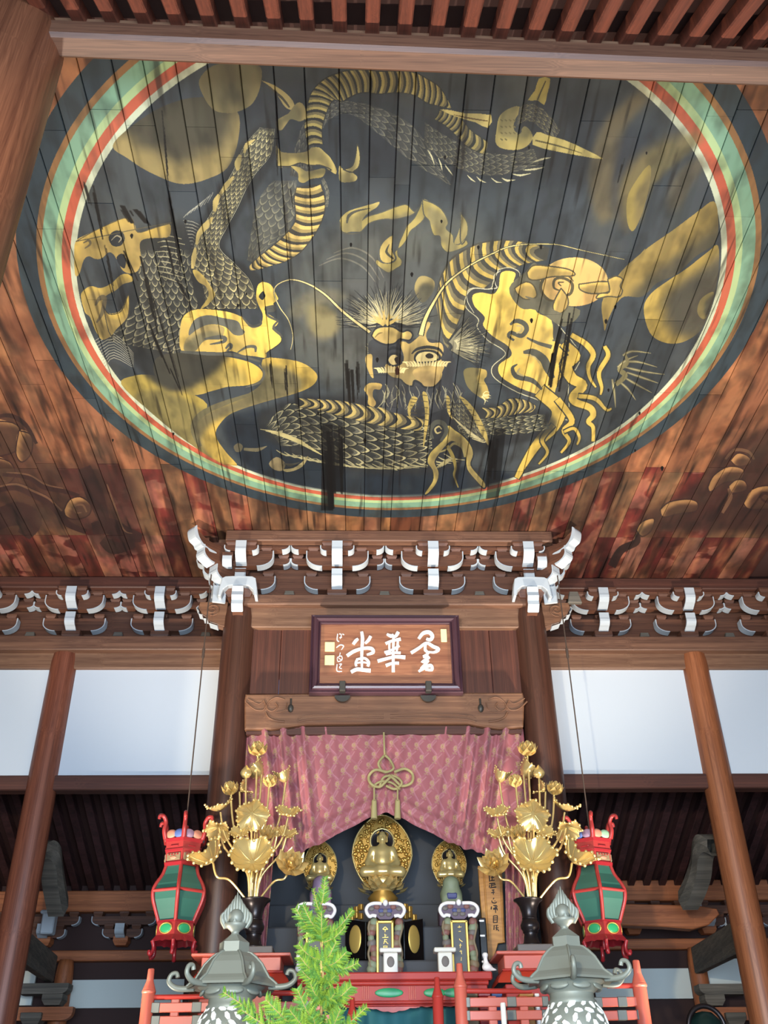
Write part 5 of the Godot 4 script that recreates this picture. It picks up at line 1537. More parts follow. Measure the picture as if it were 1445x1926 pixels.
func build_plaque():
	var zp := ZC + 0.36
	var c := P(724, 1230, zp)
	var o := thing("name_plaque", "wooden name plaque in a dark purple moulded frame with three large white characters", "plaque", c)
	var p := func(q: Vector2) -> Vector3: return P(580 + q.x / 4.817, 1150 + q.y / 4.817, zp) - c
	var tl: Vector3 = p.call(Vector2(25, 40))
	var br: Vector3 = p.call(Vector2(1390, 745))
	var tr: Vector3 = p.call(Vector2(1375, 40))
	var bl: Vector3 = p.call(Vector2(10, 745))
	var w := (tr.x - tl.x + br.x - bl.x) * 0.5
	var h := tl.y - bl.y
	var mx := (tl.x + tr.x + bl.x + br.x) * 0.25
	var my := (tl.y + bl.y) * 0.5
	var bw := 0.145
	var st := T()
	box(st, Vector3(mx, my, -0.02), Vector3(w - bw * 1.6, h - bw * 1.6, 0.05))
	obj("board", st, M.plaque_board, o)
	# moulded frame: a stepped profile swept round the rectangle with mitred corners
	st = T()
	flat(st)
	var prof := [Vector2(0, -0.08), Vector2(0, 0.03), Vector2(0.012, 0.045), Vector2(0.03, 0.03), Vector2(0.05, 0.075), Vector2(0.08, 0.085), Vector2(0.105, 0.06), Vector2(0.118, 0.03), Vector2(0.132, 0.045), Vector2(0.145, 0.03), Vector2(0.145, 0.0)]
	var hw := w * 0.5
	var hh := h * 0.5
	for k in 4:
		for i in prof.size() - 1:
			var q := []
			for t in [[i, 0], [i, 1], [i + 1, 1], [i + 1, 0]]:
				var a: Vector2 = prof[t[0]]
				var cx: float = hw - a.x
				var cy: float = hh - a.x
				var corners := [Vector2(-cx, cy), Vector2(cx, cy), Vector2(cx, -cy), Vector2(-cx, -cy)]
				var g: Vector2 = corners[(k + t[1]) % 4]
				q.append(Vector3(mx + g.x, my + g.y, a.y))
			quad(st, q[0], q[1], q[2], q[3])
	obj("frame", st, M.plaque_frame, o)
	var big := [
		[[[1000, 250, 1040, 200, 1095, 190, 1125, 225, 1105, 258, 1070, 250], [30, 38, 40, 38, 26]], [[930, 378, 1000, 335, 1070, 288, 1130, 318, 1180, 345, 1140, 372, 1085, 368], [34, 30, 28, 34, 38, 24, 14]], [[1062, 300, 1060, 350, 1086, 380, 1040, 412], [26, 30, 26, 24]], [[1040, 412, 1092, 418, 1030, 462, 1085, 450, 1020, 520], [26, 34, 26, 30, 24]], [[1000, 548, 1050, 512, 1110, 492, 1120, 530, 1060, 528], [24, 38, 36, 30, 20]]],
		[[[712, 208, 750, 224, 772, 212], [20, 36, 20]], [[815, 188, 795, 222, 765, 238], [34, 34, 18]], [[700, 294, 760, 268, 838, 252], [30, 24, 34]], [[735, 282, 735, 340, 742, 386], [22, 22, 20]], [[812, 275, 806, 330, 800, 380], [24, 24, 20]], [[690, 374, 760, 350, 825, 312], [24, 22, 26]], [[702, 392, 770, 378, 838, 378], [22, 22, 26]], [[628, 452, 700, 432, 790, 412, 880, 418], [34, 30, 30, 40]], [[702, 492, 760, 472, 822, 470], [34, 26, 30]], [[772, 240, 770, 400, 770, 552], [26, 28, 34]]],
		[[[484, 186, 492, 250, 486, 350, 484, 450], [30, 36, 32, 28]], [[452, 250, 430, 268, 406, 300], [24, 34, 30]], [[565, 226, 545, 262, 515, 292], [32, 34, 22]], [[350, 404, 415, 362, 500, 336, 572, 338, 588, 372, 530, 395], [34, 34, 30, 36, 34, 18]], [[446, 432, 430, 470, 436, 500], [26, 26, 24]], [[446, 436, 510, 426, 548, 462, 538, 500], [22, 24, 30, 28]], [[436, 470, 490, 462, 540, 470], [16, 16, 16]], [[487, 420, 486, 470, 486, 530], [24, 24, 24]], [[386, 552, 440, 526, 500, 532, 566, 538], [34, 38, 36, 40]]],
	]
	for s in big: written("character", s, p, 0.014, M.plaque_white, o)
	written("signature", [[[266, 205, 262, 260, 280, 275], [10, 12, 10]], [[280, 205, 300, 212, 290, 250], [8, 10, 8]], [[310, 205, 325, 215], [8, 10]], [[282, 240, 305, 235], [8, 8]], [[255, 330, 290, 305, 320, 315, 300, 350], [10, 12, 14, 6]], [[290, 375, 284, 405], [8, 9]], [[262, 420, 300, 405, 305, 440, 270, 455, 262, 425], [9, 9, 10, 9, 8]], [[275, 425, 300, 440], [8, 8]], [[262, 480, 260, 540, 305, 545], [10, 11, 10]], [[280, 480, 302, 478, 282, 510, 304, 520], [8, 10, 8, 9]]], p, 0.008, M.plaque_white, o)
	for r in [[152, 280, 238, 365], [150, 400, 236, 488], [1198, 163, 1258, 278]]:
		st = T()
		var a: Vector3 = p.call(Vector2(r[0], r[1]))
		var b: Vector3 = p.call(Vector2(r[2], r[3]))
		box(st, (a + b) * 0.5 + Vector3(0, 0, 0.008), Vector3(absf(b.x - a.x), absf(b.y - a.y), 0.02), 0.006)
		obj("seal", st, M.seal_yellow, o)
	# iron straps that carry it on the beam below
	for x in [310.0, 1086.0]:
		st = T()
		var a: Vector3 = p.call(Vector2(x, 690))
		box(st, a + Vector3(0, -0.02, 0.06), Vector3(0.085, 0.15, 0.12), 0.008)
		var poly := PackedVector2Array()
		for k in 13: poly.append(Vector2(cos(PI + PI * k / 12.0) * 0.11, sin(PI + PI * k / 12.0) * 0.09))
		extrude(st, poly, 0.03, at(a + Vector3(0, -0.11, -0.03)))
		obj("iron_strap", st, M.iron, o)

func cloth_texture() -> ImageTexture:
	var n := 256
	var im := Image.create(n, n, false, Image.FORMAT_RGB8)
	im.fill(hexc("9a575b"))
	var pix := func(x: float, y: float, r: int, c: Color):
		im.fill_rect(Rect2i(posmod(int(x), n), posmod(int(y), n), r, r), c)
	# soft interlaced ogee lattice, gold flower sprays and small leaves in the cells
	for k in range(0, 4):
		for t in 256:
			var y := float(t)
			var x := k * 64 + 17.0 * sin(TAU * y / 128.0)
			pix.call(x, y, 9, hexc("a3626a"))
			pix.call(x + 2, y, 4, hexc("b0757a"))
			pix.call(k * 64 - 17.0 * sin(TAU * y / 128.0) + 32, y, 7, hexc("9f5e64"))
	for k in 16:
		var cx := (k % 4) * 64 + (32 if (k / 4) % 2 else 0) + 8.0
		var cy := (k / 4) * 64 + 36.0
		for q in 11:
			var a := TAU * q / 11.0
			pix.call(cx + cos(a) * 10, cy + sin(a) * 13, 6, hexc("a8835f") if q % 2 else hexc("b0757a"))
			pix.call(cx + cos(a + 0.3) * 5, cy + sin(a + 0.3) * 6, 5, hexc("ad8d64"))
		for q in 7: pix.call(cx + q * 3 - 10, cy + 22 + 5 * sin(q * 1.3), 5, hexc("a27a62"))
		for q in 6: pix.call(cx - q * 3 + 30, cy - 26 + q * 4, 6, hexc("ab6f72"))
	return ImageTexture.create_from_image(im)
func build_curtain():
	var m := mat("curtain_brocade", Color.WHITE, 0.75)
	m.albedo_texture = cloth_texture()
	m.uv1_scale = Vector3(1.35, 1.35, 1.0)
	m.rim_enabled = true
	m.rim = 0.25
	m.rim_tint = 0.6
	var zc := ZC + 0.12
	var o := thing("altar_curtain", "dusty rose brocade curtain parted in the middle before the altar", "curtain", Vector3(AX, hy(1372, zc), zc))
	var y0 := o.position.y + 0.03
	for s in [-1.0, 1.0]:
		var edge := 462.0 if s < 0 else 986.0
		var xe := P(edge, 1372, zc).x
		var xm := P(727, 1372, zc).x
		# lower hem read from the photograph: split point, swag, then the gathered fall beside the column
		var hem := []
		var src := [[727, 1526], [700, 1537], [664, 1556], [625, 1578], [585, 1597], [548, 1609], [512, 1613]] if s < 0 else [[727, 1526], [752, 1538], [785, 1556], [822, 1576], [858, 1592], [895, 1603], [932, 1606]]
		for q in src: hem.append(P(q[0], q[1], zc))
		var hc := curve(hem, 6)
		var fn := func(u: float, v: float) -> Vector3:
			# u: 0 middle .. 1 column, v: 0 top .. 1 hem
			var x := lerpf(xm, xe, u)
			var e: Vector3 = hc[0]
			var t := clampf(u / 0.9, 0.0, 1.0) * (hc.size() - 1)
			var i := mini(int(t), hc.size() - 2)
			e = (hc[i] as Vector3).lerp(hc[i + 1], t - i)
			var pleat := smoothstep(0.25, 0.95, u)
			var xx := lerpf(x, lerpf(e.x, xe, smoothstep(0.86, 1.0, u)), v)
			var yy := lerpf(y0, e.y, v)
			var z := 0.055 * sin(u * 36.0 + sin(u * 9.0) * 1.5) * (0.4 + 0.6 * pleat) + 0.045 * pleat * sin(u * 88.0 + v * 2.0 + sin(u * 31.0))
			# swag folds running along the hem
			var hemf := smoothstep(0.62, 1.0, v) * smoothstep(0.02, 0.2, u)
			z += 0.07 * hemf + 0.05 * hemf * hemf * sin(v * 48.0 - u * 5.0)
			z -= 0.05 * smoothstep(0.93, 1.0, v)
			return Vector3(xx, yy, zc + z) - o.position
		var st := T()
		var nu := 110
		var nv := 44
		smooth(st)
		var g := []
		for i in nu + 1:
			var row := []
			for j in nv + 1: row.append(fn.call(float(i) / nu, float(j) / nv))
			g.append(row)
		for i in nu:
			for j in nv:
				for t in [[0, 0], [1, 0], [1, 1], [0, 0], [1, 1], [0, 1]]:
					var q: Vector3 = g[i + t[0]][j + t[1]]
					var v := float(j + t[1]) / nv
					st.set_uv(Vector2(lerpf(xm, xe, float(i + t[0]) / nu), v * 1.55))
					st.add_vertex(q)
		obj("curtain_half", st, m, o)
		# gathered fall down the column
		var a0 := P(470.0 if s < 0 else 948.0, 1590, zc)
		var a1 := P(518.0 if s < 0 else 988.0, 1590, zc)
		var b0 := P(474.0 if s < 0 else 952.0, 1800, zc)
		var b1 := P(500.0 if s < 0 else 984.0, 1800, zc)
		st = T()
		smooth(st)
		var fall := func(u: float, v: float) -> Vector3:
			var p := a0.lerp(a1, u).lerp(b0.lerp(b1, u), v)
			return p + Vector3(0, 0.12 * (1.0 - v), 0.05 + 0.035 * sin(u * 19.0 + v * 2.0) + 0.015 * sin(u * 41.0)) - o.position
		for i in 40:
			for j in 12:
				for t in [[0, 0], [1, 0], [1, 1], [0, 0], [1, 1], [0, 1]]:
					st.set_uv(Vector2((i + t[0]) / 40.0 * 0.5, (j + t[1]) / 12.0 * 1.3))
					st.add_vertex(fall.call((i + t[0]) / 40.0, (j + t[1]) / 12.0))
		obj("gathered_fall", st, m, o)

func build_knot():
	var z := ZC + 0.27
	var c := P(733, 1465, z)
	var o := thing("tasselled_cord", "beige braided cord tied in a looped knot with two tassels on the curtain", "cord", c)
	var go := func(l: Array, r: float, closed := false):
		var pts := []
		for i in range(0, l.size(), 2): pts.append(P(l[i], l[i + 1], z + 0.02 * (i % 4)) - c)
		if closed: pts.append(pts[0])
		var st := T()
		tube(st, curve(pts, 5), r, 7)
		obj("cord", st, M.cord_beige, o)
	go.call([722, 1378, 723, 1408, 724, 1422], 0.014)
	go.call([724, 1420, 712, 1436, 722, 1452, 740, 1446, 734, 1430, 724, 1420], 0.018)
	go.call([742, 1452, 762, 1446, 776, 1456, 774, 1472, 756, 1478, 742, 1466, 732, 1458], 0.02)
	go.call([726, 1452, 706, 1448, 694, 1460, 698, 1474, 714, 1480, 728, 1468, 738, 1458], 0.02)
	go.call([714, 1480, 722, 1462, 742, 1460, 756, 1472, 744, 1484, 726, 1478], 0.018)
	go.call([700, 1480, 716, 1470, 736, 1472, 752, 1484], 0.016)
	for q in [[704, 1478, 704, 1506], [748, 1482, 748, 1506]]:
		go.call(q, 0.013)
	for u in [704.0, 748.0]:
		var st := T()
		var a := P(u, 1503, z) - c
		var b := P(u, 1540, z) - c
		tube(st, [a, a.lerp(b, 0.12), a.lerp(b, 0.2), b], [0.02, 0.036, 0.034, 0.044], 12)
		obj("tassel", st, M.cord_beige, o)

func build_writing_board():
	var z := ZC - 0.05
	var c := P(925, 1800, z)
	var o := thing("writing_board", "tall amber wooden board with a column of brushed ink characters beside the curtain", "board", c)
	var p := func(q: Vector2) -> Vector3: return P(890 + q.x / 10.7, 1620 + q.y / 10.7, z) - c + Vector3(0, 0, 0.032)
	var st := T()
	var poly := PackedVector2Array()
	for q in [[95, 100], [575, 100], [640, 1640], [500, 1660], [400, 2010], [230, 2010]]:
		var g: Vector3 = p.call(Vector2(q[0], q[1]))
		poly.append(Vector2(g.x, g.y))
	extrude(st, poly, 0.06, Transform3D(), 0.006)
	obj("board", st, M.sign_board, o)
	for l in [[[215, 240, 300, 1600], 0.012], [[540, 240, 615, 1600], 0.012]]:
		st = T()
		tube(st, [p.call(Vector2(l[0][0], l[0][1])), p.call(Vector2(l[0][2], l[0][3]))], l[1], 6)
		obj("edge_moulding", st, M.sign_board, o)
	var chars := [
		[[[320, 290, 330, 420], [16, 18]], [[345, 300, 430, 290], [14, 16]], [[350, 340, 420, 335], [12, 14]], [[380, 300, 375, 400], [14, 14]], [[345, 400, 430, 392], [14, 16]]],
		[[[315, 460, 440, 455], [14, 18]], [[330, 490, 320, 540], [16, 14]], [[370, 470, 365, 530], [14, 14]], [[350, 500, 450, 480], [14, 14]], [[330, 545, 460, 528], [14, 20]]],
		[[[370, 590, 425, 585], [12, 16]], [[400, 580, 405, 680], [14, 12]], [[360, 645, 430, 630], [14, 14]]],
		[[[415, 745, 400, 775], [14, 12]], [[370, 800, 385, 840, 440, 850, 470, 825], [12, 16, 16, 12]], [[430, 800, 440, 815], [12, 12]]],
		[[[365, 920, 360, 980], [16, 16]], [[400, 900, 470, 905, 460, 950, 400, 955], [14, 16, 16, 14]], [[400, 975, 490, 965], [14, 18]], [[440, 890, 450, 1050], [16, 12]], [[475, 970, 485, 1000], [14, 12]]],
		[[[400, 1110, 490, 1105], [14, 14]], [[405, 1110, 405, 1240], [14, 14]], [[485, 1110, 480, 1230], [14, 14]], [[410, 1150, 480, 1148], [12, 12]], [[410, 1190, 480, 1188], [12, 12]], [[400, 1245, 490, 1238], [14, 14]]],
		[[[420, 1290, 415, 1390], [14, 14]], [[440, 1300, 500, 1295], [12, 12]], [[470, 1300, 465, 1400], [14, 14]], [[440, 1350, 510, 1345], [12, 12]], [[480, 1370, 515, 1410], [12, 16]]],
	]
	for s in chars:
		for t in s: t[1] = t[1].map(func(w): return w * 1.5)
		written("ink_character", s, p, 0.003, M.ink, o)
	for k in 2: written("ink_mark", [[[165, 275 + k * 60, 215, 270 + k * 60], [10, 12]], [[185, 262 + k * 60, 190, 300 + k * 60], [10, 10]]], p, 0.003, M.sign_board, o)

# ---------------------------------------------------------------- smooth bodies: distance field meshed as surface nets
func field(p: Vector3, prims: Array, k: float) -> float:
	var d := 1e9
	for q in prims:
		var a: Vector3 = q[0]
		var e: float
		if q.size() == 4:      # tapered capsule a, b, ra, rb
			var b: Vector3 = q[1]
			var ab := b - a
			var t := clampf((p - a).dot(ab) / maxf(ab.length_squared(), 1e-9), 0.0, 1.0)
			e = p.distance_to(a + ab * t) - lerpf(q[2], q[3], t)
		else:                  # ellipsoid a, radii
			var r: Vector3 = q[1]
			var s := (p - a) / r
			e = (s.length() - 1.0) * minf(r.x, minf(r.y, r.z))
		var h := clampf(0.5 + 0.5 * (d - e) / k, 0.0, 1.0) if d < 1e8 else 1.0
		d = lerpf(d, e, h) - k * h * (1.0 - h) if d < 1e8 else e
	return d
func nets(st: SurfaceTool, prims: Array, lo: Vector3, hi: Vector3, cell: float, k: float, off := Vector3.ZERO):
	var n := Vector3i(((hi - lo) / cell).ceil()) + Vector3i.ONE
	var f := PackedFloat32Array()
	f.resize(n.x * n.y * n.z)
	var id := func(x: int, y: int, z: int) -> int: return (z * n.y + y) * n.x + x
	for z in n.z:
		for y in n.y:
			for x in n.x: f[(z * n.y + y) * n.x + x] = field(lo + Vector3(x, y, z) * cell, prims, k)
	var verts := {}
	for z in n.z - 1:
		for y in n.y - 1:
			for x in n.x - 1:
				var sum := Vector3.ZERO
				var cnt := 0
				var c := []
				var neg := 0
				for q in 8:
					var v := f[((z + (q >> 2)) * n.y + y + ((q >> 1) & 1)) * n.x + x + (q & 1)]
					c.append(v)
					if v < 0.0: neg += 1
				if neg == 0 or neg == 8: continue
				for q in 8:
					for bit in [1, 2, 4]:
						if q & bit: continue
						var a: float = c[q]
						var b: float = c[q | bit]
						if (a < 0.0) == (b < 0.0): continue
						var t := a / (a - b)
						var p := Vector3(q & 1, (q >> 1) & 1, q >> 2)
						p[0 if bit == 1 else (1 if bit == 2 else 2)] += t
						sum += p
						cnt += 1
				verts[(z * n.y + y) * n.x + x] = off + lo + (Vector3(x, y, z) + sum / cnt) * cell
	smooth(st)
	for key in verts:
		var x: int = key % n.x
		var y: int = (key / n.x) % n.y
		var z: int = key / (n.x * n.y)
		if x < 1 or y < 1 or z < 1: continue
		var i0: int = key
		for ax in 3:
			var st1: int = [1, n.x, n.x * n.y][ax]
			var u: int = [n.x, n.x * n.y, 1][ax]
			var w: int = [n.x * n.y, 1, n.x][ax]
			if (f[i0] < 0.0) == (f[i0 + st1] < 0.0): continue
			if verts.has(i0 - u) and verts.has(i0 - w) and verts.has(i0 - u - w):
				var a: Vector3 = verts[i0]
				var b: Vector3 = verts[i0 - u]
				var c2: Vector3 = verts[i0 - u - w]
				var d: Vector3 = verts[i0 - w]
				if f[i0] < 0.0: quad(st, a, d, c2, b)
				else: quad(st, a, b, c2, d)

# ---------------------------------------------------------------- the altar and what stands on it
var buddha_mesh: ArrayMesh
var ytab := 0.0
func petal(st: SurfaceTool, base: Transform3D, len_: float, wid: float, curl: float, n := 5):
	# a pointed, cupped petal growing along +y of base, opening towards +z
	sheet(st, func(u: float, v: float) -> Vector3:
		var w := wid * sin(PI * pow(clampf(v, 0.02, 0.99), 0.75)) * 0.5
		var x := (u - 0.5) * 2.0
		return base * Vector3(x * w, v * len_, curl * len_ * v * v - 0.3 * w * (1.0 - x * x) + 0.1 * len_ * sin(v * 3.0)), 4, n)
func lotus_seat(o: Node3D, y: float, r: float, m: Material):
	for ring in 3:
		for k in 14:
			var st := T()
			var a := TAU * (k + 0.5 * ring) / 14.0
			var rr := r * (0.62 + 0.14 * ring)
			var bs := Basis(Vector3.UP, a) * Basis(Vector3.RIGHT, 0.55 + 0.25 * ring)
			petal(st, Transform3D(bs, Vector3(sin(a) * rr, y - 0.05 * ring * r / 0.3, cos(a) * rr)), r * 0.5, r * 0.42, 0.12, 4)
			obj("petal", st, m, o)
	var st := T()
	lathe(st, [Vector2(0, y + r * 0.34), Vector2(r * 0.72, y + r * 0.34), Vector2(r * 0.8, y + r * 0.2), Vector2(r * 0.62, y - r * 0.2), Vector2(r * 0.4, y - r * 0.45), Vector2(0, y - r * 0.45)], 28)
	obj("seed_cup", st, m, o)
func mandorla(o: Node3D, c: Vector3, rx: float, ry: float, bumps: int, sd: int):
	var rg := RandomNumberGenerator.new()
	rg.seed = sd
	var st := T()
	var poly := []
	for k in 44:
		var a := TAU * k / 44.0
		var x := cos(a) * rx * (1.0 - 0.16 * maxf(0.0, -sin(a)))
		var y := sin(a) * ry
		if sin(a) > 0.0: y *= 1.0 + 0.08 * pow(sin(a), 8.0)
		poly.append(Vector2(x, y))
	extrude(st, PackedVector2Array(poly), 0.04, at(c), 0.008)
	var back := obj("mandorla", st, M.gold_soft, o)
	st = T()
	var rim := []
	for k in 45: rim.append(c + Vector3(poly[k % 44].x, poly[k % 44].y, 0.02))
	tube(st, rim, rx * 0.035, 6)
	obj("rim", st, M.gold, back)
	# carved clouds and small figures between the rim and the body halo
	st = T()
	for k in bumps:
		var a := rg.randf_range(0.0, TAU)
		var rr := sqrt(rg.randf_range(0.30, 0.92))
		var p := Vector3(cos(a) * rx * rr * (1.0 - 0.14 * maxf(0.0, -sin(a))), sin(a) * ry * rr, 0.025)
		var s := rx * rg.randf_range(0.035, 0.085)
		ball(st, c + p, Vector3(s, s * rg.randf_range(0.7, 1.5), s * 0.9), 7, 5, Basis(Vector3.BACK, rg.randf_range(-1, 1)))
	obj("carved_clouds", st, M.gold_soft, back).set_meta("kind", "stuff")
func make_buddha() -> ArrayMesh:
	# seated figure about one metre tall, hands joined in the lap; origin at the seat
	var P1 := [
		[Vector3(0, 0.10, 0), Vector3(0.26, 0.10, 0.17)], [Vector3(0, 0.30, -0.02), Vector3(0.155, 0.22, 0.11)], [Vector3(0, 0.43, -0.02), Vector3(0.19, 0.10, 0.095)],
		[Vector3(-0.06, 0.09, 0.05), Vector3(-0.31, 0.08, 0.10), 0.085, 0.085], [Vector3(0.06, 0.09, 0.05), Vector3(0.31, 0.08, 0.10), 0.085, 0.085],
		[Vector3(-0.31, 0.08, 0.10), Vector3(0.06, 0.07, 0.20), 0.08, 0.05], [Vector3(0.31, 0.08, 0.10), Vector3(-0.06, 0.07, 0.19), 0.08, 0.05],
		[Vector3(-0.18, 0.45, -0.02), Vector3(-0.25, 0.24, 0.0), 0.062, 0.055], [Vector3(0.18, 0.45, -0.02), Vector3(0.25, 0.24, 0.0), 0.062, 0.055],
		[Vector3(-0.25, 0.24, 0.0), Vector3(-0.06, 0.15, 0.17), 0.052, 0.034], [Vector3(0.25, 0.24, 0.0), Vector3(0.06, 0.15, 0.17), 0.052, 0.034],
		[Vector3(0, 0.145, 0.19), Vector3(0.075, 0.026, 0.045)],
		[Vector3(0, 0.47, -0.01), Vector3(0, 0.56, 0.0), 0.058, 0.05],
	]
	var head := [
		[Vector3(0, 0.645, 0.005), Vector3(0.082, 0.108, 0.092)], [Vector3(0, 0.60, 0.025), Vector3(0.058, 0.06, 0.06)], [Vector3(0, 0.655, 0.082), Vector3(0, 0.625, 0.104), 0.010, 0.013],
		[Vector3(-0.084, 0.66, 0.0), Vector3(-0.084, 0.585, 0.0), 0.014, 0.016], [Vector3(0.084, 0.66, 0.0), Vector3(0.084, 0.585, 0.0), 0.014, 0.016],
		[Vector3(-0.03, 0.665, 0.078), Vector3(0.024, 0.008, 0.014)], [Vector3(0.03, 0.665, 0.078), Vector3(0.024, 0.008, 0.014)], [Vector3(-0.018, 0.600, 0.082), Vector3(0.018, 0.600, 0.082), 0.008, 0.008],
		[Vector3(0, 0.47, -0.01), Vector3(0, 0.56, 0.0), 0.055, 0.05],
	]
	var st := T()
	nets(st, P1, Vector3(-0.44, -0.02, -0.22), Vector3(0.44, 0.62, 0.30), 0.018, 0.045)
	nets(st, head, Vector3(-0.12, 0.50, -0.12), Vector3(0.12, 0.78, 0.14), 0.010, 0.014)
	return commit(st)
func buddha(called: String, label: String, u: float, vtop: float, vbot: float, vseat: float, rx_px: float, z: float, ybase: float, main: bool):
	var seat := P(u, vseat, z)
	var top := P(u, vtop, z)
	var low := P(u, vbot, z)
	var base := Vector3(P(u, vseat, z).x, ybase, z)
	var o := thing(called, label, "statue", Vector3(seat.x, base.y, z), "gilded altar statues")
	var sc := absf(P(u + 1, vseat, z).x - seat.x)
	var y := seat.y - base.y
	var rx := rx_px * sc
	var ry := (top.y - low.y) * 0.5
	mandorla(o, Vector3(0, (top.y + low.y) * 0.5 - base.y, -0.16), rx, ry, 260 if main else 150, int(u))
	var k := rx * 1.26 / 0.66 if main else rx * 1.3 / 0.66
	put("figure", buddha_mesh, M.gold, o, at(Vector3(0, y, 0.0), Basis.from_scale(Vector3(k, k * 1.06, k))))
	var st := T()
	ball(st, Vector3(0, y + 0.72 * k, -0.01 * k), Vector3(0.09, 0.075, 0.095) * k, 16, 10)
	ball(st, Vector3(0, y + 0.80 * k, -0.01 * k), Vector3(0.05, 0.04, 0.05) * k, 12, 8)
	obj("hair", st, M.black_bronze, o)
	st = T()
	lathe(st, [Vector2(0, 0), Vector2(0.17, 0), Vector2(0.19, 0.012), Vector2(0.21, 0)], 32, Transform3D(Basis(Vector3.RIGHT, PI * 0.5).scaled(Vector3(k, k, k)), Vector3(0, y + 0.67 * k, -0.12)))
	var halo := obj("head_halo", st, M.black_bronze, o)
	st = T()
	var ringp := []
	for q in 33: ringp.append(Vector3(cos(TAU * q / 32.0) * 0.21 * k, y + 0.67 * k + sin(TAU * q / 32.0) * 0.21 * k, -0.115))
	tube(st, ringp, 0.018 * k, 6)
	obj("halo_ring", st, M.gold, halo)
	lotus_seat(o, y - 0.12 * k, rx * 0.62, M.gold)
	st = T()
	var q := rx
	lathe(st, [Vector2(0, 0), Vector2(q * 0.62, 0), Vector2(q * 0.6, y * 0.1), Vector2(q * 0.42, y * 0.25), Vector2(q * 0.36, y * 0.5), Vector2(q * 0.5, y * 0.62), Vector2(q * 0.3, y * 0.75), Vector2(q * 0.34, y - 0.2 * k), Vector2(0, y - 0.2 * k)], 24)
	obj("pedestal", st, M.gold_soft, o)

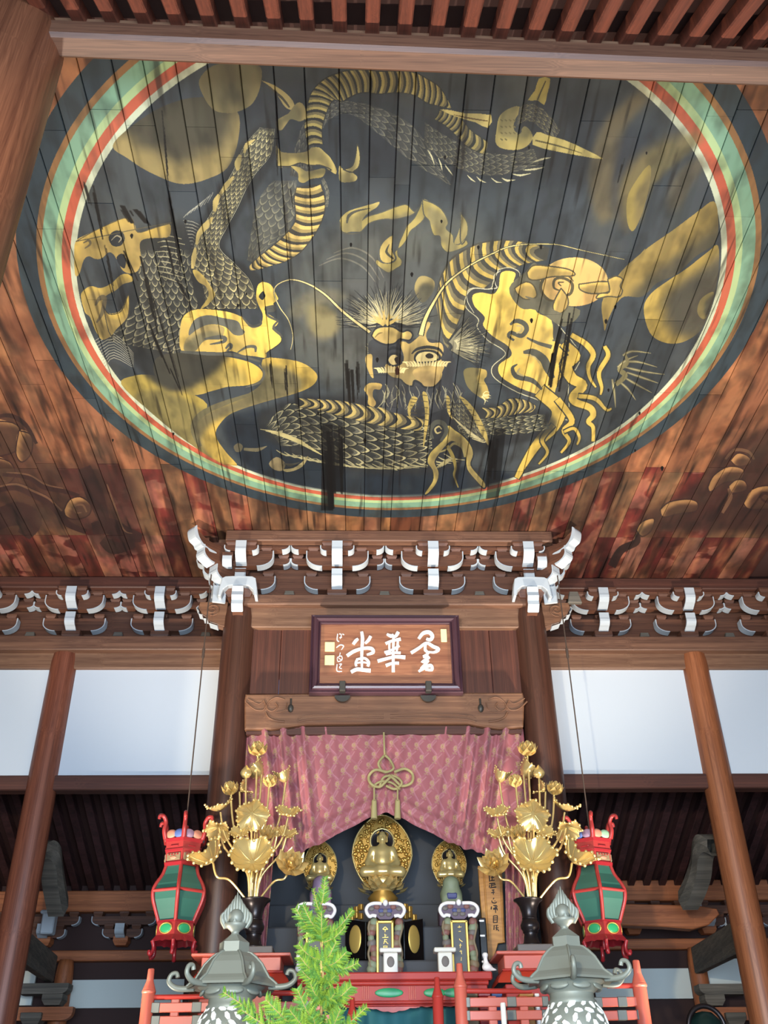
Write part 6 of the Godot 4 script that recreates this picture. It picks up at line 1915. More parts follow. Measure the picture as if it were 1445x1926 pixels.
func build_altar():
	buddha_mesh = make_buddha()
	# the dark draped interior
	var w := structure("wall_altar_back")
	var st := T()
	box(st, Vector3(AX, 4.3, -14.62), Vector3(4.4, 5.2, 0.06))
	obj("back_cloth", st, M.slate_cloth, w)
	st = T()
	box(st, Vector3(AX, 6.95, -13.95), Vector3(4.4, 0.06, 1.5))
	obj("canopy", st, M.board_y, w)
	ytab = hy(1830, -12.35)
	var steps := [hy(1700, -14.3), hy(1742, -13.25), hy(1806, -12.9)]
	for k in 3:
		var h: float = steps[k]
		var zf: float = [-14.3, -13.25, -12.9][k]
		var zb: float = [-14.58, -14.3, -13.25][k]
		var o := thing("altar_step", "%s altar step under a smooth slate grey cloth" % ["highest", "middle", "lowest"][k], "altar", Vector3(0.38, 0, (zf + zb) * 0.5))
		st = T()
		box(st, Vector3(0, h * 0.5, 0), Vector3(3.2, h, zf - zb), 0.02)
		obj("step", st, M.slate_step if k % 2 else M.slate_cloth, o)
	buddha("seated_buddha", "large gilded seated figure with a carved boat shaped mandorla on a lotus seat", 720, 1533, 1676, 1652, 57, -13.75, steps[1], true)
	buddha("attendant_statue", "small gilded attendant statue half hidden by the curtain, behind the fir branch", 601, 1580, 1674, 1658, 32, -13.8, steps[1], false)
	buddha("attendant_statue", "small gilded attendant statue half hidden by the curtain, next to the writing board", 848, 1578, 1668, 1652, 33, -13.8, steps[1], false)
	for u in [603.0, 850.0]:
		var c := P(u, 1708, -13.43)
		var lion := thing("statue_mount", "small painted %s mount under the attendant statue, %s" % ["lilac" if u < 700 else "green", SIDE[-1.0 if u < 700 else 1.0]], "figurine", c)
		st = T()
		nets(st, [[Vector3(0, 0.16, 0), Vector3(0.15, 0.13, 0.13)], [Vector3(0, 0.3, 0.04), Vector3(0.11, 0.1, 0.1)], [Vector3(-0.09, 0.1, 0.08), Vector3(-0.1, 0.0, 0.1), 0.05, 0.045], [Vector3(0.09, 0.1, 0.08), Vector3(0.1, 0.0, 0.1), 0.05, 0.045]], Vector3(-0.22, -0.06, -0.2), Vector3(0.22, 0.44, 0.24), 0.025, 0.05)
		obj("body", st, M.ornament_green if u > 700 else M.mauve, lion)
		st = T()
		box(st, Vector3(0, 0.13, 0.12), Vector3(0.14, 0.08, 0.04), 0.02)
		obj("saddle", st, M.ornament_blue, lion)
		st = T()
		box(st, Vector3(0, (steps[1] - c.y - 0.02) * 0.5, 0), Vector3(0.36, c.y - steps[1] - 0.02, 0.3), 0.015)
		obj("plinth", st, M.ornament_violet, lion)
	tablet(725, "spirit tablet with a white rimmed scroll top and gilt characters, below the large seated figure", [[[[436, 700, 385, 760], [22, 26]], [[440, 700, 500, 765], [22, 26]], [[400, 765, 480, 760], [24, 24]], [[440, 770, 435, 820], [26, 18]]], [[[430, 860, 440, 935], [20, 20]], [[445, 890, 475, 890], [14, 16]], [[375, 945, 510, 938], [18, 26]]], [[[415, 990, 480, 990], [20, 20]], [[410, 1035, 470, 1030], [16, 16]], [[440, 985, 405, 1085], [20, 16]], [[450, 1035, 505, 1085], [16, 22]]], [[[400, 1135, 490, 1135], [16, 16]], [[402, 1135, 405, 1180], [16, 16]], [[488, 1135, 484, 1180], [16, 16]], [[405, 1160, 485, 1160], [14, 14]], [[400, 1190, 490, 1190], [16, 16]], [[445, 1190, 445, 1245], [18, 18]], [[395, 1250, 495, 1245], [18, 22]]]])
	tablet(868, "spirit tablet with a white rimmed scroll top and worn characters, beside the writing board", [[[[400, 720, 490, 715], [14, 14]], [[440, 680, 440, 740], [14, 14]]], [[[415, 820, 470, 815], [14, 16]]], [[[430, 980, 440, 1010, 500, 1050], [14, 16, 18]]], [[[420, 1130, 480, 1130], [14, 14]], [[450, 1090, 440, 1190], [14, 14]]], [[[420, 1270, 480, 1260], [14, 14]], [[450, 1240, 470, 1330], [14, 14]], [[460, 1400, 450, 1480], [14, 14]]]])
	tablet(590, "spirit tablet with a white rimmed scroll top, mostly hidden behind the fir branch", [[[[430, 760, 470, 760], [14, 14]]]])
	# black side panels with gilt ovals behind the middle tablet
	for s in [-1.0, 1.0]:
		var c := P(672.0 if s < 0 else 776.0, 1808, -13.07)
		var b := thing("oval_panel", "black lacquer panel with a gilt oval by the middle tablet, %s" % SIDE[s], "panel", c, "black panels with gilt ovals")
		b.rotation.y = s * 0.7
		st = T()
		var p := PackedVector2Array([Vector2(-0.17, 0), Vector2(0.17, 0), Vector2(0.17, 0.47 + s * 0.04), Vector2(-0.17, 0.47 - s * 0.04)])
		extrude(st, p, 0.08, Transform3D(), 0.008)
		obj("panel", st, M.black_lacquer, b)
		st = T()
		ball(st, Vector3(0, 0.25, 0.04), Vector3(0.10, 0.165, 0.02), 20, 10)
		obj("gilt_oval", st, M.gold_paint, b)
		for k in 5:
			st = T()
			box(st, Vector3(-s * 0.06 + s * 0.075 * (k % 3) - 0.02, 0.52 + 0.09 * (k / 3) + 0.02 * (k % 2), -0.02), Vector3(0.06, 0.075, 0.05), 0.008)
			obj("gilt_block", st, M.gold_soft, b)
	# little white stands with a grey oval toned as the shade inside
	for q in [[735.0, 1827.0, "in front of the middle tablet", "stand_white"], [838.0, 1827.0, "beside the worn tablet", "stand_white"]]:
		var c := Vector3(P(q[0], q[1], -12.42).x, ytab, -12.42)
		var b := thing("incense_stand", "small whitish box stand with a shade toned grey oval %s" % q[2], "stand", c, "white box stands")
		st = T()
		box(st, Vector3(0, 0.11, 0), Vector3(0.17, 0.22, 0.12), 0.01)
		obj("box", st, M.stand_white, b)
		st = T()
		box(st, Vector3(0, 0.245, 0), Vector3(0.26, 0.05, 0.18), 0.01)
		obj("lid", st, M.stand_white, b)
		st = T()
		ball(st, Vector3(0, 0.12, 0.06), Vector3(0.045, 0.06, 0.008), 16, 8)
		obj("shade_oval", st, M.tablet_grey, b)  # solid disc; the shade inside a hole is put into its grey
	build_tables()
func tablet(u: float, label: String, chars: Array):
	var z := -12.66
	var base := Vector3(P(u, 1832, z).x, ytab, z)
	var o := thing("spirit_tablet", label, "tablet", base, "spirit tablets on the altar table")
	var x0 := 690.0
	var p := func(q: Vector2) -> Vector3: return P(725 - 35 + q.x / 12.04, 1680 + q.y / 12.04, z) - P(725, 1832, z)
	var px := func(a: float, b: float) -> Vector3: return p.call(Vector2(a, b))
	# panel and gilt frame
	var st := T()
	var tl: Vector3 = px.call(240, 575)
	var br: Vector3 = px.call(640, 1830)
	box(st, Vector3(0, (tl.y + br.y) * 0.5, -0.03), Vector3(br.x - tl.x, tl.y - br.y, 0.05), 0.004)
	obj("panel", st, M.tablet_black, o)
	var mid: float = (tl.x + br.x) * 0.5
	for q in [[Vector3(tl.x - mid + 0.012, (tl.y + br.y) * 0.5, 0.005), Vector3(0.03, tl.y - br.y, 0.05)], [Vector3(br.x - mid - 0.012, (tl.y + br.y) * 0.5, 0.005), Vector3(0.03, tl.y - br.y, 0.05)], [Vector3(0, tl.y - 0.012, 0.005), Vector3(br.x - tl.x, 0.03, 0.05)]]:
		st = T()
		box(st, q[0], q[1], 0.006)
		obj("gilt_frame", st, M.gold_paint, o)
	for s in chars: written("character", s, func(q: Vector2) -> Vector3: return p.call(q) + Vector3(-mid, 0, 0.0), 0.006, M.gold_paint, o)
	# scroll top with a white rim
	var outl := [[240, 470], [100, 500], [30, 420], [0, 320], [40, 220], [150, 165], [300, 160], [440, 165], [580, 160], [730, 165], [850, 220], [885, 320], [860, 420], [790, 500], [640, 470], [560, 540], [320, 540]]
	var poly := []
	for q in outl:
		var g: Vector3 = px.call(q[0], q[1])
		poly.append(Vector2(g.x - mid, g.y))
	st = T()
	extrude(st, PackedVector2Array(poly), 0.08, at(Vector3(0, 0, -0.02)), 0.0)
	var scroll := obj("scroll_top", st, M.ornament_violet, o)
	for seg in [[[240, 470, 150, 455, 90, 480, 30, 410, 10, 320, 60, 230, 160, 185, 280, 180, 360, 185]], [[640, 470, 730, 455, 790, 480, 850, 410, 870, 320, 820, 230, 720, 185, 600, 180, 520, 185]]]:
		var pts := []
		for i in range(0, seg[0].size(), 2):
			var g: Vector3 = px.call(seg[0][i], seg[0][i + 1])
			pts.append(Vector3(g.x - mid, g.y, 0.03))
		st = T()
		tube(st, curve(pts, 4), 0.022, 8)
		obj("white_rim", st, M.porcelain, scroll)
	st = T()
	var bp: Vector3 = px.call(440, 175)
	ball(st, Vector3(bp.x - mid, bp.y, 0.04), Vector3(0.034, 0.04, 0.034), 14, 10)
	obj("white_pearl", st, M.porcelain, scroll)
	for q in [[250, 260, "ornament_red"], [620, 260, "ornament_red"], [350, 345, "ornament_blue"], [530, 345, "ornament_blue"], [355, 425, "tablet_grey"], [520, 425, "tablet_grey"], [130, 300, "tablet_grey"], [750, 300, "tablet_grey"], [440, 350, "tablet_grey"]]:
		st = T()
		var g: Vector3 = px.call(q[0], q[1])
		ball(st, Vector3(g.x - mid, g.y, 0.02), Vector3(0.04, 0.028, 0.016), 10, 6)
		obj("painted_cloud", st, M[q[2]], scroll)
	# carved dragons winding down both sides
	var cols := ["ornament_green", "ornament_brown", "ornament_red", "ornament_green", "tablet_grey", "ornament_red", "ornament_brown", "ornament_red", "ornament_green"]
	for s in [-1.0, 1.0]:
		for k in 11:
			st = T()
			var t := k / 10.0
			var g: Vector3 = px.call(440 + s * (285 + 35 * sin(t * 9.0 + s)), 600 + t * 1180)
			ball(st, Vector3(g.x - mid, g.y, -0.01), Vector3(0.055 + 0.015 * sin(t * 17.0), 0.055, 0.04), 10, 7, Basis(Vector3.BACK, sin(k * 2.1)))
			obj("carved_coil", st, M[cols[(k + (2 if s > 0 else 0)) % cols.size()]], o)
		st = T()
		var pts := []
		for k in 9:
			var g: Vector3 = px.call(440 + s * (350 + 30 * sin(k * 1.6)), 580 + k * 150)
			pts.append(Vector3(g.x - mid, g.y, 0.01))
		tube(st, curve(pts, 3), 0.016, 6)
		obj("carved_edge", st, M.ornament_brown, o)

func build_tables():
	# long red lacquer altar table
	var z := -12.35
	var a := P(553, 1838, z)
	var b := P(925, 1836, z)
	var o := thing("altar_table", "long glossy red lacquer altar table with green ovals on its frieze", "table", Vector3((a.x + b.x) * 0.5, 0, z))
	var L := b.x - a.x
	var Y := func(v: float) -> float: return hy(v, z)
	var st := T()
	box(st, Vector3(0, (Y.call(1830) + Y.call(1846)) * 0.5, -0.22), Vector3(L, Y.call(1830) - Y.call(1846), 0.6), 0.015)
	obj("table_top", st, M.red_lacquer, o)
	for q in [[1850.0, 0.028], [1886.0, 0.02], [1892.0, 0.012]]:
		st = T()
		tube(st, [Vector3(-L * 0.48, Y.call(q[0]), 0.02), Vector3(L * 0.48, Y.call(q[0]), 0.02)], q[1], 10)
		obj("moulding", st, M.red_lacquer, o)
	st = T()
	box(st, Vector3(0, (Y.call(1850) + Y.call(1888)) * 0.5, -0.23), Vector3(L * 0.95, Y.call(1850) - Y.call(1888), 0.48), 0.008)
	var frieze := obj("frieze", st, M.red_lacquer, o)
	for u in [592.0, 732.0, 818.0, 855.0]:
		st = T()
		var c := P(u, 1867, z + 0.03) - o.position
		ball(st, Vector3(c.x, c.y, 0.022), Vector3(0.165 if u > 700 and u < 800 else 0.13, 0.05, 0.014), 24, 8)
		obj("green_oval", st, M.green_oval, frieze)
	for u in [688.0, 776.0, 640.0]:
		st = T()
		var c := P(u, 1867, z + 0.03) - o.position
		for k in 4: box(st, Vector3(c.x - 0.035 + 0.023 * k, c.y, 0.022), Vector3(0.012, 0.14, 0.014), 0.004)
		obj("reeded_block", st, M.red_faded, frieze)
	# scalloped apron
	var ap := [Vector2(-L * 0.42, Y.call(1888))]
	var n := 60
	for k in n + 1:
		var t := float(k) / n
		var x := lerpf(-L * 0.42, L * 0.42, t)
		var mid := exp(-pow(t - 0.49, 2.0) * 90.0)
		ap.append(Vector2(x, Y.call(1893 + 10.0 * mid) - 0.012 * absf(sin(t * PI * 15.0))))
	ap.append(Vector2(L * 0.42, Y.call(1888)))
	st = T()
	extrude(st, PackedVector2Array(ap), 0.03, at(Vector3(0, 0, 0.0)))
	obj("apron", st, M.red_vermilion, o)
	for s in [-1.0, 1.0]:
		st = T()
		box(st, Vector3(s * L * 0.45, Y.call(1890) * 0.5, -0.1), Vector3(0.16, Y.call(1890), 0.16), 0.02)
		box(st, Vector3(s * L * 0.45, Y.call(1890) * 0.5, -0.4), Vector3(0.16, Y.call(1890), 0.16), 0.02)
		obj("leg", st, M.red_lacquer, o)
	# dark drapery under the table
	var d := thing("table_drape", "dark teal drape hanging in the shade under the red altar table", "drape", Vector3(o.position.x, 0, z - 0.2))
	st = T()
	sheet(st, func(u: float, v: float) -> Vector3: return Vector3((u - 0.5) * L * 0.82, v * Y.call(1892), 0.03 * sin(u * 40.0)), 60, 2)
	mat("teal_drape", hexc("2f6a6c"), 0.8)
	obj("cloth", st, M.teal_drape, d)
	# two pale red pedestal stands that carry the vases
	for s in [-1.0, 1.0]:
		var zz2 := -12.25
		var ua := 366.0 if s < 0 else 929.0
		var ub := 549.0 if s < 0 else 1075.0
		var c := P((ua + ub) * 0.5, 1800, zz2)
		var w := absf(P(ub, 1800, zz2).x - P(ua, 1800, zz2).x)
		var t := thing("pedestal_stand", "pale red pedestal stand carrying the flower vase, %s" % SIDE[s], "stand", Vector3(c.x, 0, zz2))
		var yy := func(v: float) -> float: return hy(v, zz2)
		for q in [[1797.0, 1803.0, 1.0, "red_faded"], [1803.0, 1829.0, 0.80, "red_faded"], [1829.0, 1833.0, 0.86, "red_lacquer"]]:
			st = T()
			box(st, Vector3(0, (yy.call(q[0]) + yy.call(q[1])) * 0.5, -0.1), Vector3(w * q[2], yy.call(q[0]) - yy.call(q[1]), 0.72 * q[2]), 0.008)
			obj("stand_tier", st, M[q[3]], t)
		st = T()
		var prof := []
		for k in 9:
			var f := k / 8.0
			prof.append(Vector2(lerpf(0.43, 0.5, sin(f * PI * 0.5)) * w, lerpf(yy.call(1833), yy.call(1856), f)))
		for k in 8:
			for sd in [-1.0, 1.0]:
				quad(st, Vector3(sd * prof[k].x, prof[k].y, 0.2), Vector3(sd * prof[k + 1].x, prof[k + 1].y, 0.26), Vector3(sd * prof[k + 1].x, prof[k + 1].y, -0.42), Vector3(sd * prof[k].x, prof[k].y, -0.42))
			quad(st, Vector3(-prof[k].x, prof[k].y, 0.16 + 0.012 * k), Vector3(prof[k].x, prof[k].y, 0.16 + 0.012 * k), Vector3(prof[k + 1].x, prof[k + 1].y, 0.172 + 0.012 * k), Vector3(-prof[k + 1].x, prof[k + 1].y, 0.172 + 0.012 * k))
		obj("flared_skirt", st, M.red_vermilion, t)
		st = T()
		box(st, Vector3(0, yy.call(1856) * 0.5, -0.1), Vector3(w * 0.8, yy.call(1856), 0.5), 0.01)
		obj("body", st, M.red_lacquer, t)
		var pl := thing("vase_plinth", "thin grey stone slab under the black flower vase, %s" % SIDE[s], "plinth", Vector3(P(478.0 if s < 0 else 1006.0, 1790, zz2).x, yy.call(1797), zz2))
		st = T()
		box(st, Vector3(0, (yy.call(1783) - yy.call(1797)) * 0.5, 0), Vector3(0.46, yy.call(1783) - yy.call(1797), 0.42), 0.01)
		obj("slab", st, M.tablet_grey, pl)

# ---------------------------------------------------------------- gilt metal lotus arrangements
func facing(n: Vector3, roll := 0.0) -> Basis:
	# basis whose y axis is n
	var y := n.normalized()
	var x := y.cross(Vector3.BACK if absf(y.z) < 0.9 else Vector3.RIGHT).normalized()
	return Basis(x, y, x.cross(y)) * Basis(Vector3.UP, roll)
func lotus_leaf(o: Node3D, c: Vector3, n: Vector3, r: float, cup: float, wave: float, fold := 0.0):
	var bs := facing(n)
	var rim := func(a: float) -> float: return r * (1.0 + 0.06 * sin(a * 5.0 + 1.0) + 0.03 * sin(a * 9.0))
	var surf := func(a: float, q: float) -> Vector3:
		var rr: float = rim.call(a) * q
		var x := cos(a) * rr
		var z := sin(a) * rr
		var y := cup * r * q * q + wave * r * sin(a * 5.0) * q * q * q + fold * r * (x / r) * (x / r)
		return c + bs * Vector3(x, y, z)
	var st := T()
	smooth(st)
	var na := 40
	var nr := 6
	for i in na:
		for j in nr:
			var a0 := TAU * i / na
			var a1 := TAU * (i + 1) / na
			var q0 := float(j) / nr
			var q1 := float(j + 1) / nr
			if j == 0: tri(st, surf.call(a0, 0.0), surf.call(a0, q1), surf.call(a1, q1))
			else: quad(st, surf.call(a0, q0), surf.call(a0, q1), surf.call(a1, q1), surf.call(a1, q0))
	var leaf := obj("leaf", st, M.gold, o)
	st = T()
	for k in 20:
		var a := TAU * k / 20.0
		ball(st, surf.call(a, 1.0), Vector3.ONE * r * 0.10, 7, 5)
	obj("leaf_beads", st, M.gold, leaf)
	st = T()
	for k in 10:
		var a := TAU * k / 10.0
		var pts := []
		for j in 5: pts.append(surf.call(a, 0.12 + 0.2 * j) + bs.y * 0.004)
		tube(st, pts, [r * 0.03, r * 0.025, r * 0.02, r * 0.016, r * 0.01], 4, false)
	obj("leaf_veins", st, M.gold, leaf)
func lotus_flower(o: Node3D, c: Vector3, n: Vector3, r: float, open_ := 0.7):
	var bs := facing(n)
	var st2 := T()
	ball(st2, c + bs.y * r * 0.15, Vector3(0.25, 0.3, 0.25) * r, 10, 6)
	var flower := obj("flower", st2, M.gold_soft, o)
	for ring in 3:
		var cnt: int = [5, 7, 8][ring]
		for k in cnt:
			var st := T()
			var a := TAU * (k + 0.37 * ring) / cnt
			var tilt: float = [0.15, 0.55, 1.0][ring] * open_ * 1.3
			var b := bs * Basis(Vector3.UP, a) * Basis(Vector3.RIGHT, tilt)
			petal(st, Transform3D(b, c + bs * (Basis(Vector3.UP, a) * Vector3(0, -0.15 * r * ring, r * 0.12))), r * (0.85 + 0.12 * ring), r * 0.75, -0.12, 5)
			obj("petal", st, M.gold, flower)
func lotus_bud(o: Node3D, c: Vector3, n: Vector3, r: float):
	var st := T()
	var prof := [Vector2(0, -0.9), Vector2(0.55, -0.75), Vector2(0.95, -0.25), Vector2(1.0, 0.1), Vector2(0.8, 0.6), Vector2(0.4, 1.1), Vector2(0.08, 1.5), Vector2(0, 1.55)]
	lathe(st, prof, 18, Transform3D(facing(n).scaled_local(Vector3.ONE * r), c), true, func(a: float, p: Vector2) -> float: return 1.0 + 0.07 * cos(a * 5.0))
	obj("bud", st, M.gold, o)
func build_lotus():
	for s in [-1.0, 1.0]:
		var z := -12.25
		var cx := 476.0 if s < 0 else 1001.0
		var who: String = SIDE[s]
		var px := func(u: float, v: float, dz := 0.0) -> Vector3: return P(cx + (u - 476.0) * (1.0 if s < 0 else -1.0), v, z + dz)
		var foot: Vector3 = px.call(476, 1784)
		foot.y = hy(1783, z) + 0.001
		# bronze vase
		var vz := thing("flower_vase", "tall black bronze flower vase with a flared lip and ring neck, %s" % who, "vase", Vector3(foot.x, foot.y, z), "black flower vases")
		var H: float = px.call(476, 1692).y - foot.y
		var k := H / 0.72
		var st := T()
		var prof := []
		for q in [[0.0, 0.0], [0.155, 0.0], [0.16, 0.03], [0.13, 0.06], [0.105, 0.16], [0.11, 0.22], [0.15, 0.27], [0.158, 0.32], [0.14, 0.37], [0.115, 0.41], [0.12, 0.5], [0.145, 0.6], [0.19, 0.67], [0.235, 0.70], [0.24, 0.72], [0.22, 0.72], [0.12, 0.6], [0.0, 0.55]]: prof.append(Vector2(q[0] * k, q[1] * k))
		lathe(st, prof, 32)
		obj("body", st, M.black_bronze, vz)
		for yb in [0.215, 0.42, 0.235]:
			st = T()
			var ring := []
			for i in 25: ring.append(Vector3(cos(TAU * i / 24.0) * 0.115 * k, yb * k, sin(TAU * i / 24.0) * 0.115 * k))
			tube(st, ring, 0.012 * k, 6)
			obj("ring", st, M.black_bronze, vz)
		var base: Vector3 = px.call(476, 1690)
		var o := thing("gilt_lotus_spray", "towering gilt metal lotus spray of leaves, flowers and buds, %s" % who, "ornament", base, "gilt lotus sprays")
		var root := base
		var rel := func(p: Vector3) -> Vector3: return p - root
		var sx := 1.0 if s < 0 else -1.0
		var mm: float = absf(px.call(477, 1600).x - px.call(476, 1600).x)
		var dir := func(x: float, y: float, zz3: float) -> Vector3: return Vector3(x * sx, y, zz3)
		# kind, u, v, dz, normal, radius in pixels, extras
		var items := [
			["flower", 485, 1414, -0.02, [0, 0.8, 0.6], 26, 0.6], ["bud", 463, 1455, 0.03, [0, 1, 0.1], 11, 0.0], ["leaf", 491, 1456, -0.08, [-0.45, 0.5, -0.3], 21, 0.6, 0.05, 0.9],
			["flower", 434, 1488, 0.05, [-0.15, 0.8, 0.6], 23, 0.55], ["leaf", 452, 1488, -0.05, [0.7, 0.4, 0.2], 15, 0.5, 0.1, 0.8], ["flower", 507, 1474, 0.03, [0.1, 0.9, 0.5], 22, 0.45], ["leaf", 537, 1470, 0.0, [-0.3, 0.8, -0.2], 17, 0.7, 0.05, 0.9],
			["leaf", 474, 1530, 0.10, [0.0, 0.15, 1.0], 31, -0.35, 0.10, 0.0], ["leaf", 414, 1525, 0.05, [-0.25, 0.9, 0.2], 25, 0.3, 0.10, 0.3], ["leaf", 542, 1535, 0.06, [0.1, 0.8, 0.55], 24, 0.4, 0.10, 0.2],
			["leaf", 411, 1557, 0.04, [-0.1, -0.85, 0.4], 25, 0.25, 0.22, 0.2], ["leaf", 453, 1570, 0.10, [-0.1, 0.7, 0.7], 19, 0.4, 0.15, 0.1], ["flower", 502, 1571, 0.08, [0.1, 0.7, 0.7], 23, 0.5], ["leaf", 539, 1573, 0.04, [0.2, 0.7, 0.6], 19, 0.4, 0.15, 0.2], ["bud", 522, 1566, 0.02, [0, 1, 0], 9, 0.0],
			["leaf", 475, 1622, 0.20, [0.0, 0.45, 0.9], 39, 0.55, 0.12, 0.25], ["leaf", 399, 1620, 0.14, [-0.45, 0.6, 0.6], 34, 0.45, 0.12, 0.5], ["flower", 547, 1626, 0.14, [0.3, 0.45, 0.9], 32, 0.8]]
		for it in items:
			var p: Vector3 = rel.call(px.call(it[1], it[2], it[3]))
			var n: Vector3 = dir.call(it[4][0], it[4][1], it[4][2])
			var r: float = it[5] * mm
			if it[0] == "leaf": lotus_leaf(o, p, n, r, it[6], it[7], it[8])
			elif it[0] == "flower": lotus_flower(o, p, n, r, it[6])
			else: lotus_bud(o, p, n, r)
			# stem from the bundle in the vase mouth
			var foot2 := Vector3(clampf(p.x * 0.12, -0.05, 0.05), -0.05, 0.0)
			var neck := Vector3(clampf(p.x * 0.25, -0.09, 0.09), minf(0.32, p.y * 0.35), p.z * 0.5)
			var low: bool = it[2] > 1600
			if low: neck = Vector3(p.x * 0.55, p.y * 0.42 + 0.02, p.z * 0.6)
			var tip: Vector3 = p - n.normalized() * r * 0.12
			var bend := Vector3(lerpf(neck.x, p.x, 0.75), lerpf(neck.y, p.y, 0.55) - (0.12 if low else 0.0), lerpf(neck.z, p.z, 0.8) - 0.02)
			if low and absf(p.x) > 0.2: bend = Vector3(p.x * 0.85, p.y * 0.55, p.z)
			st = T()
			tube(st, curve([foot2, neck, bend, tip], 6), 0.0135, 7)
			obj("stem", st, M.gold, o)

# ---------------------------------------------------------------- hanging red lanterns and standing bronze lanterns
func hexpt(r: float, k: float, y: float, turn := 0.0) -> Vector3:
	var a := TAU * k / 6.0 + turn
	return Vector3(sin(a) * r, y, cos(a) * r)
func red_lantern(u: float, label: String, turn: float, side: float):
	var z := -12.55
	var foot := P(u, 1782, z)
	var mm := absf(P(u + 1, 1680, z).x - P(u, 1680, z).x)
	var o := thing("hanging_lantern", label, "lantern", foot, "hanging red palace lanterns")
	var Y := func(v: float) -> float: return P(u, v, z).y - foot.y
	var levels := [[1634.0, 33.0], [1650.0, 38.0], [1668.0, 49.0], [1682.0, 54.0], [1698.0, 52.0], [1716.0, 45.0], [1738.0, 36.0]]
	# green paper panes, one per face above and below the waist
	for k in 6:
		for part in [[0, 3], [3, 6]]:
			var st := T()
			flat(st)
			for i in range(part[0], part[1]):
				var r0: float = levels[i][1] * mm * 0.985
				var r1: float = levels[i + 1][1] * mm * 0.985
				quad(st, hexpt(r0, k, Y.call(levels[i][0]), turn), hexpt(r1, k, Y.call(levels[i + 1][0]), turn), hexpt(r1, k + 1, Y.call(levels[i + 1][0]), turn), hexpt(r0, k + 1, Y.call(levels[i][0]), turn))
			obj("green_pane", st, M.green_panel, o)
		# curved ribs at the corners
		var pts := []
		for l in levels: pts.append(hexpt(l[1] * mm, k, Y.call(l[0]), turn))
		var st2 := T()
		tube(st2, curve(pts, 3), 0.024, 6)
		obj("rib", st2, M.lantern_red, o)
		st2 = T()
		tube(st2, [hexpt(54.0 * mm, k, Y.call(1682), turn), hexpt(54.0 * mm, k + 1, Y.call(1682), turn)], 0.02, 6)
		obj("waist_bar", st2, M.lantern_red, o)
	# square-set boxes above and below the body
	var tier := func(called: String, va: float, vb: float, ra: float, rb: float, m: Material):
		var st := T()
		flat(st)
		for k in 6:
			quad(st, hexpt(ra * mm, k, Y.call(va), turn), hexpt(rb * mm, k, Y.call(vb), turn), hexpt(rb * mm, k + 1, Y.call(vb), turn), hexpt(ra * mm, k + 1, Y.call(va), turn))
			tri(st, Vector3(0, Y.call(va), 0), hexpt(ra * mm, k, Y.call(va), turn), hexpt(ra * mm, k + 1, Y.call(va), turn))
			tri(st, Vector3(0, Y.call(vb), 0), hexpt(rb * mm, k + 1, Y.call(vb), turn), hexpt(rb * mm, k, Y.call(vb), turn))
		obj(called, st, m, o)
	tier.call("head_box", 1588.0, 1632.0, 38.0, 34.0, M.lantern_red)
	tier.call("cornice", 1584.0, 1590.0, 42.0, 40.0, M.red_deep)
	tier.call("collar", 1604.0, 1608.0, 39.0, 38.0, M.red_deep)
	tier.call("collar", 1628.0, 1634.0, 38.0, 37.0, M.red_deep)
	tier.call("foot_box", 1738.0, 1764.0, 37.0, 38.0, M.lantern_red)
	tier.call("collar", 1736.0, 1740.0, 40.0, 40.0, M.red_deep)
	for k in 6:
		var mid := func(r: float, v: float) -> Vector3: return (hexpt(r * mm, k, Y.call(v), turn) + hexpt(r * mm, k + 1, Y.call(v), turn)) * 0.5
		var n: Vector3 = (hexpt(1, k, 0, turn) + hexpt(1, k + 1, 0, turn)).normalized()
		var bs := Basis(Vector3.UP.cross(n).normalized(), Vector3.UP, n)
		var st := T()
		ball(st, mid.call(38.0, 1751.0) + n * 0.004, Vector3(0.075, 0.052, 0.012), 18, 6, bs)
		var boss := obj("green_boss", st, M.green_oval, o)
		st = T()
		var rim := []
		for i in 21: rim.append(mid.call(38.0, 1751.0) + bs * Vector3(cos(TAU * i / 20.0) * 0.082, sin(TAU * i / 20.0) * 0.058, 0.004))
		tube(st, rim, 0.008, 5)
		obj("boss_rim", st, M.gold_paint, boss)
		# pierced picture panel and slot
		st = T()
		box(st, mid.call(36.5, 1618.0), Vector3(0.19, 0.085, 0.02), 0.004, bs)
		var pic := obj("picture_panel", st, M.ornament_brown, o)
		st = T()
		for q in 4: box(st, mid.call(36.5, 1618.0) + bs * Vector3(-0.06 + 0.04 * q, 0.025, 0.011), Vector3(0.022, 0.016, 0.006), 0.0, bs)
		obj("piercing", st, M.red_deep, pic)
		st = T()
		ball(st, mid.call(36.5, 1618.0) + bs * Vector3(0, -0.012, 0.01), Vector3(0.05, 0.022, 0.01), 10, 5, bs)
		obj("painted_flower", st, M.salmon, pic)
		st = T()
		box(st, mid.call(38.0, 1598.0), Vector3(0.11, 0.014, 0.02), 0.004, bs)
		obj("slot", st, M.red_deep, o)
		# painted crest above the cornice: coloured lobes
		for q in 2:
			st = T()
			var cc: Vector3 = hexpt(40.0 * mm, k, Y.call(1576), turn).lerp(hexpt(40.0 * mm, k + 1, Y.call(1576), turn), 0.28 + 0.44 * q)
			ball(st, cc, Vector3(0.075, 0.055, 0.025), 12, 8, bs)
			obj("crest_lobe", st, [M.mauve, M.salmon, M.mint, M.pale_blue, M.salmon, M.strong_blue][(k * 2 + q + (0 if side < 0 else 1)) % 6], o)
		# curled horns on the corners
		st = T()
		var b: Vector3 = hexpt(41.0 * mm, k, 0, turn).normalized()
		var at0 := hexpt(40.0 * mm, k, Y.call(1584), turn)
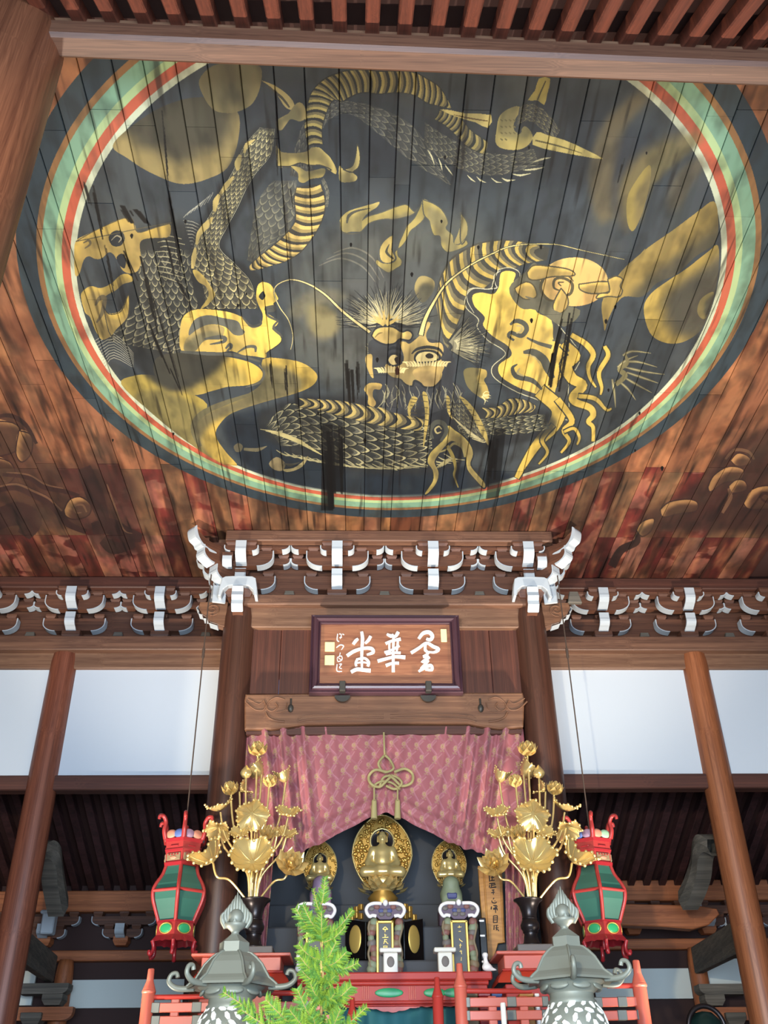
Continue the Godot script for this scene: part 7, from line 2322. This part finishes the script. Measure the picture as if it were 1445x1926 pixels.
		tube(st, curve([at0, at0 + Vector3(0, 0.10, 0) + b * 0.03, at0 + Vector3(0, 0.2, 0) + b * 0.02, at0 + Vector3(0, 0.27, 0) + b * 0.06, at0 + Vector3(0, 0.27, 0) + b * 0.11, at0 + Vector3(0, 0.23, 0) + b * 0.12], 4), [0.034, 0.03, 0.026, 0.026, 0.024, 0.02], 7)
		obj("horn", st, M.lantern_red, o)
		# scalloped skirt and scrolled feet
		st = T()
		flat(st)
		for i in 8:
			var f0 := i / 8.0
			var f1 := (i + 1) / 8.0
			var dip := func(f: float) -> float: return Y.call(1773.0 + 3.0 * absf(sin(f * PI * 3.0)))
			var ta := hexpt(38.0 * mm, k, Y.call(1763), turn).lerp(hexpt(38.0 * mm, k + 1, Y.call(1763), turn), f0)
			var tb := hexpt(38.0 * mm, k, Y.call(1763), turn).lerp(hexpt(38.0 * mm, k + 1, Y.call(1763), turn), f1)
			var la := hexpt(46.0 * mm, k, dip.call(f0), turn).lerp(hexpt(46.0 * mm, k + 1, dip.call(f0), turn), f0)
			var lb := hexpt(46.0 * mm, k, dip.call(f1), turn).lerp(hexpt(46.0 * mm, k + 1, dip.call(f1), turn), f1)
			quad(st, ta, la, lb, tb)
		obj("scalloped_skirt", st, M.red_deep, o)
		st = T()
		var f := hexpt(44.0 * mm, k, Y.call(1773), turn)
		tube(st, curve([f, f + Vector3(0, -0.06, 0) - b * 0.02, f + Vector3(0, -0.12, 0) - b * 0.015, f + Vector3(0, -0.15, 0) + b * 0.02, f + Vector3(0, -0.11, 0) + b * 0.03], 4), [0.026, 0.022, 0.024, 0.028, 0.018], 7)
		obj("foot", st, M.red_deep, o)
	var st3 := T()
	tube(st3, [Vector3(0, Y.call(1760), 0), Vector3(0, Y.call(1772), 0), Vector3(0, Y.call(1786), 0)], [0.02, 0.03, 0.012], 8)
	obj("drop", st3, M.red_deep, o)
	# cord up to the corner bracket
	var c := thing("lantern_cord", "thin dark cord holding up the red lantern, %s" % SIDE[side], "cord", Vector3(foot.x, P(u, 1580, z).y, z))
	st3 = T()
	var top := 8.75 - c.position.y
	tube(st3, [Vector3(0, 0, 0), Vector3(0, top, 0)], 0.009, 6)
	obj("cord", st3, M.cord_dark, c)
	st3 = T()
	tube(st3, [Vector3(0, 7.4 - c.position.y, 0), Vector3(0, 7.55 - c.position.y, 0)], 0.02, 6)
	obj("splice", st3, M.cord_dark, c)

func bronze_lantern(u: float, label: String, turn: float, z: float, dv: float):
	var mm := absf(P(u + 1, 1850, z).x - P(u, 1850, z).x)
	var foot := Vector3(P(u, 1850, z).x, 0, z)
	var o := thing("bronze_lantern", label, "lantern", foot, "standing bronze lanterns")
	var Y := func(v: float) -> float: return P(u, v + dv, z).y
	# post and base, below the frame
	var st := T()
	lathe(st, [Vector2(0, 0), Vector2(0.55, 0), Vector2(0.55, 0.12), Vector2(0.3, 0.3), Vector2(0.16, 0.45), Vector2(0.13, 1.2), Vector2(0.2, Y.call(2010)), Vector2(0.3, Y.call(1996)), Vector2(0.0, Y.call(1996))], 24)
	obj("post", st, M.bronze, o)
	# globe with an openwork of leaf shaped holes backed by white paper
	var gy: float = Y.call(1944)
	var gr := 62.0 * mm
	var globe_r := func(y: float) -> float: return gr * sqrt(maxf(0.05, 1.0 - pow((y - gy) / (gr * 1.05), 2.0)))
	st = T()
	var prof := []
	for k in 13:
		var y := lerpf(gy - gr * 0.9, gy + gr * 0.9, k / 12.0)
		prof.append(Vector2(globe_r.call(y), y))
	lathe(st, prof, 36)
	obj("globe", st, M.bronze, o)
	var rg := RandomNumberGenerator.new()
	rg.seed = int(u)
	for row in 8:
		var y := gy - gr * 0.66 + row * gr * 0.2
		for k in 14:
			var a := TAU * (k + 0.5 * (row % 2)) / 14.0 + rg.randf_range(-0.07, 0.07)
			var rr: float = globe_r.call(y) + 0.002
			var n := Vector3(sin(a), (y - gy) / gr, cos(a)).normalized()
			var bs := facing(n, rg.randf_range(-1.2, 1.2))
			st = T()
			ball(st, Vector3(sin(a) * rr, y, cos(a) * rr), Vector3(0.050, 0.007, 0.027) * rg.randf_range(0.6, 1.2) * gr / 0.28, 6, 4, bs)
			obj("paper_opening", st, M.lamp_paper, o)
	# collar and the ring of dark ovals under the roof
	st = T()
	lathe(st, [Vector2(42.0 * mm, Y.call(1890)), Vector2(44.0 * mm, Y.call(1884)), Vector2(40.0 * mm, Y.call(1880)), Vector2(40.0 * mm, Y.call(1870)), Vector2(46.0 * mm, Y.call(1866)), Vector2(58.0 * mm, Y.call(1852)), Vector2(64.0 * mm, Y.call(1848))], 36)
	obj("collar", st, M.bronze, o)
	st = T()
	lathe(st, [Vector2(42.0 * mm, Y.call(1892)), Vector2(45.0 * mm, Y.call(1885)), Vector2(41.0 * mm, Y.call(1880)), Vector2(41.0 * mm, Y.call(1869))], 36)
	obj("neck_ring", st, M.bronze, o)
	for k in 8:
		var a := TAU * k / 8.0 + 0.2
		var bs := Basis(Vector3.UP, a) * Basis(Vector3.RIGHT, -0.6)
		st = T()
		ball(st, Vector3(sin(a) * 53.0 * mm, Y.call(1858), cos(a) * 53.0 * mm), Vector3(0.085, 0.035, 0.02) * mm / 0.0046, 14, 8, bs)
		obj("oval_boss", st, M.bronze, o)
	# six sided bell roof
	var R := [[1782.0, 26.0], [1784.0, 34.0], [1792.0, 44.0], [1804.0, 55.0], [1818.0, 63.0], [1830.0, 70.0], [1838.0, 80.0], [1844.0, 86.0], [1849.0, 88.0]]
	st = T()
	flat(st)
	for i in R.size() - 1:
		for k in 6:
			quad(st, hexpt(R[i][1] * mm, k, Y.call(R[i][0]), turn), hexpt(R[i + 1][1] * mm, k, Y.call(R[i + 1][0]), turn), hexpt(R[i + 1][1] * mm, k + 1, Y.call(R[i + 1][0]), turn), hexpt(R[i][1] * mm, k + 1, Y.call(R[i][0]), turn))
	for k in 6:
		tri(st, Vector3(0, Y.call(1782), 0), hexpt(26.0 * mm, k, Y.call(1782), turn), hexpt(26.0 * mm, k + 1, Y.call(1782), turn))
		pass
	obj("roof", st, M.bronze, o)
	st = T()
	flat(st)
	for k in 6: quad(st, hexpt(87.5 * mm, k, Y.call(1850), turn), hexpt(50.0 * mm, k, Y.call(1847), turn), hexpt(50.0 * mm, k + 1, Y.call(1847), turn), hexpt(87.5 * mm, k + 1, Y.call(1850), turn))
	obj("eave_soffit", st, M.bronze, o)
	for k in 6:
		st = T()
		var pts := []
		for q in R: pts.append(hexpt(q[1] * mm * 1.01, k, Y.call(q[0]), turn))
		tube(st, pts, 0.012, 6)
		obj("roof_ridge", st, M.bronze, o)
		var b := hexpt(1.0, k, 0, turn)
		var c := hexpt(84.0 * mm, k, Y.call(1848), turn)
		var q := mm / 0.0046
		st = T()
		tube(st, curve([c - b * 0.06 * q, c + (b * 0.05 + Vector3(0, 0.0, 0)) * q, c + (b * 0.12 + Vector3(0, 0.015, 0)) * q, c + (b * 0.17 + Vector3(0, 0.06, 0)) * q, c + (b * 0.155 + Vector3(0, 0.115, 0)) * q, c + (b * 0.11 + Vector3(0, 0.125, 0)) * q, c + (b * 0.095 + Vector3(0, 0.09, 0)) * q], 4), [0.024 * q, 0.026 * q, 0.024 * q, 0.021 * q, 0.019 * q, 0.019 * q, 0.02 * q], 8)
		obj("curled_corner", st, M.bronze, o)
	# hexagonal block, cap, lotus cup and flaming jewel
	st = T()
	flat(st)
	for k in 6:
		quad(st, hexpt(29.0 * mm, k, Y.call(1764), turn), hexpt(29.0 * mm, k, Y.call(1784), turn), hexpt(29.0 * mm, k + 1, Y.call(1784), turn), hexpt(29.0 * mm, k + 1, Y.call(1764), turn))
		quad(st, hexpt(9.0 * mm, k, Y.call(1748), turn), hexpt(29.0 * mm, k, Y.call(1764), turn), hexpt(29.0 * mm, k + 1, Y.call(1764), turn), hexpt(9.0 * mm, k + 1, Y.call(1748), turn))
	obj("cap_block", st, M.bronze, o)
	st = T()
	lathe(st, [Vector2(9.0 * mm, Y.call(1749)), Vector2(7.0 * mm, Y.call(1745)), Vector2(10.0 * mm, Y.call(1741)), Vector2(18.0 * mm, Y.call(1735)), Vector2(22.0 * mm, Y.call(1728)), Vector2(0.0, Y.call(1730))], 24)
	obj("lotus_cup", st, M.bronze, o)
	st = T()
	for k in 8:
		var a := TAU * k / 8.0
		petal(st, Transform3D(Basis(Vector3.UP, a) * Basis(Vector3.RIGHT, 0.9), Vector3(sin(a) * 12.0 * mm, Y.call(1738), cos(a) * 12.0 * mm)), 17.0 * mm, 13.0 * mm, -0.5, 4)
	obj("cup_petals", st, M.bronze, o)
	st = T()
	ball(st, Vector3(0, Y.call(1716), 0), Vector3(15.0, 16.0, 15.0) * mm, 16, 10)
	obj("jewel", st, M.bronze, o)
	for k in 11:
		st = T()
		var f := k - 5.0
		var x0 := f * 4.2 * mm
		var tall := (66.0 - absf(f) * 7.0) * mm
		var lean := f * 1.4 * mm
		var yb: float = Y.call(1734)
		tube(st, curve([Vector3(x0 * 0.9, yb, -6.0 * mm), Vector3(x0 * 1.25, yb + tall * 0.4, -5.0 * mm), Vector3(x0 * 0.95 + lean, yb + tall * 0.75, 0), Vector3(x0 * 0.35 + lean * 1.6, yb + tall, 0)], 4), [5.0 * mm, 5.5 * mm, 3.5 * mm, 0.5 * mm], 6)
		obj("flame", st, M.bronze, o)
func build_lanterns():
	red_lantern(327.0, "hanging six sided red lantern with green panes, fir branch side", 0.12, -1.0)
	red_lantern(1137.0, "hanging six sided red lantern with green panes, writing board side", -0.12, 1.0)
	bronze_lantern(436.0, "grey bronze lantern with a flaming jewel finial, partly behind the fir branch", PI / 6.0 - 0.1, -9.2, 10.0)
	bronze_lantern(1073.0, "grey bronze lantern with a flaming jewel finial, clear of the fir branch", -0.12, -9.2, 0.0)

# ---------------------------------------------------------------- railings, fir branch, small things, lamps
func rail_post(u: float, vtop: float, r_px: float, z: float, label: String, m: Material, group: String):
	var top := P(u, vtop, z)
	var mm := absf(P(u + 1, 1880, z).x - P(u, 1880, z).x)
	var o := thing("railing_post", label, "post", Vector3(top.x, 0, z), group)
	var r := r_px * mm
	var st := T()
	var h := top.y
	lathe(st, [Vector2(0, 0), Vector2(r, 0), Vector2(r, h - r * 3.0), Vector2(r * 0.95, h - r * 2.9), Vector2(r * 0.6, h - r * 1.9), Vector2(r * 0.55, h - r * 1.7), Vector2(r * 0.5, h - r * 0.1), Vector2(r * 0.4, h), Vector2(0, h)], 20)
	obj("shaft", st, m, o)
	st = T()
	lathe(st, [Vector2(r, h - r * 3.6), Vector2(r * 1.1, h - r * 3.5), Vector2(r * 1.1, h - r * 3.2), Vector2(r, h - r * 3.1)], 20)
	obj("band", st, m, o)
func rail(label: String, a: Vector3, b: Vector3, r: float, m: Material, fittings: Array, square := false):
	var o := thing("railing_rail", label, "rail", a)
	var st := T()
	var d := b - a
	if square:
		box(st, d * 0.5, Vector3(d.length(), r * 2.0, r * 1.6), 0.008, Basis(d.normalized(), Vector3.UP, d.normalized().cross(Vector3.UP)))
	else: tube(st, [Vector3.ZERO, d], r, 10)
	obj("bar", st, m, o)
	for f in fittings:
		st = T()
		box(st, d * f[0], Vector3(f[1], r * 2.15, r * 1.85), 0.006)
		obj("metal_fitting", st, M.grey_fitting, o)
func build_front_things():
	build_railings()
	build_fir()
	build_small_things()
	build_floodlights()
func build_railings():
	var g := "red railing posts"
	var z := -11.3
	rail_post(285, 1822, 12, z, "faded red railing post with a narrow tip below the hanging lantern, fir branch side", M.red_faded, g)
	rail_post(1196, 1806, 13, z, "faded red railing post behind the clear bronze lantern", M.red_faded, g)
	rail_post(864, 1812, 12, z, "red railing post in front of the worn tablet", M.red_faded, g)
	rail_post(822, 1838, 10, z - 0.25, "shorter red railing post just behind the post in front of the worn tablet", M.red_lacquer, g)
	rail_post(632, 1862, 10, z, "red railing post seen through the fir branch", M.red_lacquer, g)
	rail_post(663, 1876, 9, z - 0.25, "short red railing post under the table edge beside the fir branch", M.red_lacquer, g)
	for q in [[288, 424, 1874, "beside the bronze lantern by the fir"], [500, 634, 1868, "behind the fir branch"], [868, 1000, 1864, "between the tablet post and the clear bronze lantern"], [1142, 1192, 1854, "behind the clear bronze lantern"]]:
		rail("round red handrail %s" % q[3], P(q[0], q[2] + (2 if q[0] < 400 else 0), z), P(q[1], q[2], z), 0.026, M.red_lacquer, [])
	for row in [[1892.0, "upper"], [1917.0, "lower"]]:
		for q in [[286, 432, "beside the bronze lantern by the fir", 4.0], [505, 634, "behind the fir branch", 2.0], [868, 1030, "beside the white candle", -6.0], [1120, 1206, "behind the clear bronze lantern", -6.0]]:
			rail("%s square pink rail with grey fittings %s" % [row[1], q[2]], P(q[0], row[0] + q[3], z), P(q[1], row[0] + q[3] - 2.0, z), 0.045, M.red_faded, [[0.05, 0.09], [0.58, 0.1], [0.97, 0.07]], true)
	for q in [[330, "left of the bronze lantern by the fir"], [926, "next to the white candle"], [985, "before the clear bronze lantern"], [560, "behind the fir branch"]]:
		var a := P(q[0], 1890, z - 0.02)
		var o := thing("railing_strut", "short pale red upright between the rails %s" % q[1].replace("left of", "beside"), "rail", Vector3(a.x, a.y - 0.4, a.z))
		var st := T()
		box(st, Vector3(0, 0.22, 0), Vector3(0.09, 0.52, 0.06), 0.008)
		obj("bar", st, M.red_faded, o)

func build_fir():
	var z := -8.4
	var root := P(612, 1990, z)
	var o := thing("fir_branch", "fresh green fir branch standing upright before the altar table", "branch", root)
	var rg := RandomNumberGenerator.new()
	rg.seed = 77
	var rel := func(u: float, v: float, dz := 0.0) -> Vector3: return P(u, v, z + dz) - root
	var stem := [[607, 1662], [604, 1700], [602, 1750], [606, 1800], [608, 1840], [606, 1880], [604, 1926], [610, 1990]]
	var pts := []
	for q in stem: pts.append(rel.call(q[0], q[1]))
	pts.reverse()
	var st := T()
	tube(st, curve(pts, 4), [0.016, 0.012, 0.008, 0.004], 6)
	obj("stem", st, M.twig, o)
	# sprays: from the stem to a tip, each with flat side fronds
	var sprays := [[606, 1700, 612, 1650, 0.0, 20], [604, 1720, 590, 1672, 0.05, 14], [604, 1764, 556, 1708, 0.1, 28], [604, 1756, 570, 1702, 0.15, 24], [606, 1768, 664, 1712, 0.08, 22], [606, 1774, 650, 1742, 0.12, 20], [606, 1770, 605, 1715, 0.16, 24], [604, 1806, 562, 1776, 0.12, 28], [604, 1830, 565, 1800, 0.16, 28], [606, 1810, 632, 1772, 0.10, 26], [606, 1820, 652, 1790, 0.14, 30], [606, 1822, 672, 1812, 0.06, 24], [606, 1846, 568, 1826, 0.12, 30], [608, 1840, 630, 1836, 0.2, 26], [606, 1880, 584, 1850, 0.16, 28], [608, 1886, 660, 1856, 0.16, 34], [608, 1880, 630, 1868, 0.22, 28], [604, 1940, 560, 1862, 0.2, 34], [600, 1960, 420, 1866, 0.2, 30], [596, 1970, 455, 1900, 0.26, 34], [600, 1960, 500, 1880, 0.24, 40], [604, 1950, 545, 1900, 0.3, 36], [606, 1950, 690, 1894, 0.18, 26], [606, 1960, 640, 1900, 0.26, 32], [604, 1960, 590, 1915, 0.3, 32], [606, 1980, 660, 1925, 0.26, 28]]
	for q in sprays:
		var a: Vector3 = rel.call(q[0], q[1])
		var b: Vector3 = rel.call(q[2], q[3], q[4])
		var mid := a.lerp(b, 0.55) + Vector3(0, -0.03, 0.02)
		var c := curve([a, mid, b], 8)
		var t := T()
		tube(t, c, 0.0035, 5)
		var sp := obj("spray", t, M.twig, o)
		for tone in 2:
			var f := T()
			flat(f)
			var mm := 0.0042
			for i in range(2, c.size()):
				var d: Vector3 = (c[i] - c[i - 1]).normalized()
				for s in [-1.0, 1.0]:
					for rep in 2:
						if rg.randi() % 2 != tone and rep: continue
						var side = d.cross(Vector3(rg.randf_range(-0.4, 0.4), rg.randf_range(-0.3, 0.3), 1)).normalized() * s
						var grow = (side + d * rg.randf_range(0.5, 1.0) + Vector3(0, 0, rg.randf_range(-0.4, 0.4))).normalized()
						var L: float = q[5] * mm * rg.randf_range(0.45, 0.9) * (1.15 - 0.75 * i / c.size())
						# a small frond: midrib with leaflets
						var p0: Vector3 = c[i].lerp(c[i - 1], rg.randf())
						for k in 6:
							var w := k / 5.0
							var base2 = p0 + grow * L * w
							for s2 in [-1.0, 1.0]:
								var lf = (grow + side.cross(grow).normalized() * 0.3 * s2 + grow.cross(Vector3(0, 0, 1)).normalized() * s2 * 0.9).normalized()
								var ll := L * 0.34 * (1.1 - 0.7 * w)
								var wd = grow * ll * 0.22
								tri(f, base2 - wd, base2 + lf * ll, base2 + wd)
								tri(f, base2 - wd * 0.5, base2 + lf * ll * 0.9 + Vector3(0, 0, 0.006), base2 + grow * ll * 0.8)
			obj("needles", f, M.leaf_bright if tone == 0 else M.leaf_deep, sp).set_meta("kind", "stuff")

func build_small_things():
	# white candle on its stand
	var z := -10.8
	var c := P(946, 1886, z)
	var o := thing("candle", "tall plain white candle in front of the pink rails", "candle", Vector3(c.x, c.y - 0.75, z))
	var st := T()
	tube(st, [Vector3(0, 0, 0), Vector3(0, 0.5, 0), Vector3(0, 0.74, 0), Vector3(0, 0.75, 0)], [0.028, 0.028, 0.028, 0.022], 14)
	obj("wax", st, M.candle_white, o)
	st = T()
	lathe(st, [Vector2(0, -c.y + 0.75), Vector2(0.12, -c.y + 0.75), Vector2(0.03, -c.y + 0.85), Vector2(0.03, -0.04), Vector2(0.08, -0.01), Vector2(0.0, 0.0)], 18)
	obj("candlestick", st, M.black_bronze, o)
	# porcelain figures at the table ends
	for q in [[564.0, 1828.0, "beside the fir branch"], [917.0, 1828.0, "beside the writing board"]]:
		var b := Vector3(P(q[0], q[1], -12.33).x, ytab, -12.33)
		var f := thing("porcelain_ornament", "small white porcelain ornament at the end of the red altar table %s" % q[2], "ornament", b, "porcelain ornaments")
		st = T()
		nets(st, [[Vector3(0, 0.05, 0), Vector3(0.06, 0.045, 0.05)], [Vector3(-0.01, 0.1, 0), Vector3(-0.015, 0.16, 0.0), 0.03, 0.022], [Vector3(-0.015, 0.18, 0.01), Vector3(0.036, 0.03, 0.036)], [Vector3(0.04, 0.03, 0), Vector3(0.1, 0.02, 0.0), 0.022, 0.012]], Vector3(-0.1, -0.02, -0.08), Vector3(0.14, 0.24, 0.08), 0.013, 0.02)
		obj("body", st, M.porcelain, f)
	# black lacquer stand with bright fittings beside the worn tablet
	var bz := -12.72
	var bb := Vector3(P(913, 1832, bz).x, ytab, bz)
	var k := thing("lacquer_stand", "narrow black lacquer stand with silver fittings between the worn tablet and the writing board", "stand", bb)
	st = T()
	box(st, Vector3(0, 0.33, 0), Vector3(0.09, 0.66, 0.08), 0.01)
	obj("body", st, M.black_lacquer, k)
	for y in [0.62, 0.45, 0.16]:
		st = T()
		box(st, Vector3(-0.01, y, 0.052), Vector3(0.06, 0.022, 0.012), 0.004)
		obj("fitting", st, M.porcelain, k)
	# dark bell behind the figured column
	var hb := P(1322, 1900, -13.0)
	var h := thing("bronze_bell", "dark green bronze bell dome at the foot of the paler slender column", "bell", Vector3(hb.x, hb.y - 0.75, -13.0))
	st = T()
	lathe(st, [Vector2(0, 0), Vector2(0.3, 0), Vector2(0.32, 0.05), Vector2(0.27, 0.4), Vector2(0.2, 0.62), Vector2(0.1, 0.72), Vector2(0.0, 0.74)], 28)
	mat("bell_green", hexc("1f3a36"), 0.35, 0.5)
	obj("dome", st, M.bell_green, h)
	st = T()
	var ring := []
	for i in 17: ring.append(Vector3(cos(PI * i / 16.0) * 0.22, 0.55 + sin(PI * i / 16.0) * 0.24, 0.05))
	tube(st, ring, 0.03, 8)
	obj("handle", st, M.black_bronze, h)
	st = T()
	lathe(st, [Vector2(0, -(hb.y - 0.75)), Vector2(0.22, -(hb.y - 0.75)), Vector2(0.12, -(hb.y - 0.75) + 0.2), Vector2(0.12, -0.1), Vector2(0.3, 0.0), Vector2(0, 0)], 20)
	obj("stand", st, M.black_lacquer, h)
	# coloured altar books and boxes behind the rails
	for q in [[914.0, "red_deep", 0.13, "red"], [938.0, "strong_blue", 0.11, "blue"], [994.0, "sign_board", 0.15, "amber"], [1014.0, "porcelain", 0.05, "white"], [890.0, "ornament_brown", 0.13, "olive"]]:
		var cc := P(q[0], 1936, -12.0)
		var bx := thing("offering_box", "small %s offering box standing behind the pink rails" % q[3], "box", cc)
		st = T()
		box(st, Vector3(0, 0.16, 0), Vector3(q[2], 0.32, 0.14), 0.01)
		obj("box", st, M[q[1]], bx)
		st = T()
		box(st, Vector3(0, 0.335, 0), Vector3(q[2] * 1.05, 0.03, 0.15), 0.006)
		obj("lid", st, M[q[1]], bx)

const WARM := Color(1.0, 0.93, 0.78)
const NEAR_WHITE := Color(1.0, 0.95, 0.87)
var FLOOD_LIST := [
	[Vector3(-2.2, 3.7, 1.7), Vector3(0.6, 5.0, -13.2), 80.0, WARM, "floodlight on a tall stand aimed at the altar", 0.12, 38.0],
	[Vector3(-4.2, 0.7, -10.2), Vector3(-1.9, 9.6, -9.6), 100.0, NEAR_WHITE, "floodlight on a floor stand aimed up at the ceiling, fir branch side", 0.25, 44.0],
	[Vector3(5.0, 0.7, -10.2), Vector3(2.7, 9.6, -9.6), 100.0, NEAR_WHITE, "floodlight on a floor stand aimed up at the ceiling, writing board side", 0.25, 44.0],
]
func build_floodlights():
	# small floodlights standing on the floor before the altar, below the frame; they light altar and ceiling
	for q in FLOOD_LIST:
		var p: Vector3 = q[0]
		var aim: Vector3 = q[1]
		var o := thing("floodlight", q[4], "floodlight", Vector3(p.x, 0, p.z))
		var d := (aim - p).normalized()
		var bs := Basis.looking_at(d, Vector3.UP)
		var st := T()
		box(st, Vector3(0, p.y, 0) - d * 0.1, Vector3(0.36, 0.26, 0.14), 0.02, bs)
		obj("housing", st, M.iron, o)
		st = T()
		tube(st, [Vector3(0, 0.02, 0), Vector3(0, p.y - 0.1, 0) - d * 0.1], 0.02, 8)
		lathe(st, [Vector2(0, 0), Vector2(0.2, 0), Vector2(0.2, 0.03), Vector2(0, 0.03)], 20)
		obj("stand", st, M.iron, o)
		st = T()
		box(st, Vector3(0, p.y, 0) - d * 0.025, Vector3(0.3, 0.2, 0.01), 0.0, bs)
		var gm := mat("lamp_glow", Color(1, 0.95, 0.85), 0.5)
		gm.emission_enabled = true
		gm.emission = q[3]
		gm.emission_energy_multiplier = 3.0
		obj("lamp_lens", st, gm, o)
		var l := SpotLight3D.new()
		l.name = "floodlight_beam"
		l.light_color = q[3]
		l.light_energy = q[2]
		l.light_size = q[5]
		l.spot_angle = q[6]
		l.spot_angle_attenuation = 0.5
		l.spot_range = 40.0
		l.spot_attenuation = 2.0
		l.shadow_enabled = true
		o.add_child(l)
		l.position = Vector3(0, p.y, 0) + d * 0.03
		l.basis = bs
